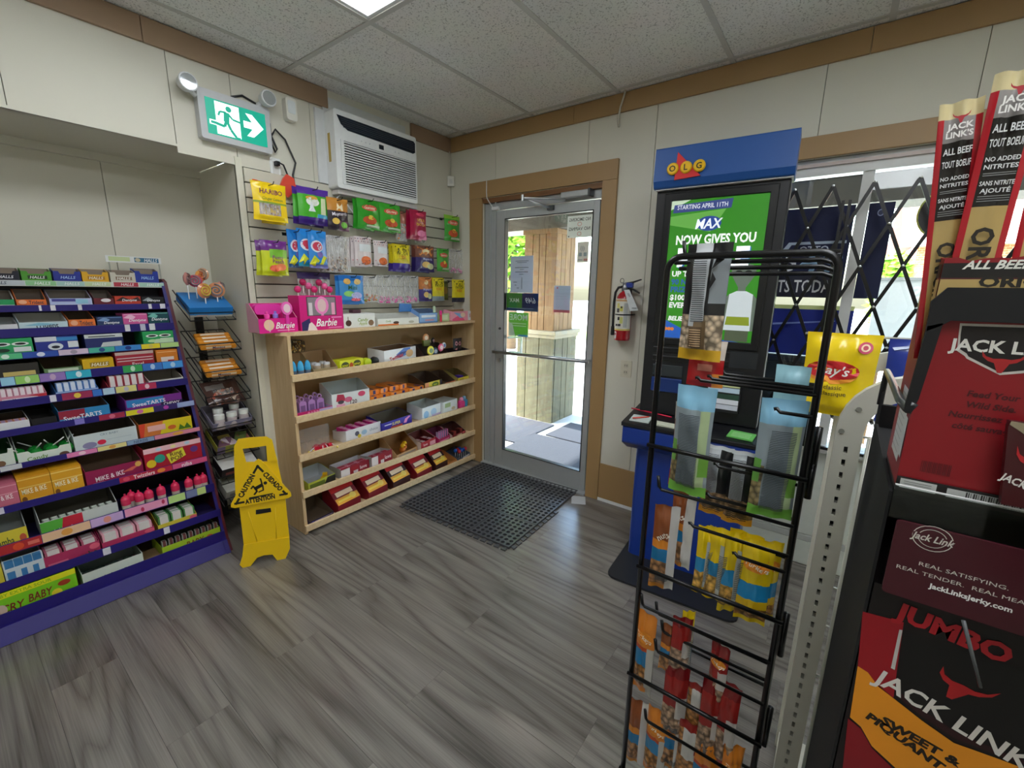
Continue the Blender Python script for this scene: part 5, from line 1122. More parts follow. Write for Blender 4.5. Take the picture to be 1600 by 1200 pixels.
for (q, c, d, t_, lab) in (((-2.4738, 0.0878, 0.0584), '#15162a', '#15162a', '#e8eaf2', 'black cough drop carton with white lettering, top shelf of the purple rack'), ((-2.3755, 0.097, 0.0597), '#4c9a2a', '#1f3a18', '#eef4ea', 'green cough drop carton on the top shelf of the purple rack'), ((-2.2726, 0.0961, 0.0641), '#1c2f92', '#1c2f92', '#a9c8f2', 'blue cough drop carton between green and yellow, top shelf'), ((-2.1709, 0.0988, 0.0652), '#e3ac1c', '#b07a1c', '#f8f2dc', 'yellow cough drop carton on the top shelf of the purple rack'), ((-2.0638, 0.1014, 0.0663), '#cfcabb', '#8a7460', '#f2efe6', 'cream cough drop carton on the top shelf of the purple rack'), ((-1.9639, 0.0998, 0.0772), '#223a9c', '#223a9c', '#a9d0f6', 'blue cough drop carton at the right end of the top shelf')):
    p_tray(1, q, q[2] + .014, c, HL(t_, d), lab, 'cough_drop_carton', D=.075, notch=True, inner=M('#8f8072', .7))
dh = thing('shelf_talker', 'white cough drop header strip on clear legs above the rack', 'sign', (-.40, -1.9986, 1.50), LEFTWALL)
w_ = 0.2324
MB().box(-w_ / 2, w_ / 2, -.002, 0, 1.5802 - 1.50, 1.6135 - 1.50, M('#e6e8e6', .4)).build('header_strip', dh)
hh = 1.6135 - 1.5802
MB().decor([('r', .05, .42, .2, .85, '#c9d8a0'), ('r', .5, .95, .15, .85, '#2f6a8a'), ('e', .56, .5, .05, .3, '#c9c0a0'), ('t', 'HALLS', .8, .5, .55, '#eef4f6', {'shear': .25, 'maxw': .25})], w_, hh, -.0024).build('printing', dh, (0, 0, 1.5802 - 1.50))
for s in (-1, 1): MB().box(s * w_ * .45 - .003, s * w_ * .45 + .003, 0, .002, .0, 1.6069 - 1.50, PLEXI).build('clear_leg', dh)
TR = lambda t, c, x=.65: [('t', t, x, .72, .34, c, {'maxw': .5})]
ob, l = p_tray(2, (-2.5031, 0.0753, 0.0471), .085, '#e3e6e4', [('r', 0, 1, .5, 1, '#1f9a5a')], 'white and green gum tray, left of the second shelf', inner=M('#8f8478', .7))
ob, l = p_tray(2, (-2.412, 0.0952, 0.0464), .092, '#e8722a', TR('Trident', '#2a3040') + [('e', .2, .75, .14, .2, '#f2b08a')], 'orange gum tray on the second shelf of the purple rack', inner=M('#8a7c70', .7)); gum(l, ob.dimensions.x, 4, .04, '#e88a4a', '#f2d8c0', 'orange gum pack in the orange gum tray', 'packs in the upper orange gum tray')
ob, l = p_tray(2, (-2.2801, 0.1479, 0.0515), .09, '#b9c4ea', [('r', .05, .6, .7, .95, '#4a4a9a'), ('r', .6, .9, .5, .9, '#9ad0e8'), ('r', .1, .9, .3, .45, '#e2e6f2')], 'wide pale blue gum tray on the second shelf', inner=M('#958a80', .7)); gum(l, ob.dimensions.x, 6, .04, '#8a92d0', '#dfe4f4', 'pale violet gum pack in the wide blue tray', 'packs in the pale blue tray')
ob, l = p_tray(2, (-2.1614, 0.076, 0.0509), .09, '#6a1828', [('e', .6, .8, .25, .18, '#e9e2e6')], 'dark red gum tray on the second shelf', inner=M('#857a72', .7))
ob, l = p_box(2, (-2.0664, 0.1048, 0.0603), '#c8402a', [('p', [(0, .6), (.3, .95), (.6, .7), (.9, .95), (1, .6)], '#3a1a18'), ('t', 'Dentyne', .55, .68, .2, '#f6eeee', {'shear': .3, 'maxw': .75})], 'red orange gum carton on the second shelf of the purple rack')
ob, l = p_box(2, (-1.9617, 0.0953, 0.0566), '#16181c', [('p', [(0, .65), (.3, .98), (.5, .75), (.4, .6)], '#9aa4a8'), ('t', 'Dentyne', .52, .68, .2, '#f2f4f4', {'shear': .3, 'maxw': .8})], 'black gum carton at the right end of the second shelf')
ob, l = p_tray(3, (-2.5205, 0.0916, 0.0516), .075, '#d9dade', [('r', 0, .4, .3, .95, '#d8147a')], 'white tray with a magenta block, left of the third shelf', inner=M('#b8bcbc', .6))
ob, l = p_tray(3, (-2.3921, 0.1574, 0.0567), .092, '#c9dfe6', TR('Trident', '#2a3a48', .55) + [('p', [(.1, .75), (.4, .95), (.8, .8), (.4, .7)], '#8ac4d8')], 'wide icy white gum tray on the third shelf', inner=CARDW)
ob, l = p_tray(3, (-2.2622, 0.094, 0.0629), .098, '#e8762c', TR('Trident', '#2a3040') + [('e', .2, .75, .14, .2, '#f2b08a')], 'orange gum tray on the third shelf beside the navy carton', inner=M('#7a6a5a', .7))
for q, c, c2, nm in (((-2.159, 0.0989, 0.0712), '#223a66', '#7a9ac8', 'navy'), ((-2.0557, 0.1038, 0.0839), '#dd5fa0', '#f6c0dc', 'pink'), ((-1.9607, 0.0933, 0.0874), '#0f4a52', '#7ac4b8', 'dark teal')):
    p_box(3, q, c, [('p', [(0, .75), (.3, .98), (.5, .8), (.4, .66)], c2), ('t', 'Dentyne', .55, .6, .17, '#f4f6f8', {'shear': .3, 'maxw': .75}), ('r', .05, .95, .93, .97, c2)], nm + ' gum carton on the third shelf of the purple rack')
EXC = lambda c: [('e', .3, .72, .2, .1, '#eef6f0'), ('e', .3, .72, .13, .06, '#10181a'), ('e', .72, .72, .2, .1, '#eef6f0'), ('e', .72, .72, .13, .06, '#10181a'), ('r', .55, .95, .3, .55, '#dfe6e4'), ('e', .3, .4, .16, .1, c)]
p_box(4, (-2.5109, 0.133, 0.0845), '#2fa864', EXC('#1c3a2c'), 'green gum carton with black ovals, left of the fourth shelf')
p_box(4, (-2.3659, 0.1408, 0.0882), '#27348f', [('r', 0, .5, .75, 1, '#d9dde2'), ('r', .5, 1, .75, .95, '#3a8ac8'), ('r', .75, 1, .35, .7, '#dfe4e8'), ('e', .45, .45, .18, .2, '#dfe6ee'), ('e', .45, .42, .1, .08, '#141a2c')], 'navy gum carton with a white face of ovals, fourth shelf')
p_box(4, (-2.1994, 0.1427, 0.0858), '#26306a', [('r', 0, 1, .78, 1, '#cfd4d4'), ('p', [(.3, 0), (.45, .5), (.95, .55), (.95, 0)], '#cdd3d2'), ('r', .1, .8, .84, .9, '#4a5052')], 'grey topped navy gum carton in the middle of the fourth shelf')
p_box(4, (-1.9809, 0.1338, 0.0842), '#2aa45c', EXC('#bfe6a8') + [('p', [(.25, 0), (.4, .5), (.98, .55), (.98, 0)], '#c9e4bf')], 'green gum carton with black ovals, right end of the fourth shelf')
ob, l = p_tray(5, (-2.5046, 0.1217, 0.0862), .075, '#2a2622', [('r', .1, .9, .3, .6, '#c9b46a')], 'dark tray of mixed white and yellow gum packs, fifth shelf', inner=M('#3a342c', .7)); gum(l, ob.dimensions.x, 7, .052, '#d6d2c0', '#c8b050', 'white and yellow gum pack in the dark mixed tray', 'packs in the dark mixed tray')
ob, l = p_tray(5, (-2.3658, 0.1272, 0.0511), .08, '#6a8a5a', [('r', .1, .9, .6, .9, '#c9d8c0')], 'brown flapped low tray with a green front, fifth shelf', inner=M('#6a5a46', .7))
p_box(5, (-2.241, 0.1138, 0.0791), '#e0b414', [('r', .22, .85, .5, .78, '#a8861c'), ('t', 'HALLS', .54, .64, .2, '#fbf4dc', {'shear': .25, 'maxw': .55})], 'yellow cough drop carton on the fifth shelf of the purple rack')
p_box(5, (-2.0972, 0.1549, 0.0994), '#a82436', [('r', 0, 1, .85, 1, '#c8b0a8'), ('r', .03, .97, .66, .7, '#e8d4d4'), ('r', .03, .97, .52, .56, '#e8d4d4'), ('t', 'Excel', .55, .36, .16, '#f2e8e8', {'maxw': .6})], 'red gum carton with white stripes on the fifth shelf')
p_box(5, (-1.9617, 0.0954, 0.0958), '#d97f24', [('r', .2, .8, .25, .6, '#e8d8d0'), ('r', .5, .8, .25, .42, '#b8302a'), ('r', .06, .94, .86, .9, '#f2c088')], 'orange gum carton at the right end of the fifth shelf')
ob, l = p_tray(6, (-2.5115, 0.1432, 0.0418), .09, '#d88aa0', [('r', .05, .8, .45, .75, '#e8d8e4'), ('t', 'Mentos', .4, .6, .22, '#4a3a5a', {'maxw': .6}), ('p', [(.6, .9), (1, .95), (1, .5)], '#c82a3a')], 'pink mint roll tray, left of the sixth shelf', inner=M('#6a5c4c', .7)); gum(l, ob.dimensions.x, 7, .07, '#d99aae', '#efe2e8', 'pink mint roll in the pink mint tray', 'mint rolls in the pink tray', name='mint_roll')
ob, l = p_tray(6, (-2.3377, 0.1465, 0.0351), .095, '#3f86d0', [('t', 'Mentos', .45, .6, .25, '#dfeaf6', {'maxw': .6}), ('r', 0, 1, .8, .95, '#a9bfe4')], 'blue mint roll tray on the sixth shelf of the purple rack', inner=M('#6a6258', .7)); gum(l, ob.dimensions.x, 6, .07, '#5a8ad0', '#d9e2f2', 'blue mint roll in the blue mint tray', 'mint rolls in the blue tray', name='mint_roll')
ob, l = p_tray(6, (-2.1517, 0.1502, 0.0262), .09, '#c83a4e', [('r', 0, 1, .6, .9, '#e2dcdc'), ('t', 'LIFESAVERS', .5, .75, .2, '#7a6a70', {'maxw': .8})], 'red and white mint roll tray on the sixth shelf', inner=M('#5c5048', .7)); gum(l, ob.dimensions.x, 5, .075, '#b03a48', '#e6dede', 'red and white mint roll in the red tray', 'mint rolls in the red tray', name='mint_roll')
p_tray(6, (-1.9903, 0.1525, 0.0339), .075, '#dcdad6', [('r', .1, .9, .3, .4, '#b0aeb4')], 'empty white tray at the right end of the sixth shelf', inner=M('#a8a294', .6))
ob, l = p_tray(7, (-2.5695, 0.1076, 0.0525), .06, '#d9dade', [], 'low white tray of small square candies, seventh shelf', inner=M('#5a4a3c', .7)); gum(l, ob.dimensions.x, 5, .05, '#d98a5a', '#b9a0c8', 'orange and lilac candy pack in the low white tray', 'packs in the low white tray', name='candy_pack')
p_tray(7, (-2.4705, 0.0786, 0.0501), .055, '#141216', [], 'empty black tray on the seventh shelf', inner=M('#16130f', .7))
p_tray(7, (-2.3346, 0.1767, 0.0666), .085, '#2f8ac4', [('r', .0, .5, .4, .98, '#98203a'), ('t', 'SweeTARTS', .45, .45, .3, '#f2f4f8', {'rot': .04, 'maxw': .75}), ('r', 0, 1, 0, .12, '#c9dff0')], 'blue and crimson candy box on the seventh shelf', inner=M('#6a5a58', .7))
p_tray(7, (-2.0676, 0.2361, 0.0733), .095, '#7a2a8c', [('r', .02, .66, .45, .95, '#2f86c8'), ('t', 'SweeTARTS', .4, .6, .26, '#f4e8f2', {'rot': .04, 'maxw': .62}), ('r', .6, 1, .05, .5, '#2a1a4a'), ('t', 'CHEWY', .8, .35, .2, '#f2eef6', {'maxw': .3})], 'purple and blue candy box, right of the seventh shelf', inner=M('#5a4c50', .7))
ob, l = p_tray(8, (-2.617, 0.0691, 0.0879), .115, '#d4ddd2', [('e', .4, .3, .2, .15, '#7a5a40')], 'white tray at the left edge of the eighth shelf', inner=M('#2f6a36', .6), notch=True)
ob, l = p_tray(8, (-2.491, 0.1676, 0.059), .125, '#dbe4d8', [('t', 'Candy', .35, .4, .3, '#6a9a3a', {'rot': .06, 'maxw': .4}), ('e', .85, .28, .1, .2, '#6a4a3a'), ('r', .15, .5, .1, .16, '#9ac080')], 'white tray of green wrapped apple pops, eighth shelf', inner=M('#39482f', .7), notch=True)
gp = None
for k in range(8):
    p = world_of(l, LEFTWALL, -.075 + .05 * (k % 4), .03 + .05 * (k // 4), .004)
    if gp is None:
        gp = tag(MB().ball((0, 0, .032), .025, M('#1f8a34', .25, coat=.4), 10, 6).build('apple_pop', None, p), 'green wrapped apple pop with a white stick in the white tray', 'candy', 'green apple pops in the white tray'); MB().tube([(0, 0, .05), (.035, -.03, .085)], .0025, WHITE, 5).build('stick', gp)
    else: dup(gp, p, (0, 0, k * 1.1))
ob, l = p_tray(8, (-2.2792, 0.2302, 0.0864), .125, '#cfd9da', [('e', .22, .36, .11, .18, '#8f8ab0'), ('e', .41, .42, .07, .14, '#e0244a'), ('r', .5, .9, .5, .52, '#a9b8c0'), ('t', 'CRY BABY', .55, .85, .12, '#8aa0ac', {'maxw': .5})], 'large pale grey candy box with a red ball print, eighth shelf', inner=M('#5a5046', .7))
p_tray(8, (-2.0404, 0.2278, 0.0861), .115, '#e0803a', [('p', [(.35, 0), (.45, 1), (1, 1), (1, 0)], '#e6cf1e'), ('p', [(0, 0), (0, 1), (.12, 1), (.05, 0)], '#e0452a'), ('r', .15, .48, .45, .8, '#f2b8b0'), ('e', .6, .5, .08, .14, '#d86a2a'), ('p', [(.72, .25), (.76, .6), (.84, .35), (.9, .62), (.98, .25)], '#4a7a1c')], 'orange and yellow fruit candy box, right of the eighth shelf', inner=M('#6a5c48', .7))
MK = lambda c, d: [('t', 'MIKE & IKE', .45, .5, .18, c, {'rot': .05, 'maxw': .75}), ('r', 0, 1, .62, .66, d), ('r', 0, 1, .9, .94, d)]
p_box(9, (-2.6462, 0.0955, 0.1171), '#c86a80', MK('#f8e8ea', '#e09aa8'), 'dusty pink candy carton, left of the ninth shelf')
p_box(9, (-2.5464, 0.1, 0.1289), '#dc9a1e', MK('#fbeec8', '#f2c860') + [('r', .1, .8, .1, .2, '#f0b840'), ('e', .12, .22, .08, .1, '#7a4a10')], 'left of two gold candy cartons on the ninth shelf')
p_box(9, (-2.4444, 0.1001, 0.1285), '#e2a422', MK('#fbeec8', '#f6d070') + [('r', .1, .8, .1, .2, '#f0b840'), ('e', .12, .22, .08, .1, '#7a4a10')], 'right of two gold candy cartons on the ninth shelf')
p_tray(9, (-2.2797, 0.212, 0.0872), .12, '#98184e', [('t', 'MIKE & IKE', .4, .48, .26, '#f6e4ec', {'rot': .06, 'maxw': .5}), ('r', .1, .3, .2, .26, '#e0a8c0'), ('p', [(.6, .5), (.8, .7), (.95, .75), (.8, .5)], '#e06a5a'), ('e', .92, .8, .06, .16, '#e8b45a')], 'wide magenta candy box with white lettering, ninth shelf', inner=M('#6b5340', .7))
ob, l = p_tray(9, (-2.0389, 0.2499, 0.1332), .135, '#b81a34', [('r', .0, 1, .8, 1, '#f4c4cc'), ('e', .25, .9, .05, .06, '#bcd8ea'), ('e', .75, .92, .05, .06, '#bcd8ea'), ('e', .5, .9, .05, .06, '#f6e6a0'), ('e', .1, .38, .08, .16, '#e8c820'), ('e', .25, .52, .09, .17, '#2fa08a'), ('p', [(.36, .62), (.66, .78), (.7, .42), (.42, .2)], '#e8d840'), ('t', 'Ring', .53, .6, .16, '#5a2a20', {'rot': .12, 'maxw': .26}), ('t', 'POP', .54, .40, .16, '#5a2a20', {'rot': .12, 'maxw': .24}), ('e', .86, .6, .07, .13, '#6a3a8a')], 'bright red ring candy box with a pink top band, ninth shelf', inner=M('#6b5a44', .7))
ob, l = p_tray(10, (-2.6523, 0.1016, 0.0914), .13, '#d8c63a', [('t', 'mamba', .3, .5, .4, '#4a5a2a', {'maxw': .6}), ('e', .85, .5, .1, .2, '#c85a3a')], 'white tray with a yellow front, left of the tenth shelf', inner=M('#9aa09c', .6), side='#a9aeac')
ob, l = p_tray(10, (-2.4329, 0.2601, 0.0839), .14, '#c9cfca', [('p', [(0, 0), (0, .98), (.3, .98), (.2, .0)], '#58b03c'), ('p', [(.24, .3), (.28, .98), (.52, .98), (.52, .35)], '#c8243a'), ('t', 'Nerds', .27, .3, .3, '#e6e8f4', {'shear': .25, 'maxw': .28})], 'wide white tray with green and red front, tenth shelf', inner=M('#4a463c', .7))
fill_packs('candy_tube', 'small clear candy tube standing in the wide white tray', 'tubes in the wide white tray', l, LEFTWALL, 0.247, .12, 9, .022, .022, .075, '#8f978c', '#d9e2d8', 2, 'candy', y0=.01)
bp_ = None
for k, (px) in enumerate((-2.2679, -2.2381, -2.2153, -2.1765, -2.1258, -2.0647, -2.0041, -1.9622, -1.9346)):
    p = (ROWS[9][0] - .03 - (.035 if k == 1 else .0), px, ROWS[9][2] + .0065)
    if bp_ is None:
        bp_ = tag(MB().lathe([(.016, 0), (.018, .01), (.018, .05), (.013, .056)], (0, 0, 0), M('#cfc0b4', .15), 12).build('bottle_pop', None, p), 'clear baby bottle candy with a pink cap on the tenth shelf', 'candy', 'pink capped bottle candies on the tenth shelf')
        MB().lathe([(.019, .048), (.020, .06), (.019, .078), (.012, .09), (.005, .094), (.004, .104)], (0, 0, 0), M('#e0315f', .15, coat=.4), 12).build('cap', bp_)
    else: dup(bp_, p)
ob, l = p_tray(11, (-2.7115, 0.0331, 0.0992), .10, '#d6c63a', [], 'yellow fronted tray at the left edge of the eleventh shelf', inner=M('#9a9a8a', .6))
ob, l = p_tray(11, (-2.6342, 0.114, 0.0777), .07, '#c9d4da', [('r', .05, .25, .2, .8, '#3a7ab0'), ('r', .4, .55, .2, .8, '#3a7ab0'), ('r', .7, .85, .2, .8, '#3a7ab0')], 'white tray of blue printed packs, eleventh shelf', inner=M('#8a908e', .6)); fill_packs('candy_pack', 'white pack with a blue print in the white tray', 'blue printed packs on the eleventh shelf', l, LEFTWALL, ob.dimensions.x, .1, 4, .035, .03, .10, '#cfd8dc', '#3a78aa', 1)
MA = lambda c: [('r', .05, .4, .1, .5, c), ('t', 'mamba', .66, .35, .34, '#2a4a30', {'maxw': .6, 'rot': .05}), ('e', .9, .75, .1, .2, '#e0607a')]
for q, c, c2, c3, lab in (((-2.4865, 0.1813, 0.0744), '#b02f5c', '#d86a88', '#b05a70', 'left of two raspberry pink chew cartons, eleventh shelf'), ((-2.29, 0.1985, 0.0533), '#b8325e', '#e07a98', '#e8a4b4', 'right of two raspberry pink chew cartons, eleventh shelf'), ((-2.0907, 0.1697, 0.0477), '#d9c640', '#e8dc80', '#4a8a4a', 'yellow chew carton of green packs, right of the eleventh shelf')):
    ob, l = p_tray(11, q, .10, c, MA(c2), lab, inner=M('#5a4038', .7))
    nm = {'l': 'dark pink chew pack in the left raspberry carton', 'r': 'pale pink chew pack in the right raspberry carton', 'y': 'green chew pack in the yellow carton'}[lab[0]]
    fill_packs('chew_pack', nm + ', eleventh shelf', nm.replace(' pack', ' packs'), l, LEFTWALL, q[1], .12, 3, q[1] / 3 - .008, .028, .085, c3, '#d9d4d0', 3)
ob, l = p_tray(12, (-2.6633, 0.3387, 0.1411), .12, '#7cc81a', [('r', 0, 1, .8, 1, '#e6e21a'), ('t', 'CRY BABY EXTRA SOUR', .45, .90, .11, '#8ac010', {'maxw': .8}), ('t', 'CRY', .42, .42, .28, '#7a2a1a', {'shear': .2, 'maxw': .2}), ('t', 'BABY', .66, .5, .28, '#7a2a1a', {'shear': .2, 'maxw': .22}), ('e', .88, .62, .06, .1, '#a83a1a'), ('e', .8, .35, .05, .14, '#e8d430'), ('e', .32, .42, .05, .2, '#c9b0a0')], 'lime green sour candy box on the bottom of the purple rack', inner=M('#9ab83a', .6))
ob, l = p_tray(12, (-2.3665, 0.2211, 0.0819), .085, '#d0d8cc', [('r', .33, .35, .35, .5, '#5a625a'), ('r', .44, .46, .35, .5, '#5a625a'), ('r', .66, .7, .45, .5, '#3a403a')], 'plain white box of dark grey bottles on the rack bottom', inner=M('#8f9a92', .6))
for k in range(4):
    p = world_of(l, LEFTWALL, -.075 + .05 * k, .05, .01)
    tag(MB().lathe([(0, -.04), (.02, -.038), (.021, .03), (.010, .04), (.010, .055)], (0, 0, .024), M('#4a5a52', .2), 12, 'y').build('grey_bottle', None, p, LEFTWALL + .3), 'dark grey bottle lying in the plain white box', 'bottle', 'grey bottles in the white box')
ob, l = p_tray(12, (-2.0459, 0.2639, 0.0692), .055, '#a3c22a', [('t', 'BABY', .55, .5, .5, '#7a3a1a', {'maxw': .3}), ('e', .8, .5, .06, .2, '#c85a3a')], 'lime tray of clear candy tubes, right of the rack bottom', inner=M('#5a5a4a', .7))
fill_packs('candy_tube', 'clear candy tube with a dark cap in the lime tray', 'tubes in the lime tray', l, LEFTWALL, 0.2689, .15, 9, .018, .02, .09, '#aab0ac', '#6a3a3a', 1, 'candy', y0=.012)
tag(MB().box(-.05, .05, 0, .15, 0, .012, CARD).build('cardboard_divider', None, p_loc(12, -2.2187), LEFTWALL), 'flat brown cardboard between white and lime trays on the rack bottom', 'cardboard')

# ------------------------------------------------------------------ black wire candy stand in the recess corner
ws = thing('wire_stand', 'black wire candy stand with sloped tiers in the recess corner', 'rack', (-.20, -1.755, 0), LEFTWALL)
MB().box(-.02, .02, .15, .162, 0.01, 1.42, BLACK).build('post', ws)
MB().tube([(-.11, -.18, .01), (-.11, .2, .01), (.11, .2, .01), (.11, -.18, .01)], .008, WIRE, 6).build('foot_frame', ws)
TIERS = [(-.125, 1.315), (-.10, 1.145), (-.07, .995), (-.045, .86), (-.025, .685), (-.01, .55), (.0, .40), (.01, .27)]
for k, (x, z) in enumerate(TIERS):
    yf = -(x + .20); zf = z - .035
    t = MB()
    t.tube([(-.112, yf, zf), (.112, yf, zf), (.112, yf, zf + .042), (-.112, yf, zf + .042)], .0032, WIRE, 6, True)
    t.tube([(-.112, yf, zf), (-.108, yf + .22, zf + .10), (.108, yf + .22, zf + .10), (.112, yf, zf)], .003, WIRE, 6)
    for s in (-1, 1): t.tube([(s * .112, yf, zf + .042), (s * .112, yf + .21, zf + .16)], .003, WIRE, 5)
    t.tube([(0, yf + .22, zf + .10), (0, .15, zf + .10 + max(0, .15 - yf - .22) * .1)], .005, WIRE, 6)
    for j in range(4): t.tube([(-.07 + .046 * j, yf, zf), (-.07 + .046 * j, yf + .22, zf + .10)], .002, WIRE, 5)
    t.build('tier_basket', ws)
def tier(k, dx=0, dy=.012, up=0.004):
    x, z = TIERS[k]; return (x - dy, -1.755 + dx, z - .035 + dy * .455 + up)
SL = math.atan2(.10, .22)
def on_tier(o, k, dx=0, dy=.028, up=.006, yaw=0): o.location = tier(k, dx, dy, up); o.rotation_euler = (SL, 0, LEFTWALL + yaw); return o
o = thing('lollipop_box', 'blue cardboard box holding swirl lollipops on the wire stand', 'box'); on_tier(o, 0)
MB().box(-.105, .105, 0, .19, 0, .055, M('#c9c9c0', .5)).build('box_body', o); MB().box(-.106, .106, -.001, .191, .012, .056, M('#1f7cc8', .4)).build('lid', o); MB().decor([('r', .1, .9, .35, .6, '#4a9ad8'), ('r', .15, .4, .2, .4, '#e0b898')], .21, .03, -.002).build('printing', o)
for k, (dx, dy, zz, a, r) in enumerate(((-.072, .10, .115, .9, .036), (-.03, .11, .10, -.5, .034), (.0, .13, .115, .6, .034), (.022, .14, .125, -.9, .034), (-.012, .05, .075, .35, .042), (.055, .07, .07, -.5, .042), (.088, .10, .07, .7, .036))):
    p = tier(0, dx, dy, .062)
    l = thing('swirl_lollipop', ['salmon swirl lollipop leaning far left in the blue box', 'rose swirl lollipop left of the group in the blue box', 'orange swirl lollipop at the back of the blue box', 'peach swirl lollipop upright at the back of the blue box', 'big peach and yellow swirl lollipop at the front of the blue box', 'grey and orange swirl lollipop right of the front one', 'rightmost swirl lollipop in the blue box'][k], 'lollipop', p, LEFTWALL + a)
    MB().tube([(0, 0, -.04), (0, 0, zz - r * .9)], .0028, WHITE, 5).build('stick', l)
    c1, c2 = [('#c98a80', '#8a6a6a'), ('#c8506a', '#8a8088'), ('#e09a4a', '#c86a4a'), ('#d9a07a', '#9a8a7a'), ('#d98a5a', '#d9c04a'), ('#d08a60', '#7f8288'), ('#b9807a', '#8a8a8a')][k]
    d = MB().lathe([(0, -.008), (r * .7, -.008), (r, 0), (r * .7, .008), (0, .008)], (0, 0, zz), M(c1, .2, coat=.4), 18, 'y'); dd = d.build('candy_disc', l)
    sp = [(r * .82 * (t / 26) * math.cos(t * .55), -.009, zz + r * .82 * (t / 26) * math.sin(t * .55)) for t in range(2, 27)]
    MB().tube(sp, .0038, M(c2, .25), 5).build('swirl', dd)
for k, (tr, n, lab) in enumerate(((1, 4, 'upper'), (2, 4, 'lower'))):
    base = None
    for j in range(n):
        lb = 'orange fruit candy roll on the %s of two orange tiers of the wire stand' % lab
        if base is None:
            base = tag(MB().prism(rounded(-.088, .088, 0, .024, .008), 0, .03, M('#e39428', .3, coat=.3)).build('candy_roll', None), lb, 'candy', 'orange rolls on the %s orange tier' % lab)
            MB().decor([('r', .15, .85, .25, .8, '#f2d9b8'), ('t', 'Mentos', .5, .5, .6, '#2a2a6a', {'maxw': .6})], .176, .024, -.0006).build('printing', base)
            q = MB().box(-.06, .06, .006, .024, .024, .0246, M('#efe0cc', .4)); q.build('printed_top', base); o = base
        else: o = dup(base)
        o['label'] = ['front', 'second', 'third', 'rearmost'][j] + ' orange fruit candy roll on the %s of two orange tiers' % lab
        on_tier(o, tr, .004 * j, .008 + .034 * j, .006, .06 * ((j * 7) % 3 - 1))
o = on_tier(bag('candy_bag', 'clear bag of brown and red candies on the fourth tier', 'bag', (0, 0, 0), 0, .19, .17, .03, [(0, 1, -1, 1, '#4a2f28'), (.3, .6, -.6, .6, FILM2), (.62, .8, -.8, .2, '#8a8480')], [('p', [(.1, .3), (.3, .5), (.2, .2)], '#a8503a'), ('p', [(.5, .15), (.9, .3), (.7, .08)], '#c8b8a8')], seed=44, contents=(['#7a3a24', '#b0603a', '#c9a890', '#4a2a20'], 60, .05, .6, .011)), 3, 0, .02, .04); o.rotation_euler = (SL - 1.25, 0, LEFTWALL); o.location.z += .05; o.location.x -= .13
tb = tray('candy_tray', 'lilac grey tray holding white capped bottles on the wire stand', 'tray', (0, 0, 0), 0, .205, .17, .05, .055, '#8a86a0', [('r', .05, .95, .2, .8, '#9a98b4')], inner=M('#6a6670', .6)); on_tier(tb, 4, 0, .028)
cb = None
for k, (dx, dy) in enumerate(((-.06, .03), (.005, .035), (.07, .04), (-.045, .085), (.045, .10))):
    p = tier(4, dx, dy, .012)
    if cb is None:
        cb = tag(MB().lathe([(.024, 0), (.026, .004), (.026, .05), (.022, .058)], (0, 0, 0), M('#b9aeb0', .12), 14).build('candy_bottle', None, p), 'front left white capped candy bottle in the lilac tray', 'bottle', 'white capped bottles in the lilac tray'); MB().lathe([(.025, .056), (.026, .06), (.026, .082), (.0, .084)], (0, 0, 0), M('#e4e8e4', .4), 14).build('cap', cb)
    else: dup(cb, p, None, ['', 'front middle', 'front right', 'rear left', 'rear right'][k] + ' white capped candy bottle in the lilac tray')
tb = tray('candy_tray', 'olive and brown tray of wrapped candy on the sixth tier', 'tray', (0, 0, 0), 0, .20, .17, .05, .06, '#9a9a3a', [('e', .6, .5, .12, .3, '#7a5a3a'), ('r', 0, .2, 0, 1, '#7a6a8a')], inner=M('#4a3f3a', .6)); on_tier(tb, 5, 0, .028)
for k in range(5):
    o = tag(MB().prism(rounded(-.03, .03, 0, .016, .006), 0, .08, M(['#6a4a5a', '#8a7a3a', '#b8a8b0', '#5a6a3a', '#8a5a4a'][k], .35)).build('candy_pack', None), ['plum', 'mustard', 'pale silver', 'moss', 'rust'][k] + ' candy pack in the olive tray of the wire stand', 'candy'); on_tier(o, 5, -.06 + .03 * k, .03 + .02 * (k % 2), .030, .5 * (k % 3 - 1))
o = carton('candy_box', 'white topped dark box on a low tier behind the yellow sign', 'box', (0, 0, 0), 0, .19, .13, .065, '#2a2224', [('r', .1, .9, .3, .6, '#8a4a44'), ('r', .4, .6, .1, .3, '#d9d4d0')], top='#d9d8d4'); on_tier(o, 6, 0, .034)
o = carton('candy_box', 'pale grey box on the lowest tier behind the yellow sign', 'box', (0, 0, 0), 0, .18, .12, .06, '#b9b9b0', [('r', .1, .6, .3, .7, '#8a8a84')]); on_tier(o, 7, 0, .034)

# ------------------------------------------------------------------ yellow caution sign
YEL = M('#eec40c', 0.32, var=0.03, scale=4.0)
wf = thing('caution_sign', 'bright yellow folding wet floor caution sign standing by the wooden shelf', 'sign', (.342, -1.825, 0), math.atan2(.883, .469))
wf.rotation_euler = (-math.radians(6), 0, math.atan2(.883, .469))
SGO = [(-0.1238, 0.3248), (-0.1359, 0.3482), (-0.0962, 0.4103), (-0.0798, 0.6595), (-0.0596, 0.6943), (-0.0221, 0.6962), (0.0686, 0.6914), (0.0939, 0.6705), (0.1235, 0.4344), (0.1746, 0.3669), (0.1686, 0.3313)]
hole = [(-0.0443, 0.6408), (0.0586, 0.6438), (0.0723, 0.6278), (0.0638, 0.5621), (0.0357, 0.584), (0.0222, 0.6), (0.001, 0.5927), (-0.0222, 0.5614), (-0.0337, 0.5632)]
MBm = MB()
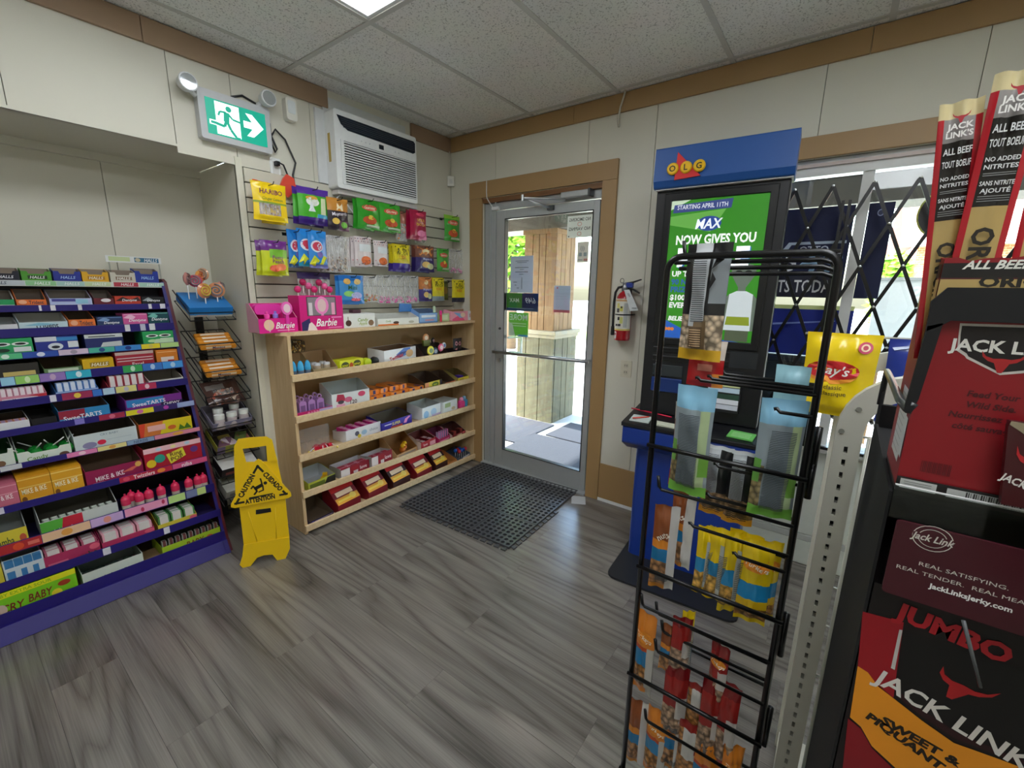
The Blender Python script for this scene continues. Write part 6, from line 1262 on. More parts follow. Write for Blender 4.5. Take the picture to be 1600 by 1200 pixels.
# upper board as two strips around the grip hole
top = [(-0.0867, 0.5818), (-0.0798, 0.6595), (-0.0596, 0.6943), (-0.0221, 0.6962), (0.0686, 0.6914), (0.0939, 0.6705), (0.1109, 0.5442)]
def band(o, i): return o + i[::-1]
hl, hr, ht1, ht2 = (-0.0337, 0.5632), (0.0629, 0.5517), (-0.0443, 0.6408), (0.0645, 0.6429)
MBm.prism([top[0], top[1], top[2], top[3], (0.0127, 0.6951), (0.008, 0.6404), ht1, hl], -.006, .006, YEL)
MBm.prism([(0.0127, 0.6951), top[4], top[5], top[6], hr, ht2, (0.008, 0.6404)], -.006, .006, YEL)
MBm.prism([(-0.0864, 0.5852), (-0.0334, 0.5666), (0.0632, 0.5552), (0.1084, 0.5517), (0.1227, 0.4237), (-0.0968, 0.4034)], -.006, .006, YEL)
MBm.prism([(-0.0851, 0.3732), (0.1306, 0.3678), (0.1326, 0.1165), (-0.0836, 0.1239)], -.006, .006, YEL)
MBm.build('front_leaf', wf, bevel=.0015)
a_, b_, c_ = (0.0216, 0.5931), (-0.1344, 0.334), (0.1757, 0.3409)
def soften(pts, k=.10):
    out = []
    for i in range(3):
        p, q, r = Vector(pts[i - 1]), Vector(pts[i]), Vector(pts[(i + 1) % 3]); out += [tuple(q + (p - q) * k), tuple(q + (p - q) * k * .3 + (r - q) * k * .3), tuple(q + (r - q) * k)]
    return out
tri = MB().prism(soften([a_, b_, c_]), -.018, -.004, YEL).build('warning_panel', wf, bevel=.002)
pr = MB(); INK = M('#14140f', .5)
A, B, C_ = Vector((0.0172, 0.5412)), Vector((-0.0951, 0.3576)), Vector((0.1368, 0.3666))
def seg(p, q, t0, t1, wd=.011, y=-.0186):
    d = (q - p).normalized(); n_ = Vector((-d.y, d.x)) * wd / 2; s, e = p + (q - p) * t0, p + (q - p) * t1
    pr.flat([tuple(s - n_), tuple(e - n_), tuple(e + n_), tuple(s + n_)], INK, y)
seg(A, B, -.03, .2); seg(A, C_, -.03, .2); seg(B, A, -.03, .14); seg(B, C_, -.04, .16); seg(C_, B, -.04, .14); seg(C_, A, -.03, .12)
for p, q, s in ((B, A, 'CAUTION'), (A, C_, 'CUIDADO'), (B, C_, 'ATTENTION')):
    m_ = p + (q - p) * (.47 if s != 'CUIDADO' else .54); d = q - p
    pr.text(s, m_.x, m_.y, .025, INK, -.0186, maxw=d.length * .60, bold=.05, rot=math.atan2(d.y, d.x))
F = lambda px: Vector(px)
f_ = [Vector(p) for p in [(0.0449, 0.4446), (0.0222, 0.4593), (0.026, 0.4337), (-0.0069, 0.3971), (0.0069, 0.4194), (-0.0092, 0.44), (-0.0191, 0.4277), (0.0328, 0.4076), (0.0139, 0.3968), (-0.0262, 0.3795), (0.0668, 0.3797), (-0.0162, 0.3918)]]
pr.flat([(f_[0].x + .009 * math.cos(t * PI / 6), f_[0].y + .009 * math.sin(t * PI / 6)) for t in range(12)], INK, -.0186)
def lm(pts, wd):
    for p, q in zip(pts, pts[1:]): seg(p, q, -.1, 1.1, wd)
S1 = lambda *q: [Vector(p) for p in q]
lm(S1(*[(0.0293, 0.4367), (-0.0048, 0.4215)]), .018); lm(S1(*[(0.0295, 0.4402), (0.0257, 0.4657), (0.0234, 0.4732)]), .007); lm(S1(*[(0.0319, 0.4327), (0.0328, 0.4076), (0.0113, 0.4008)]), .007)
lm(S1(*[(-0.0016, 0.4245), (0.0028, 0.406), (-0.0104, 0.3907)]), .009); lm(S1(*[(-0.0019, 0.421), (-0.0124, 0.4371), (-0.0223, 0.4247)]), .008); lm(S1(*[(-0.0265, 0.376), (0.0668, 0.3797)]), .007)
pr.build('printing', tri)
bd = MB().prism([(-0.012, 0.3019), (0.0571, 0.2986), (0.0583, 0.2765), (-0.0142, 0.2772)], -.0085, -.006, BLACK); bd.build('maker_badge', wf)
for e0, e1 in (((-0.0479, 0.2985), (-0.0213, 0.1234)), ((0.0782, 0.2943), (0.0701, 0.12))): MB().tube([(e0[0], -.006, e0[1]), (e1[0], -.006, e1[1])], .0025, YEL, 6).build('stiffening_rib', wf)
ft = [(-0.0836, 0.1239), (-0.0949, 0.0617), (-0.1104, 0.0186), (-0.0976, -0.0029), (-0.0651, -0.0043), (-0.0286, 0.0375), (0.0053, 0.0435), (0.0447, 0.0373), (0.0661, -0.0055), (0.1039, -0.004), (0.1304, 0.0495), (0.1326, 0.1165)]
MB().prism(ft, -.012, .004, YEL).build('foot', wf, bevel=.002)
back = MB().prism([(p[0] * .94, max(0.0, p[1])) for p in [(-0.0836, 0.1239), (-0.0851, 0.3732), (-0.0847, 0.5402), (0.1067, 0.5306), (0.1235, 0.4344), (0.1326, 0.1165)]], .030, .040, YEL); back.build('rear_leaf', wf, bevel=.002)
MB().box(.055, .085, .0, .035, .10, .16, YEL).build('hinge_strap', wf)

# ------------------------------------------------------------------ rubber floor mat of nine clipped tiles
mt = thing('floor_mat', 'black rubber drainage mat of nine holed tiles before the door', 'mat', (0.845, -0.468, 0), math.radians(2.5))
RUB = M('#46474a', .30, var=.15, scale=40)
def holed_tile(S, n, hgt):
    m = MB(); c = S / n; r = c * .36; K = 10
    for i in range(n):
        for j in range(n):
            cx, cy = (i + .5) * c, (j + .5) * c; o = []; h = []
            for k in range(K):
                a = 2 * PI * (k + .5) / K; ca, sa = math.cos(a), math.sin(a); t = (c / 2) / max(abs(ca), abs(sa))
                o.append((cx + ca * t, cy + sa * t)); h.append((cx + ca * r, cy + sa * r))
            v = [(x, y, hgt) for x, y in o] + [(x, y, hgt) for x, y in h] + [(x, y, .001) for x, y in h]
            corner = [(cx + sx * c / 2, cy + sy * c / 2, hgt) for sx, sy in ((1, 1), (-1, 1), (-1, -1), (1, -1))]
            f = [(k, (k + 1) % K, K + (k + 1) % K, K + k) for k in range(K)] + [(K + k, K + (k + 1) % K, 2 * K + (k + 1) % K, 2 * K + k) for k in range(K)]
            m.add(v, f, RUB)
            for q in corner:
                best = sorted(range(K), key=lambda k: (o[k][0] - q[0]) ** 2 + (o[k][1] - q[1]) ** 2)[:2]
                m.add([q, (*o[best[0]], hgt), (*o[best[1]], hgt)], [(0, 1, 2)], RUB)
    b = .006
    m.box(-b, S + b, -b, 0, 0, hgt + .001, RUB).box(-b, S + b, S, S + b, 0, hgt + .001, RUB).box(-b, 0, 0, S, 0, hgt + .001, RUB).box(S, S + b, 0, S, 0, hgt + .001, RUB)
    m.box(0, S, 0, S, 0, .001, M('#0e0e10', .7))
    return m
S_ = .288; P3 = .304
t0 = None
for i in range(3):
    for j in range(3):
        q = (-1.5 * P3 + i * P3 + .008, -1.5 * P3 + j * P3 + .008, 0)
        if t0 is None: t0 = holed_tile(S_, 8, .013).build('mat_tile', mt, q)
        else:
            o = t0.copy(); COL.objects.link(o); o.location = q
th = MB()
for k in range(18):
    a = -1.5 * P3 + .02 + k * .0505
    th.prism([(a, -1.5 * P3), (a + .02, -1.5 * P3), (a + .028, -1.5 * P3 - .028), (a - .008, -1.5 * P3 - .028)], 0, .007, RUB, 'z')
    if k < 11: th.prism([(1.5 * P3, a), (1.5 * P3 + .026, a - .008), (1.5 * P3 + .026, a + .028), (1.5 * P3, a + .02)], 0, .007, RUB, 'z')
th.build('edge_connectors', mt)
tag(MB().box(-.05, .05, -.06, .06, 0, .002, M('#c4c6c8', .5)).build('paper_tag', None, (1.345, -.11, 0), .5), 'thin pale card lying beside the mat by the door frame', 'card')

# ------------------------------------------------------------------ fire extinguisher, outlet
fx = thing('fire_extinguisher', 'red fire extinguisher with a white instruction label on the wall', 'fire extinguisher', (1.567, -.062, 1.168))
RED = M('#a81420', .25, coat=.4)
MB().lathe([(.0, 0), (.046, .002), (.050, .012), (.050, .25), (.046, .275), (.03, .298), (.018, .306), (.018, .32)], (0, 0, 0), RED, 24).build('cylinder', fx)
lb = MB()
N_ = 14
for (z0, z1, r_, c) in ((.066, .262, .0505, '#dedbd0'), (.066, .076, .0507, '#d9c06a'), (.246, .258, .0507, '#c9a070')):
    v = []
    for i in range(N_ + 1):
        a = PI * 1.02 + PI * .96 * i / N_
        v += [(r_ * math.cos(a), r_ * math.sin(a), z0), (r_ * math.cos(a), r_ * math.sin(a), z1)]
    lb.add(v, [(2 * i, 2 * i + 2, 2 * i + 3, 2 * i + 1) for i in range(N_)], M(c, .4), True)
def cyl_flat(a, z, w, h, c, r_=.0512):
    v = []
    for i in range(5):
        t = PI * 1.5 + a + (i / 4 - .5) * w / r_; v += [(r_ * math.cos(t), r_ * math.sin(t), z - h / 2), (r_ * math.cos(t), r_ * math.sin(t), z + h / 2)]
    lb.add(v, [(2 * i, 2 * i + 2, 2 * i + 3, 2 * i + 1) for i in range(4)], M(c, .4), True)
for (a, z, w, h, c) in ((-.35, .22, .02, .03, '#d9cf7a'), (-.35, .19, .02, .025, '#4a4a4a'), (.1, .20, .02, .03, '#d9d060'), (.1, .21, .012, .012, '#3a3a3c'), (-.2, .14, .014, .02, '#2c2c30'), (.15, .13, .02, .04, '#cfd07a'), (-.45, .10, .016, .012, '#2a2a2e'), (-.05, .10, .018, .014, '#2a2a2e'), (.65, .16, .025, .15, '#b9bcb8')): cyl_flat(a, z, w, h, c)
cyl_flat(-.62, .036, .022, .044, '#d8d4d2', .0509); cyl_flat(-.62, .042, .014, .016, '#a82a3a', .0512)
lb.build('instruction_label', fx)
MB().lathe([(.0525, .160), (.0525, .168)], (0, 0, 0), BLACK, 24).tube([(-.052, 0, .164), (-.052, .055, .164)], .004, BLACK, 5).tube([(.052, 0, .164), (.052, .055, .164)], .004, BLACK, 5).build('strap', fx)
MB().lathe([(.02, .31), (.022, .33), (.018, .345), (.018, .36)], (0, 0, 0), M('#8a8c90', .3, .8), 14).build('valve', fx)
MB().box(-.004, .05, -.014, .014, .33, .36, M('#2a3f9a', .35)).build('valve_collar', fx, bevel=.003)
MB().prism([(-.015, .358), (.05, .368), (.098, .382), (.098, .376), (.05, .358), (-.015, .350)], -.009, .009, BLACK).build('lever', fx)
MB().prism([(.0, .335), (.06, .322), (.095, .300), (.092, .294), (.055, .314), (.0, .325)], -.009, .009, BLACK).build('carry_handle', fx)
MB().tube([(-.02 + .012 * math.cos(t * PI / 6), -.01, .372 + .014 * math.sin(t * PI / 6)) for t in range(12)], .002, BLACK, 5, True).build('pull_ring', fx)
MB().tube([(-.012, -.01, .335), (-.04, -.012, .33), (-.058, -.012, .30), (-.064, -.01, .24), (-.064, -.008, .12), (-.063, -.008, .085)], .008, BLACK, 8).build('hose', fx)
MB().lathe([(.008, .088), (.011, .085), (.012, .035), (.010, .03)], (-.063, -.008, 0), BLACK, 10).build('nozzle', fx)
tg = MB().prism([(.012, .315), (.045, .318), (.112, .195), (.060, .188)], -.045, -.043, M('#d4d8da', .6)).build('inspection_tag', fx)
MB().text('FIRE', .045, .285, .010, M('#6a6e72', .6), -.0455, rot=-.9).flat([(.07, .205), (.10, .205), (.10, .21), (.07, .21)], M('#7a7e82', .6), -.0455).build('printing', tg)
MB().box(-.02, .02, .045, .062, .10, .34, M('#2a2a2c', .4)).build('wall_bracket', fx)
wo_ = thing('wall_outlet', 'ivory duplex outlet low on the wall beside the lottery kiosk', 'outlet', (1.587, 0, .975))
MB().prism(rounded(-.037, .037, -.056, .056, .006), -.006, 0, M('#d6d0bc', .4)).build('cover_plate', wo_, bevel=.002)
for z in (-.022, .022):
    r_ = MB().prism(rounded(-.016, .016, z - .015, z + .015, .010), -.009, -.006, M('#cbc5b0', .4)).build('receptacle', wo_)
    MB().box(-.008, -.005, -.0094, -.0088, z - .004, z + .008, BLACK).box(.005, .008, -.0094, -.0088, z - .004, z + .008, BLACK).build('slots', r_)

# ------------------------------------------------------------------ lottery kiosk
KB = M('#12358c', .32, var=.05, scale=6, coat=.2)
ks = thing('lottery_kiosk', 'blue and black lottery kiosk with a green screen by the door', 'kiosk', (2.128, -.30, 0), math.radians(4))
kx = lambda x: x - 2.14
ky = lambda y: y + .30
MB().prism([(a, b) for a, b in rounded(kx(1.845), kx(2.47), ky(-.76), ky(-.19), .05)], 0.0, .012, M('#1d1f24', .5), 'z').build('base_mat', ks)
MB().prism(rounded(kx(1.875), kx(2.42), ky(-.50), ky(-.19), .03), .012, .70, KB, 'z').build('cabinet', ks, bevel=.004)
MB().prism([(ky(-.19), .70), (ky(-.49), .64), (ky(-.585), .695), (ky(-.585), .785), (ky(-.19), .82)], kx(1.825), kx(2.445), KB, 'x').build('counter_body', ks, bevel=.012, seg=3)
MB().prism([(ky(-.19), .825), (ky(-.592), .785), (ky(-.592), .806), (ky(-.19), .85)], kx(1.818), kx(2.452), M('#15161a', .35), 'x').build('counter_top', ks, bevel=.004)
MB().box(kx(1.852), kx(2.425), ky(-.40), ky(-.29), .83, 1.965, M('#16171b', .35)).build('tower', ks, bevel=.006)
hd = MB().prism([(ky(-.30), 1.968), (ky(-.435), 1.968), (ky(-.455), 2.0), (ky(-.445), 2.15), (ky(-.31), 2.15)], kx(1.845), kx(2.435), M('#1f5199', .42, var=.03), 'x').build('header', ks, bevel=.008, seg=3)
MB().box(kx(1.85), kx(2.43), ky(-.425), ky(-.30), 1.964, 1.969, M('#d6d8da', .4)).build('seam_strip', ks)
lg = MB()
lg.prism([(kx(1.945), 1.997), (kx(2.062), 2.004), (kx(1.952), 2.118)], ky(-.462), ky(-.452), M('#d62a2c', .35)).build('logo_triangle', hd)
lt_y = ky(-.467)
for x, c in ((1.935, 'O'), (1.995, 'L'), (2.053, 'G')):
    b = MB().lathe([(0, -.006), (.022, -.006), (.027, 0), (.027, .008)], (kx(x), lt_y, 2.046), M('#e8b81a', .3), 18, 'y'); bb = b.build('logo_ball', hd)
    MB().text(c, kx(x), 2.046, .026, M('#1a1a10', .5), lt_y - .0065, bold=.02).build('letter', bb)
MB().ring([(kx(1.897), 1.208), (kx(2.385), 1.208), (kx(2.385), 1.948), (kx(1.897), 1.948)], [(kx(1.93), 1.245), (kx(2.352), 1.245), (kx(2.352), 1.912), (kx(1.93), 1.912)], ky(-.412), ky(-.395), M('#0f1013', .3)).build('screen_bezel', ks, bevel=.004)
sc = MB().box(kx(1.93), kx(2.352), ky(-.4045), ky(-.399), 1.245, 1.912, M('#378a24', .25, emit=.30, var=.1, scale=4)).build('screen', ks)
d = MB(); E_ = lambda c, e=.5: M(c, .3, emit=e * .62, var=.02); Y_ = ky(-.4048)
K = lambda *pts: [(kx(a), b) for a, b in pts]
d.flat(K((1.93, 1.912), (2.02, 1.912), (1.93, 1.87)), E_('#cfe4c8'), Y_)
d.flat(K((1.93, 1.80), (2.12, 1.76), (2.18, 1.86), (1.93, 1.84)), E_('#68b04c', .45), Y_)
d.flat(K((1.94, 1.855), (2.20, 1.862), (2.205, 1.904), (1.945, 1.892)), E_('#3a4a8a', .4), Y_ - .0002)
d.text('STARTING APRIL 11TH', kx(2.072), 1.88, .02, E_('#e6eaf4'), Y_ - .0004, maxw=.225)
d.flat([(kx(2.11) + .055 * math.cos(t * PI / 10), 1.798 + .034 * math.sin(t * PI / 10)) for t in range(20)], E_('#2c4a9a', .4), Y_ - .0002)
d.text('MAX', kx(2.11), 1.798, .044, E_('#eef4fa', .7), Y_ - .0004, maxw=.12, shear=.2, bold=.02)
d.text('NOW GIVES YOU', kx(2.142), 1.728, .042, E_('#f4f8f4', .7), Y_ - .0004, maxw=.35, bold=.03)
d.text('MORE', kx(2.146), 1.642, .086, E_('#3a7ab8', .4), Y_ - .0003, maxw=.35, bold=.05)
d.text('MORE', kx(2.140), 1.646, .086, E_('#f4f9fb', .8), Y_ - .0006, maxw=.35, bold=.045)
for s, z, c in (('UP TO', 1.566, '#f4f8f4'), ('90 N', 1.527, '#2a5aa0'), ('PRIZE', 1.490, '#2a5aa0'), ('$100', 1.450, '#f4f8f4'), ('EVERY', 1.412, '#f4f8f4')): d.text(s, kx(1.962), z, .026, E_(c), Y_ - .0004, bold=.035, align='l')
d.text('BELIEVE', kx(1.962), 1.345, .022, E_('#f4f8f4'), Y_ - .0004, bold=.04, align='l', shear=.2, maxw=.115)
d.flat(K((1.93, 1.245), (2.30, 1.245), (2.10, 1.262), (1.93, 1.345)), E_('#2a62c0', .4), Y_ - .0002)
for k, c in enumerate('OLG'): d.flat([(kx(1.955 + .016 * k) + .009 * math.cos(t * PI / 6), 1.29 + .009 * math.sin(t * PI / 6)) for t in range(12)], E_('#e0803a', .4), Y_ - .0004)
# generic grey figure on the advertisement
GR = E_('#6d7a6e', .3); fx_ = kx(2.285)
d.flat([(fx_ + a, b) for a, b in ((-.012, 1.495), (.012, 1.495), (.03, 1.525), (.05, 1.56), (.052, 1.585), (.036, 1.605), (0, 1.612), (-.036, 1.605), (-.052, 1.585), (-.05, 1.56), (-.03, 1.525))], GR, Y_ - .0004)
d.flat([(fx_ - .016, 1.545), (fx_ - .016, 1.465), (fx_ + .016, 1.465), (fx_ + .016, 1.545)], GR, Y_ - .0005)
d.flat([(fx_ - .06, 1.30), (fx_ + .055, 1.30), (fx_ + .05, 1.47), (fx_ + .02, 1.485), (fx_ - .02, 1.485), (fx_ - .05, 1.47)], E_('#cfd8dc', .45), Y_ - .0006)
d.flat([(fx_ + .05, 1.47), (fx_ + .075, 1.44), (fx_ + .07, 1.30), (fx_ + .052, 1.30)], GR, Y_ - .0005); d.flat([(fx_ - .05, 1.47), (fx_ - .08, 1.44), (fx_ - .075, 1.32), (fx_ - .055, 1.32)], GR, Y_ - .0005)
d.flat([(fx_ - .055, 1.325), (fx_ + .05, 1.325), (fx_ + .045, 1.365), (fx_ - .05, 1.365)], E_('#8a9a2a', .4), Y_ - .0008)
d.flat([(fx_ - .05, 1.248), (fx_ + .05, 1.248), (fx_ + .05, 1.30), (fx_ - .05, 1.30)], E_('#56604a', .3), Y_ - .0006)
for s in (-1, 1): d.flat([(fx_ + s * .02 + .014 * math.cos(t * PI / 5), 1.572 + .009 * math.sin(t * PI / 5)) for t in range(10)], E_('#1c241e', .1), Y_ - .0007)
d.build('advertisement', sc)
for k, z in enumerate((1.165, 1.12)): MB().box(kx(1.90), kx(2.38), ky(-.406), ky(-.39), z, z + .028, M('#0c0d0f', .3)).build('drawer_panel', ks, bevel=.003)
MB().box(kx(1.905), kx(2.06), ky(-.408), ky(-.39), 1.04, 1.10, M('#2c3236', .25)).build('ticket_reader', ks, bevel=.003)
MB().box(kx(1.905), kx(2.06), ky(-.410), ky(-.39), .955, 1.03, M('#12306e', .35)).build('ticket_slot', ks, bevel=.004)
MB().box(kx(2.27), kx(2.39), ky(-.408), ky(-.39), 1.12, 1.20, M('#24282c', .25)).build('display', ks)
h_ = MB().box(kx(2.19), kx(2.34), ky(-.44), ky(-.40), .90, 1.10, M('#1d1f22', .4)).build('leaflet_holder', ks)
for k, (z, c) in enumerate(((1.055, '#a9b0b0'), (1.028, '#c9cf9a'), (1.0, '#b9cfe0'), (.968, '#2a4a3a'), (.942, '#d9dce6'), (.915, '#c8ccd8'))): MB().box(kx(2.195), kx(2.335), ky(-.4415 - .002), ky(-.4395), z, z + .024, M(c, .5)).build('leaflet', h_)
sl_ = math.atan2(.054, .492)
def on_counter(o, x, y, up=0.0, yaw=0): o.location = (x, y, .806 + (y + .592) * .1098 + up); o.rotation_euler = (sl_, 0, yaw); return o
for k, (x, y, w, dd, c, lab, yaw) in enumerate(((1.90, -.53, .10, .085, '#c9d4d0', 'pale bet slips at the left end of the kiosk counter', .1), (2.10, -.545, .24, .05, '#d6d9c4', 'cream bet slips along the front of the kiosk counter', 0), (2.375, -.50, .11, .085, '#6cc060', 'green leaflets stacked at the right of the kiosk counter', -.06))):
    o = tag(MB().box(-w / 2, w / 2, -dd / 2, dd / 2, 0, .006, M(c, .6)).decor([], 1, 1).build('paper_slips', None), lab, 'paper'); on_counter(o, x, y, .001, yaw)
    if k == 2:
        q = MB()
        for j in range(4): q.add([(-.04, -.03 + .015 * j, .0065), (.04, -.03 + .015 * j, .0065), (.04, -.025 + .015 * j, .0065), (-.04, -.025 + .015 * j, .0065)], [(0, 1, 2, 3)], M('#b8e4a8', .6))
        q.build('printing', o)
for k, (x, y, yaw, c, lab) in enumerate(((1.915, -.42, -.15, '#d8284a', 'long red pencil across the back of the kiosk counter'), (1.90, -.53, .9, '#dd4a3a', 'short red pencil lying on the pale bet slips'))):
    L0 = .12 if k == 0 else .05
    o = tag(MB().tube([(-L0, 0, .004), (L0 * .9, 0, .004), (L0, 0, .004)], [.004, .004, .001], M(c, .4), 6).build('pencil'), lab, 'pencil'); on_counter(o, x, y, .001 + (.007 if k else 0), yaw)

# ------------------------------------------------------------------ black wire rack of nut bags
FX0, FX1, FY = 2.372, 2.656, -1.785
nr = thing('wire_rack', 'tall black wire rack of hanging nut bags', 'rack', (2.514, -1.72, 0))
nx = lambda x: x - 2.514
ny = lambda y: y + 1.72
def loop(y, r, x0=FX0, x1=FX1, zt=1.545, cr=.028):
    pts = [(nx(x0), ny(y), .012)]
    for k in range(6): a = PI - PI / 2 * k / 5; pts.append((nx(x0 + cr + cr * math.cos(a)), ny(y), zt - cr + cr * math.sin(a)))
    for k in range(6): a = PI / 2 - PI / 2 * k / 5; pts.append((nx(x1 - cr + cr * math.cos(a)), ny(y), zt - cr + cr * math.sin(a)))
    pts.append((nx(x1), ny(y), .012)); return MB().tube(pts, r, WIRE, 8)
loop(FY, .0065).build('front_frame', nr)
for y, x0, zt in ((-1.75, 2.60, 1.535), (-1.715, 2.60, 1.525), (-1.66, 2.60, 1.515)):
    pts = [(nx(2.655), ny(y), .02), (nx(2.655), ny(y), zt - .02), (nx(2.648), ny(y), zt - .006), (nx(2.63), ny(y), zt), (nx(2.375), ny(y), zt)]
    MB().tube(pts, .0042, WIRE, 6).build('rear_frame', nr)
for z in (1.14, .835, .53, .225): MB().tube([(nx(FX0 - .008), ny(FY - .006), z), (nx(FX1 + .008), ny(FY - .006), z)], .005, WIRE, 8).build('crossbar', nr)
for z in (1.2, .9, .6, .3): MB().tube([(nx(2.655), ny(FY), z), (nx(2.655), ny(-1.66), z)], .0035, WIRE, 6).build('side_bar', nr)
for (za, zb_) in ((1.24, 1.16), (1.17, 1.10), (.85, .75), (.62, .52), (.45, .35)): MB().tube([(nx(2.668), ny(FY + .01), za), (nx(2.668), ny(FY + .01), zb_)], .006, WIRE, 8).build('clip_socket', nr)
MB().box(nx(2.36), nx(2.67), ny(-1.80), ny(-1.60), 0, .012, WIRE).build('base_plate', nr)
HOOKS = [(1.548, -1.755, 2.395), (1.30, -1.79, 2.455), (1.30, -1.757, 2.47), (1.30, -1.72, 2.475), (1.30, -1.68, 2.48), (1.262, -1.80, 2.60), (1.045, -1.795, 2.40), (1.11, -1.745, 2.50), (1.035, -1.74, 2.49), (.985, -1.80, 2.475), (.955, -1.75, 2.52), (.95, -1.80, 2.565), (.735, -1.79, 2.385), (.70, -1.75, 2.41), (.64, -1.80, 2.43), (.60, -1.70, 2.47), (.665, -1.76, 2.43), (.42, -1.79, 2.42), (.40, -1.74, 2.45)]
for z, y, x in HOOKS: MB().tube([(nx(2.655), ny(y), z), (nx(x + .006), ny(y), z), (nx(x), ny(y), z + .006), (nx(x - .004), ny(y), z + .03 if x < 2.44 else z + .004)], .0038, WIRE, 6).build('hook_arm', nr)
TXT = [('r', .24, .76, .08 + .014 * k, .087 + .014 * k, '#4a5358') for k in range(56)]
def nut(label, x, y, z, w, h, t, zones, ops, yaw=0.0, seed=0, contents=None, **kw):
    return bag('nut_bag', label, 'bag', (x, y, z), 0, w, h, t, zones, ops, None, seed, 0, yaw, contents=contents, **kw)
def nut_window(h):
    key = ('nuts', h)
    if key not in MATS:
        m, N, L, b = new_mat('nuts_behind_film_' + h.strip('#')); c = rgb(h)
        tc = N.new('ShaderNodeTexCoord'); vo = N.new('ShaderNodeTexVoronoi'); vo.inputs['Scale'].default_value = 85
        L.new(tc.outputs['Object'], vo.inputs['Vector'])
        cr = N.new('ShaderNodeValToRGB'); cr.color_ramp.elements[0].position = .15; cr.color_ramp.elements[0].color = tuple(min(1, v * 1.55) for v in c) + (1,)
        cr.color_ramp.elements[1].position = .75; cr.color_ramp.elements[1].color = tuple(v * .32 for v in c) + (1,)
        L.new(vo.outputs['Distance'], cr.inputs['Fac']); L.new(cr.outputs['Color'], b.inputs['Base Color']); b.inputs['Roughness'].default_value = .3; b.inputs['Coat Weight'].default_value = .4
        bp = N.new('ShaderNodeBump'); bp.inputs['Strength'].default_value = .5; bp.inputs['Distance'].default_value = .004; bp.invert = True
        L.new(vo.outputs['Distance'], bp.inputs['Height']); L.new(bp.outputs['Normal'], b.inputs['Normal']); MATS[key] = m
    return MATS[key]
NUT = ['#b98a5a', '#c9a070', '#a8784a', '#d9b98a']
nut('black backed nut bag with a yellow foot, topmost on the wire rack', 2.4426, -1.755, 1.5711, .088, .235, .022, [(0, 1, -1, 1, '#17171a'), (.10, .42, -.95, .95, nut_window('#b9a58a')), (0, .08, -1, 1, '#e0b02a'), (.30, .98, -.5, .12, '#c9cdd0'), (.10, .36, -.3, .3, '#7a6448'), (.5, .9, .25, .95, '#8d959a')],
    [('r', .27, .56, .34 + .018 * k, .348 + .018 * k, '#54585c') for k in range(30)] + [('p', [(.66, .6), (.8, .7), (.72, .76)], '#17171a'), ('p', [(.7, .78), (.92, .86), (.78, .9)], '#17171a'), ('r', .34, .62, .12, .3, '#5a4630')] + [('r', .36, .6, .13 + .02 * k, .138 + .02 * k, '#c9a880') for k in range(8)], seed=51, yaw=-.12)
nut('small red foil bag under the topmost nut bag', 2.452, -1.72, 1.375, .075, .10, .014, [(0, 1, -1, 1, '#b01a20'), (0, .3, .4, 1, '#e08a3a'), (.6, 1, -1, 1, '#d9cfc4')], [('r', .3, .7, .35, .5, '#d98a7a')], seed=52)
TZ = [(0, 1, -1, 1, '#8f9ca2'), (.80, 1, -1, 1, '#86bcd8'), (0, .075, -1, 1, '#7cc04a'), (.08, .45, -1, -.6, nut_window('#8a7a54')), (.08, .80, .5, .8, '#b4c898'), (.2, .42, .52, .98, '#7ab04a'), (.28, .5, -.98, -.66, '#6aa84a')]
nut('sky blue and green trail mix bag at the left of the second tier', 2.4481, -1.755, 1.2796, .082, .245, .026, TZ, TXT[:50], seed=53, yaw=-.1)
nut('sky blue and green trail mix bag at the right of the second tier', 2.609, -1.755, 1.2782, .080, .245, .028, TZ, TXT[:50], seed=54, yaw=.25)
nut('white and red nut bag just behind the left trail mix bag', 2.44, -1.73, 1.235, .078, .20, .02, [(0, 1, -1, 1, '#c9c2b8'), (0, .2, -1, 1, '#c0282c'), (.5, .8, -1, 0, '#8a5a40')], [], seed=55)
nut('light blue bag hanging behind the right upright of the rack', 2.61, -1.69, 1.335, .06, .16, .015, [(0, 1, -1, 1, '#9fcfdc'), (0, .4, -1, 1, '#a9b0ac')], [], seed=56)
BZ = [(0, 1, -1, 1, '#1b1c1f'), (.10, .36, -.95, .95, nut_window('#8a7050')), (0, .09, -1, 1, '#dca02c'), (.34, .95, -.7, .15, '#b4b9bc'), (.96, 1, -1, 1, '#d4d8da')]
BT = [('r', .18, .56, .36 + .02 * k, .368 + .02 * k, '#4c5054') for k in range(28)] + [('r', .2, .8, .12 + .025 * k, .13 + .025 * k, '#3f2f20') for k in range(9)]
nut('left of two black nut bags between the trail mix bags', 2.4959, -1.7, 1.1414, .060, .165, .022, BZ, BT, seed=57)
nut('right of two black nut bags between the trail mix bags', 2.5472, -1.7, 1.1404, .062, .17, .022, BZ, BT, seed=58, yaw=.1)
PN = [('e', .5, .72, .42, .07, '#e8912a'), ('t', 'Turkeys', .5, .72, .055, '#f4ecd8', {'rot': -.3, 'maxw': .8})]
BR_ = [(0, 1, -1, 1, '#8a4a24'), (.0, .05, -1, 1, '#c9822a'), (.05, .36, -1, 1, nut_window('#a87a50')), (.36, .52, -1, 1, '#1f6f9f'), (.52, .58, -1, 1, '#d9862a'), (.0, 1, .35, 1, '#c9c6c2')]
nut('front brown and blue nut tube at the left of the third tier', 2.4126, -1.755, 0.9921, .056, .215, .02, BR_, [('t', 'nuts', .4, .66, .07, '#f4ecdc', {'rot': .6, 'maxw': .5})] + TXT[3:9], seed=60, yaw=.3, crimp=.05)
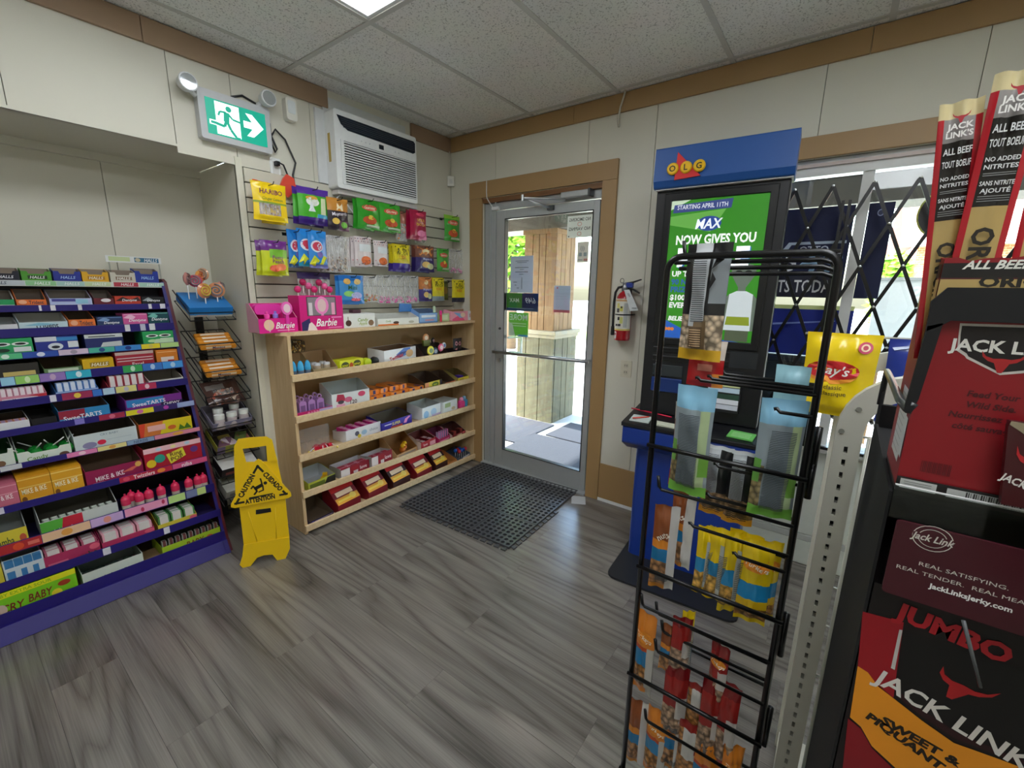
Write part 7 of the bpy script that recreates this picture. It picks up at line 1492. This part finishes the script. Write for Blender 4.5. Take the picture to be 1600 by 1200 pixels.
nut('rear brown and blue nut tube at the left of the third tier', 2.4423, -1.73, 1.0269, .056, .19, .02, BR_, [('t', 'nuts', .4, .66, .07, '#f4ecdc', {'rot': .6, 'maxw': .5})], seed=61, yaw=-.2, crimp=.05)
YZ = [(0, 1, -1, 1, '#e3c312'), (.1, .34, -1, 1, nut_window('#c79a4a')), (.34, .56, -1, 1, '#2a80ae'), (.12, .80, -.05, .75, '#b9bcb4')]
YF = [(0, 1, -1, 1, '#e6c616'), (.16, .30, -1, 1, '#d9b21a'), (.30, .52, -1, 1, '#2384b8'), (.06, .22, -1, 1, nut_window('#a8763c'))]
YT = [('r', .5, .84, .2 + .025 * k, .21 + .025 * k, '#6a6c66') for k in range(20)]
for k, (q, w, h, z, t, yw, lab) in enumerate((((2.501, -1.755, 0.9722), .036, .165, YZ, YT, .5, 'slim yellow nut bag at the far left of the yellow row'), ((2.5317, -1.755, 0.9773), .052, .175, YZ, YT, .1, 'second yellow nut bag of the yellow row, showing its back'), ((2.5592, -1.755, 0.9785), .044, .19, YZ, YT, .6, 'third yellow nut bag of the yellow row, half turned'), ((2.5764, -1.74, 0.9778), .066, .16, YF, PN, -.1, 'wide yellow and blue nut bag behind the yellow row'), ((2.6028, -1.755, 0.9744), .060, .19, YF, PN, .15, 'yellow and blue nut bag showing its front, right of the yellow row'), ((2.6218, -1.74, 0.9744), .048, .18, YF, PN, .5, 'yellow and blue nut bag at the far right of the yellow row'))):
    nut(lab, *q, w, h, .02, z, t, seed=70 + k, yaw=yw)
OZ = [(0, 1, -1, 1, '#d9822a'), (.1, .36, -1, 1, nut_window('#a8743e')), (.36, .56, -1, 1, '#2a7aaa'), (.56, .62, -1, 1, '#b8481e'), (0, .6, .5, 1, '#b9b6ae')]
RZ = [(0, 1, -1, 1, '#9a2420'), (.05, .45, -1, 1, nut_window('#a88a70')), (.3, .6, .2, 1, '#c4beb8'), (.85, 1, -1, 1, '#7a1418')]
CZ = [(0, 1, -1, 1, nut_window('#b07a44')), (.5, .9, -.6, .7, '#c9c6c0'), (.9, 1, -1, 1, '#8a2420')]
low = [((2.3896, -1.755, 0.6927), .056, .23, OZ, PN, -.2, 'orange and blue nut bag, leftmost of the fourth tier'), ((2.4515, -1.75, 0.6856), .05, .13, BR_, [], .2, 'brown nut bag tucked behind the left end of the fourth tier'), ((2.4732, -1.755, 0.7238), .045, .15, RZ, [], .4, 'red and clear nut bag left of the middle, fourth tier'), ((2.4825, -1.74, 0.7361), .03, .21, YZ, YT, .6, 'slim clear and yellow bag beside the red one, fourth tier'),
       ((2.4743, -1.755, 0.5893), .056, .21, RZ, TXT[3:8], .2, 'dark red nut bag hanging low at the left of the fourth tier'), ((2.5217, -1.74, 0.5515), .045, .14, CZ, [], .1, 'clear and brown nut bag low in the middle of the rack'), ((2.5594, -1.75, 0.6933), .042, .16, RZ, PN, -.3, 'rear tall red nut bag at the right of the fourth tier'), ((2.5569, -1.755, 0.6016), .05, .23, RZ, TXT[3:8], .3, 'front red nut bag at the right of the fourth tier'), ((2.5894, -1.755, 0.6122), .048, .23, RZ, [], -.2, 'second red nut bag at the far right of the fourth tier'),
       ((2.3914, -1.755, 0.4283), .05, .2, BR_, [], .2, 'brown and blue nut bag, leftmost of the lowest tier'), ((2.4414, -1.755, 0.4329), .056, .2, OZ, PN, -.1, 'orange and blue nut bag second from the left, lowest tier'), ((2.4776, -1.75, 0.4735), .05, .2, BR_, TXT[3:8], .3, 'brown nut bag in the middle of the lowest tier'), ((2.5181, -1.755, 0.4491), .05, .2, CZ, TXT[3:8], .0, 'white backed brown nut bag right of the middle, lowest tier'), ((2.5625, -1.755, 0.4442), .06, .2, OZ, [], .2, 'orange red nut bag at the right of the lowest tier'), ((2.6139, -1.755, 0.4559), .045, .2, OZ, PN, .5, 'slim orange nut bag at the far right of the lowest tier')]
for k, (q, w, h, z, t, yw, lab) in enumerate(low): nut(lab, *q, w, h, .018, z, t, seed=80 + k, yaw=yw)

# ------------------------------------------------------------------ white slotted shelving unit with chip bags
gd_ = thing('shelving_unit', 'white slotted steel shelving unit with wire panels behind the jerky stand', 'shelf', (3.05, -1.45, 0))
gx_ = lambda x: x - 3.05
gy_ = lambda y: y + 1.45
CRM = M('#c9c7ba', .35, var=.06, scale=9)
GW = M('#b9b9ae', .3, .3)
def arch(y0, y1):
    cx, cz, ro, ri = 2.812, 1.218, .118, .075
    o = [(gx_(2.694), 0.02)] + [(gx_(cx + ro * math.cos(a)), cz + ro * math.sin(a)) for a in [PI - PI / 2 * k / 8 for k in range(9)]] + [(gx_(3.45), cz + ro)]
    i = [(gx_(2.737), 0.02)] + [(gx_(cx + ri * math.cos(a)), cz + ri * math.sin(a)) for a in [PI - PI / 2 * k / 8 for k in range(9)]] + [(gx_(3.45), cz + ri)]
    m = MB(); n = len(o)
    for k in range(n - 1):
        if k == 0: continue
        m.prism([o[k], o[k + 1], i[k + 1], i[k]], gy_(y0), gy_(y1), CRM)
    return m
for y in (-1.665, -1.23):
    m = arch(y - .012, y + .012)
    m.build('arched_rail', gd_)
    # slotted upright: strips leave real slots
    s = MB(); a, b = gx_(2.694), gx_(2.737); sa, sb = gx_(2.7115), gx_(2.7175)
    s.box(a, sa, gy_(y - .012), gy_(y + .012), .0, 1.218, CRM).box(sb, b, gy_(y - .012), gy_(y + .012), .0, 1.218, CRM)
    z = 1.185; prev = 1.218
    while z > .05:
        s.box(sa, sb, gy_(y - .012), gy_(y + .012), z, prev, CRM); prev = z - .013; z -= .0265
    s.box(sa, sb, gy_(y - .012), gy_(y + .012), 0, prev, CRM)
    s.box(sa - .001, sb + .001, gy_(y + .004), gy_(y + .011), .02, 1.2, BLACK)
    s.build('slotted_upright', gd_)
    for zz in (1.262, 1.215): MB().lathe([(0, -.001), (.005, -.001), (.005, .001)], (gx_(2.703 + (.02 if zz > 1.25 else 0)), gy_(y - .0125), zz), M('#8a8a80', .5), 8, 'y').build('rivet', gd_)
MB().box(gx_(2.70), gx_(3.45), gy_(-1.66), gy_(-1.24), .0, .06, CRM).build('base_deck', gd_)
MB().tube([(gx_(2.752), gy_(-1.64), .06), (gx_(2.752), gy_(-1.64), 1.20)], .006, GW, 8).build('wire_post', gd_)
for k in range(14): MB().tube([(gx_(2.752), gy_(-1.64), .10 + k * .083), (gx_(3.42), gy_(-1.64), .10 + k * .083)], .0025, GW, 5).build('panel_wire', gd_)
for k in range(12): MB().tube([(gx_(2.80 + k * .052), gy_(-1.637), .08), (gx_(2.80 + k * .052), gy_(-1.637), 1.19)], .002, GW, 5).build('panel_wire', gd_)
for z in (1.145, .62):
    t = MB()
    t.tube([(gx_(2.74), gy_(-1.62), z), (gx_(2.74), gy_(-1.22), z), (gx_(3.42), gy_(-1.22), z), (gx_(3.42), gy_(-1.62), z)], .004, GW, 6, True)
    for k in range(11): t.tube([(gx_(2.78 + k * .06), gy_(-1.62), z), (gx_(2.78 + k * .06), gy_(-1.22), z)], .0022, GW, 5)
    t.tube([(gx_(2.74), gy_(-1.42), z), (gx_(3.42), gy_(-1.42), z)], .003, GW, 5); t.build('wire_shelf', gd_)
MB().tube([(gx_(2.60), gy_(-1.285), 1.372), (gx_(3.45), gy_(-1.285), 1.372)], .003, GW, 6).tube([(gx_(2.81), gy_(-1.285), 1.372), (gx_(2.81), gy_(-1.235), 1.33)], .003, GW, 6).build('clip_rail', gd_)
cbg = bag('chip_bag', 'bright yellow classic potato chip bag clipped behind the wire rack', 'bag', (2.685, -1.30, 1.378), 0, .158, .218, .035, [(0, 1, -1, 1, '#e2c410')],
    [('e', .42, .54, .36, .145, '#e8932a'), ('e', .42, .56, .36, .115, '#c01f26'), ('t', "Lay's", .44, .565, .11, '#f6f4ee', {'shear': .25, 'maxw': .6, 'rot': -.08}), ('t', 'classic', .46, .36, .05, '#5a4a12', {'maxw': .5}), ('t', 'classique', .48, .285, .05, '#5a4a12', {'maxw': .55}), ('e', .80, .85, .095, .068, '#c8506a'), ('e', .80, .85, .06, .044, '#f2d9b8'), ('e', .80, .85, .035, .026, '#b84a5a')], seed=91, crimp=.05)
bag('chip_bag', 'blue and red chip bag with white outlines beside the jerky stand', 'bag', (2.85, -1.30, 1.372), 0, .15, .21, .03, [(0, 1, -1, 1, '#22358a')], [('p', [(.05, .3), (.3, .75), (.7, .6), (.6, .2)], '#dfe4f0'), ('p', [(.09, .3), (.32, .71), (.66, .57), (.57, .23)], '#c8282e'), ('p', [(.05, .9), (.5, .97), (.5, .94), (.08, .87)], '#c9d2ea')], seed=92)
for k in range(3):
    o = bag('snack_bag', ['red brown snack bag on the low wire shelf of the white unit', 'tan snack bag on the low wire shelf of the white unit', 'amber snack bag on the low wire shelf of the white unit'][k], 'bag', (2.83 + .13 * k, -1.45, .835), 0, .12, .205, .03, [(0, 1, -1, 1, ['#6a2a1c', '#9a7a52', '#b8782a'][k])], [('e', .5, .55, .3, .15, '#d9c49a')], seed=95 + k)

# ------------------------------------------------------------------ jerky display stand, nearest the camera
js = thing('jerky_stand', 'black jerky display stand with clear trays nearest the camera', 'stand', (2.95, -2.0, 0))
jx = lambda x: x - 2.95
jy = lambda y: y + 2.0
JB = M('#050506', .75)
MB().prism([(jy(-2.10), 0), (jy(-1.79), 0), (jy(-1.79), 1.335), (jy(-1.80), 1.335), (jy(-1.81), 1.27), (jy(-2.10), 1.262)], jx(2.741), jx(2.744), JB, 'x').build('side_panel', js)
MB().box(jx(2.975), jx(2.985), jy(-2.10), jy(-1.79), 0, 1.262, JB).build('side_panel', js)
MB().box(jx(2.7445), jx(2.975), jy(-1.80), jy(-1.79), 0, 1.30, JB).build('back_panel', js)
MB().box(jx(2.7445), jx(2.975), jy(-2.09), jy(-1.801), 1.255, 1.2632, JB).build('tray_floor', js)
MB().box(jx(2.7445), jx(2.975), jy(-2.095), jy(-1.801), 0, .058, JB).build('plinth', js)
cr = [(jx(2.7445), 1.345), (jx(2.7415), 1.462), (jx(2.752), 1.483), (jx(2.955), 1.483), (jx(2.955), 1.449), (jx(2.768), 1.449), (jx(2.758), 1.448), (jx(2.7515), 1.36), (jx(2.748), 1.350)]
MB().prism([(jx(2.742), 1.44), (jx(2.741), 1.47), (jx(2.751), 1.4835), (jx(2.955), 1.4835), (jx(2.955), 1.4515), (jx(2.758), 1.4515), (jx(2.753), 1.447)], jy(-2.108), jy(-2.102), JB).build('crown_bracket', js, bevel=.001)
MB().prism([(jx(2.742), 1.445), (jx(2.753), 1.449), (jx(2.7475), 1.37), (jx(2.744), 1.353), (jx(2.738), 1.358)], jy(-2.108), jy(-2.102), JB).build('bracket_leg', js, bevel=.001)
MB().tube([(jx(2.745), jy(-2.105), 1.365), (jx(2.741), jy(-2.105), 1.357), (jx(2.738), jy(-2.06), 1.358), (jx(2.738), jy(-1.95), 1.362), (jx(2.74), jy(-1.83), 1.36), (jx(2.742), jy(-1.80), 1.345), (jx(2.742), jy(-1.797), 1.30)], .0042, M('#3a3b3d', .3), 8).build('hook', js)
MB().box(jx(2.7435), jx(2.965), jy(-2.1125), jy(-2.1105), 1.237, 1.2745, PLEXI).build('clear_lip', js)
MB().box(jx(2.7435), jx(2.965), jy(-2.1135), jy(-2.110), 1.2745, 1.2755, M('#c9cccc', .2)).build('lip_edge', js)
MB().prism([(jy(-2.11), 1.17), (jy(-2.11), 1.2745), (jy(-1.80), 1.275), (jy(-1.75), 1.262), (jy(-1.78), 1.14)], jx(2.734), jx(2.7352), clear('frosted_plastic', '#b9b9ae', .12, .25, .3)).build('clear_side', js)
hc = MB().prism(rounded(jx(2.7505), jx(2.965), 1.149, 1.237, .004), jy(-2.1165), jy(-2.113), M('#400e1a', .4, var=.12, scale=9)).build('header_card', js)
d = MB(); WJ = M('#c9c6bc', .5); Y_ = jy(-2.1168)
def ringflat(cx, cz, r0, r1, m, y):
    for t in range(24):
        a, b = t * PI / 12, (t + 1) * PI / 12
        d.flat([(cx + r0 * 1.12 * math.cos(a), cz + r0 * math.sin(a)), (cx + r0 * 1.12 * math.cos(b), cz + r0 * math.sin(b)), (cx + r1 * 1.12 * math.cos(b), cz + r1 * math.sin(b)), (cx + r1 * 1.12 * math.cos(a), cz + r1 * math.sin(a))], m, y)
cxl, czl = 2.7804, 1.2255
ringflat(jx(cxl), czl, .0135, .0142, WJ, Y_); ringflat(jx(cxl), czl, .0095, .0101, WJ, Y_)
d.flat([(jx(cxl) - .0155, czl - .0035), (jx(cxl) + .0155, czl - .0035), (jx(cxl) + .0155, czl + .0035), (jx(cxl) - .0155, czl + .0035)], M('#400e1a', .4), Y_ - .0001)
d.text('Jack Link', jx(cxl), czl, .0075, WJ, Y_ - .0003, shear=.3, maxw=.034, bold=.02)
d.text('REAL SATISFYING.', -0.1751, 1.1944, .0042, WJ, Y_ - .0002, align='l', stretch=1.35, bold=.0)
d.text('REAL TENDER.  REAL MEAT.', -0.1918, 1.1841, .0042, WJ, Y_ - .0002, align='l', stretch=1.35, bold=.0)
d.text('JackLinksJerky.com', -0.164, 1.173, .0056, M('#e4e4e0', .5), Y_ - .0002, align='l', bold=.03)
d.build('printing', hc)
MB().tube([(jx(2.815), jy(-2.125), 1.150), (jx(2.838), jy(-2.128), 1.085)], .0018, M('#55585a', .2), 8).build('acrylic_rod', js)
JR = M('#860a17', .45, var=.06, scale=10)
bx = thing('jerky_carton', 'tall red beef stick carton with a torn top on the jerky stand', 'box', (2.745, -2.098, 1.264))
bz = lambda z: z - 1.264
BW_ = .222
GOLD = '#b59a5e'
torn = [(0, bz(1.27))] + [(0.0 + BW_ * k / 24, bz(1.511) + .0015 * math.sin(k * 2.3) + .001 * math.cos(k * 5.1)) for k in range(25)] + [(BW_, bz(1.27))]
MB().prism(torn, 0, .002, JR).build('front_panel', bx)
side = MB().prism([(0.002, bz(1.27)), (.12, bz(1.27)), (.12, bz(1.52)), (.08, bz(1.523)), (.04, bz(1.516)), (.002, bz(1.511))], 0, .002, JR, 'x'); sd = side.build('side_face', bx)
MB().box(.002, BW_, .12, .122, 0, bz(1.50), JR).build('rear_panel', bx); MB().box(.0005, BW_ - .0005, .0005, .12, 0, bz(1.27), M('#1a0a0c', .5)).build('bottom_panel', bx)
MB().box(BW_ - .002, BW_, .002, .12, 0, bz(1.51), JR).build('side_face', bx)
d = MB(); Y_ = -.0004
fl_ = lambda x0, x1, z0, z1, c, y: d.flat([(x0, bz(z0)), (x1, bz(z0)), (x1, bz(z1)), (x0, bz(z1))], M(c, .45), y)
fl_(0, BW_, 1.493, 1.507, '#120d0d', Y_); fl_(0, BW_, 1.4915, 1.493, '#4a0f18', Y_); fl_(0, BW_, 1.470, 1.4915, GOLD, Y_)
d.text('ALL BEEF / TOUT BOEUF', -0.1913 + 2.95 - 2.745, bz(1.5052), .0078, M('#e4e2da', .5), Y_ - .0003, align='l', shear=.3, bold=.03)
d.text('ORIGINAL', -0.1777 + 2.95 - 2.745, bz(1.4894), .0095, M('#1c1710', .5), Y_ - .0003, align='l', bold=.04, stretch=1.3)
q = lambda px: px
LG = [(-0.1837, 1.449), (-0.141, 1.4497), (-0.1175, 1.4489), (-0.1104, 1.4108), (-0.1482, 1.4011), (-0.1734, 1.4147), (-0.1751, 1.4171), (-0.1814, 1.4217), (-0.183, 1.4396)]
d.flat([(a + .205, bz(b)) for a, b in LG], M('#c9c2bc', .5), Y_)
LG2 = [(-0.1819, 1.4466), (-0.1406, 1.4474), (-0.1186, 1.4465), (-0.1123, 1.413), (-0.1486, 1.4036), (-0.1724, 1.4168), (-0.1742, 1.4198), (-0.1799, 1.4238), (-0.1815, 1.4384)]
d.flat([(a + .205, bz(b)) for a, b in LG2], M('#140b0d', .5), Y_ - .0002)
d.text("JACK LINK'S", -0.1881 + .205, bz(1.4282), .0115, M('#e2dfd8', .5), Y_ - .0005, align='l', bold=.03)
BULL = [(-.5, .5), (-.46, .22), (-.32, .02), (-.17, -.06), (-.11, -.3), (-.05, -.52), (.05, -.52), (.11, -.3), (.17, -.06), (.32, .02), (.46, .22), (.5, .5), (.38, .24), (.2, .14), (0, .17), (-.2, .14), (-.38, .24)]
bcx, bcz = -0.1491 + .205, bz(1.4136)
d.flat([(bcx + a * .03, bcz + b * .02) for a, b in BULL], M('#a81c20', .5), Y_ - .0006)
for s, px, py in (('Feed Your', 1512, 611), ('Wild Side.', 1510, 630), ('Nourrissez votre', 1482, 645), ('côté sauvage', 1487, 664)): d.text(s, jx(0) + 2.95 - 2.745 + {1512: -0.167, 1510: -0.1658, 1482: -0.1768, 1487: -0.1724}[px] + 0.0 - (2.95 - 2.745) - jx(0) + .205, bz({611: 1.3803, 630: 1.3692, 645: 1.3577, 664: 1.3462}[py]), .0060, M('#4a0a10', .5), Y_ - .0002, align='l', shear=.15, bold=.03)
x0, z0 = -0.1881 + .205, bz(1.2904)
for k in range(18): d.flat([(x0 + .0013 * k, z0), (x0 + .0013 * k + (.0009 if k % 3 else .0006), z0), (x0 + .0013 * k + (.0009 if k % 3 else .0006), z0 + .0125), (x0 + .0013 * k, z0 + .0125)], M('#5c0a12', .5), Y_ - .0002)
d.build('printing', bx, kind='stuff')
s = MB(); YS = -.0006
def sf(y0, y1, z0, z1, c, o=0.0): s.add([(YS - o, y1, bz(z0)), (YS - o, y0, bz(z0)), (YS - o, y0, bz(z1)), (YS - o, y1, bz(z1))], [(0, 1, 2, 3)], M(c, .45))
sf(.002, .12, 1.493, 1.507, '#241a18'); sf(.002, .12, 1.462, 1.4915, GOLD); sf(.004, .05, 1.408, 1.43, '#1a1012', .0002); sf(.02, .085, 1.29, 1.37, '#c9ccca'); sf(.004, .02, 1.30, 1.345, '#c9ccca', .0001)
for k in range(9): sf(.03, .08, 1.298 + .008 * k, 1.299 + .008 * k, '#8d9290', .0003)
s.build('printing', sd, kind='stuff')
lbx = MB().box(.0, .13, -.0035, -.0015, bz(1.268), bz(1.2815), M('#15100f', .5)).build('shelf_label', bx)
d = MB(); d.flat([(.003, bz(1.2695)), (.032, bz(1.2695)), (.032, bz(1.280)), (.003, bz(1.280))], M('#b9bbb8', .6), -.0038); d.flat([(.040, bz(1.2695)), (.10, bz(1.2695)), (.10, bz(1.279)), (.040, bz(1.279))], M('#b4b6b4', .6), -.0038)
for k in range(22): d.flat([(.054 + .0018 * k, bz(1.2702)), (.0552 + .0018 * k - .0004 * (k % 3), bz(1.2702)), (.0552 + .0018 * k - .0004 * (k % 3), bz(1.2785)), (.054 + .0018 * k, bz(1.2785))], M('#26221f', .6), -.0041)
for k in range(3): d.flat([(.006, bz(1.272 + .0025 * k)), (.028, bz(1.272 + .0025 * k)), (.028, bz(1.2726 + .0025 * k)), (.006, bz(1.2726 + .0025 * k))], M('#6d706e', .6), -.0041)
d.build('printing', lbx, kind='stuff')
def stick(label, p0, p1, w, y, yaw=0.0):
    """flat pouch from bottom centre p0 to top centre p1, (x, z) pairs"""
    v = Vector((p1[0] - p0[0], p1[1] - p0[1])); h = v.length; tilt = math.atan2(v.x, v.y)
    o = bag('beef_stick', label, 'snack', (p1[0], y, p1[1]), 0, w, h, .005, [(0, 1, -1, 1, '#b01a28'), (.94, 1, -1, 1, '#cdbf92'), (.0, .55, -.68, .68, GOLD), (.55, .94, -.68, .68, '#17120f'), (.86, .93, -.66, .66, '#8f8a88')], [], nx=14, nz=34, crimp=.03, seed=int(p0[0] * 1000))
    o.rotation_euler = (0, tilt, yaw)
    q = MB(); YY = -.0072
    Z = lambda t: (t - 1) * h
    q.text('ORIGINAL', 0, Z(.30), w * .42, M('#1c1508', .5), YY, rot=-PI / 2, bold=.03, maxw=h * .40)
    q.text('BEEF SAUSAGE', 0, Z(.075), w * .10, M('#3a2c14', .5), YY, bold=.02, maxw=w * .6); q.text('STICK', 0, Z(.045), w * .10, M('#3a2c14', .5), YY, bold=.02)
    for sx, t, sz in (('ALL BEEF', .815, .19), ('TOUT BOEUF', .768, .19), ('NO ADDED', .715, .11), ('NITRITES', .690, .11), ('SANS NITRITE', .635, .11), ('AJOUTÉ', .61, .11)): q.text(sx, 0, Z(t), w * sz, M('#d4d6d6', .5), YY, bold=.02, maxw=w * .64)
    for t in (.66, .667, .59, .582, .574): q.flat([(-w * .3, Z(t)), (w * .3, Z(t)), (w * .3, Z(t) + .0006), (-w * .3, Z(t) + .0006)], M('#8a8c8c', .5), YY)
    q.text('JACK', 0, Z(.905), w * .17, M('#e8e6e2', .5), YY - .0005, bold=.03); q.text("LINK'S", 0, Z(.875), w * .17, M('#e8e6e2', .5), YY - .0005, bold=.03, maxw=w * .6)
    q.flat([(a * w * .4, Z(.935) + b * w * .3) for a, b in BULL], M('#a81c2a', .5), YY - .0004)
    q.build('printing', o, kind='stuff')
    return o
stick('shorter beef stick pouch in gold, red and black, left in the carton', (2.7565, 1.4094), (2.7359, 1.6625), .032, -2.07)
stick('taller beef stick pouch in gold, red and black, right in the carton', (2.7678, 1.412), (2.7717, 1.677), .036, -2.082)
stick('dark backed beef stick pouch at the right edge of the carton', (2.8195, 1.3852), (2.8161, 1.6589), .034, -2.04)
sp = thing('jerky_pouch', 'small dark red jerky pack leaning in the front of the stand', 'snack', (2.8387, -2.116, 1.2803), .1)
HPK = 1.3567 - 1.2757
MB().prism([(-.020, 0), (.03, 0), (.03, HPK), (-.028, HPK + .001), (-.029, HPK * .95)], -.004, .002, M('#3f0a12', .4)).build('pouch', sp, bevel=.001)
d = MB(); d.prism([(-.0285, HPK * .97), (-.02, HPK * .90), (-.012, HPK * .82), (-.018, HPK), (-.028, HPK + .001)], -.0046, -.004, M('#8f8268', .6)); d.flat([(-.008 + a * .024, HPK * .55 + b * .03) for a, b in BULL], M('#b01a22', .5), -.0046); d.text("JACK LINK'S", -.004, HPK * .26, .007, M('#d9d6d0', .5), -.0048, rot=-.35, bold=.03, maxw=.045)
d.build('printing', sp)
jb = thing('jumbo_jerky_box', 'large black, red and orange jerky box at the bottom of the stand', 'box', (2.95, -2.10, .06))
z_ = lambda z: z - .06
MB().box(jx(2.7455), jx(2.97), 0, .21, 0, z_(1.148), M('#120b0c', .4)).build('box_body', jb)
d = MB(); Y_ = -.0005
JP = lambda *pts: [(a, z_(b)) for a, b in pts]
d.flat(JP((-0.2092, 1.1062), (-0.173, 1.1105), (-0.1693, 1.0509), (-0.1664, 1.0102), (-0.1817, 1.0184), (-0.2028, 1.03)), M('#8f101c', .4), Y_)
d.flat(JP((-0.1715, 1.1011), (-0.0624, 1.1045), (-0.031, 0.9803), (-0.0771, 0.9878), (-0.1641, 1.01)), M('#0c0a0b', .4), Y_ - .0001)
d.flat(JP((-0.1752, 1.0999), (-0.1725, 1.1005), (-0.171, 1.0472), (-0.1745, 1.0477)), M('#b4b2ae', .4), Y_ - .0003)
d.flat(JP((-0.2032, 1.0326), (-0.193, 1.0297), (-0.1815, 1.0168), (-0.1651, 1.0093), (-0.1396, 0.9971), (-0.1114, 0.9868), (-0.0777, 0.9915), (-0.0424, 0.9955), (-0.0323, 0.9406), (-0.1208, 0.9142), (-0.1499, 0.9185), (-0.1748, 0.9327), (-0.1882, 0.952), (-0.1999, 0.9582)), M('#d98a1c', .4), Y_ - .0002)
d.flat(JP((-0.166, 1.0151), (-0.1405, 1.0028), (-0.1125, 0.9931), (-0.0784, 0.9953), (-0.0433, 1.0005), (-0.0441, 1.0048), (-0.0794, 1.0014), (-0.1129, 1.0017), (-0.1418, 1.0109), (-0.1648, 1.0223)), M('#2a0a10', .4), Y_ - .0004)
d.flat(JP((-0.2014, 0.9551), (-0.1879, 0.9493), (-0.1744, 0.93), (-0.1492, 0.9141), (-0.1215, 0.8844), (-0.1919, 0.8198)), M('#7d0e1a', .4), Y_ - .0001)
rt_ = -0.0625
d.text('JUMBO', -0.1824, z_(1.1243), .021, M('#a01420', .45), Y_ - .0006, align='l', bold=.045, rot=-0.1062)
d.text('JACK LINK', -0.1862, z_(1.0322), .0205, M('#cfcac4', .45), Y_ - .0008, align='l', bold=.025, maxw=.135, rot=-0.2354)
d.text('SWEET &', -0.1718, z_(0.9766), .0105, M('#1c1208', .5), Y_ - .0006, align='l', bold=.05, rot=-0.1732, stretch=1.2)
d.text('PIQUANT', -0.1846, z_(0.9731), .0105, M('#1c1208', .5), Y_ - .0006, align='l', bold=.05, rot=-0.3166, stretch=1.2)
bc = (-0.1179, z_(1.0561))
d.flat([(bc[0] + a * .045 + b * .012, bc[1] + b * .032 - a * .006) for a, b in BULL], M('#a8181e', .45), Y_ - .0006)
d.build('printing', jb)
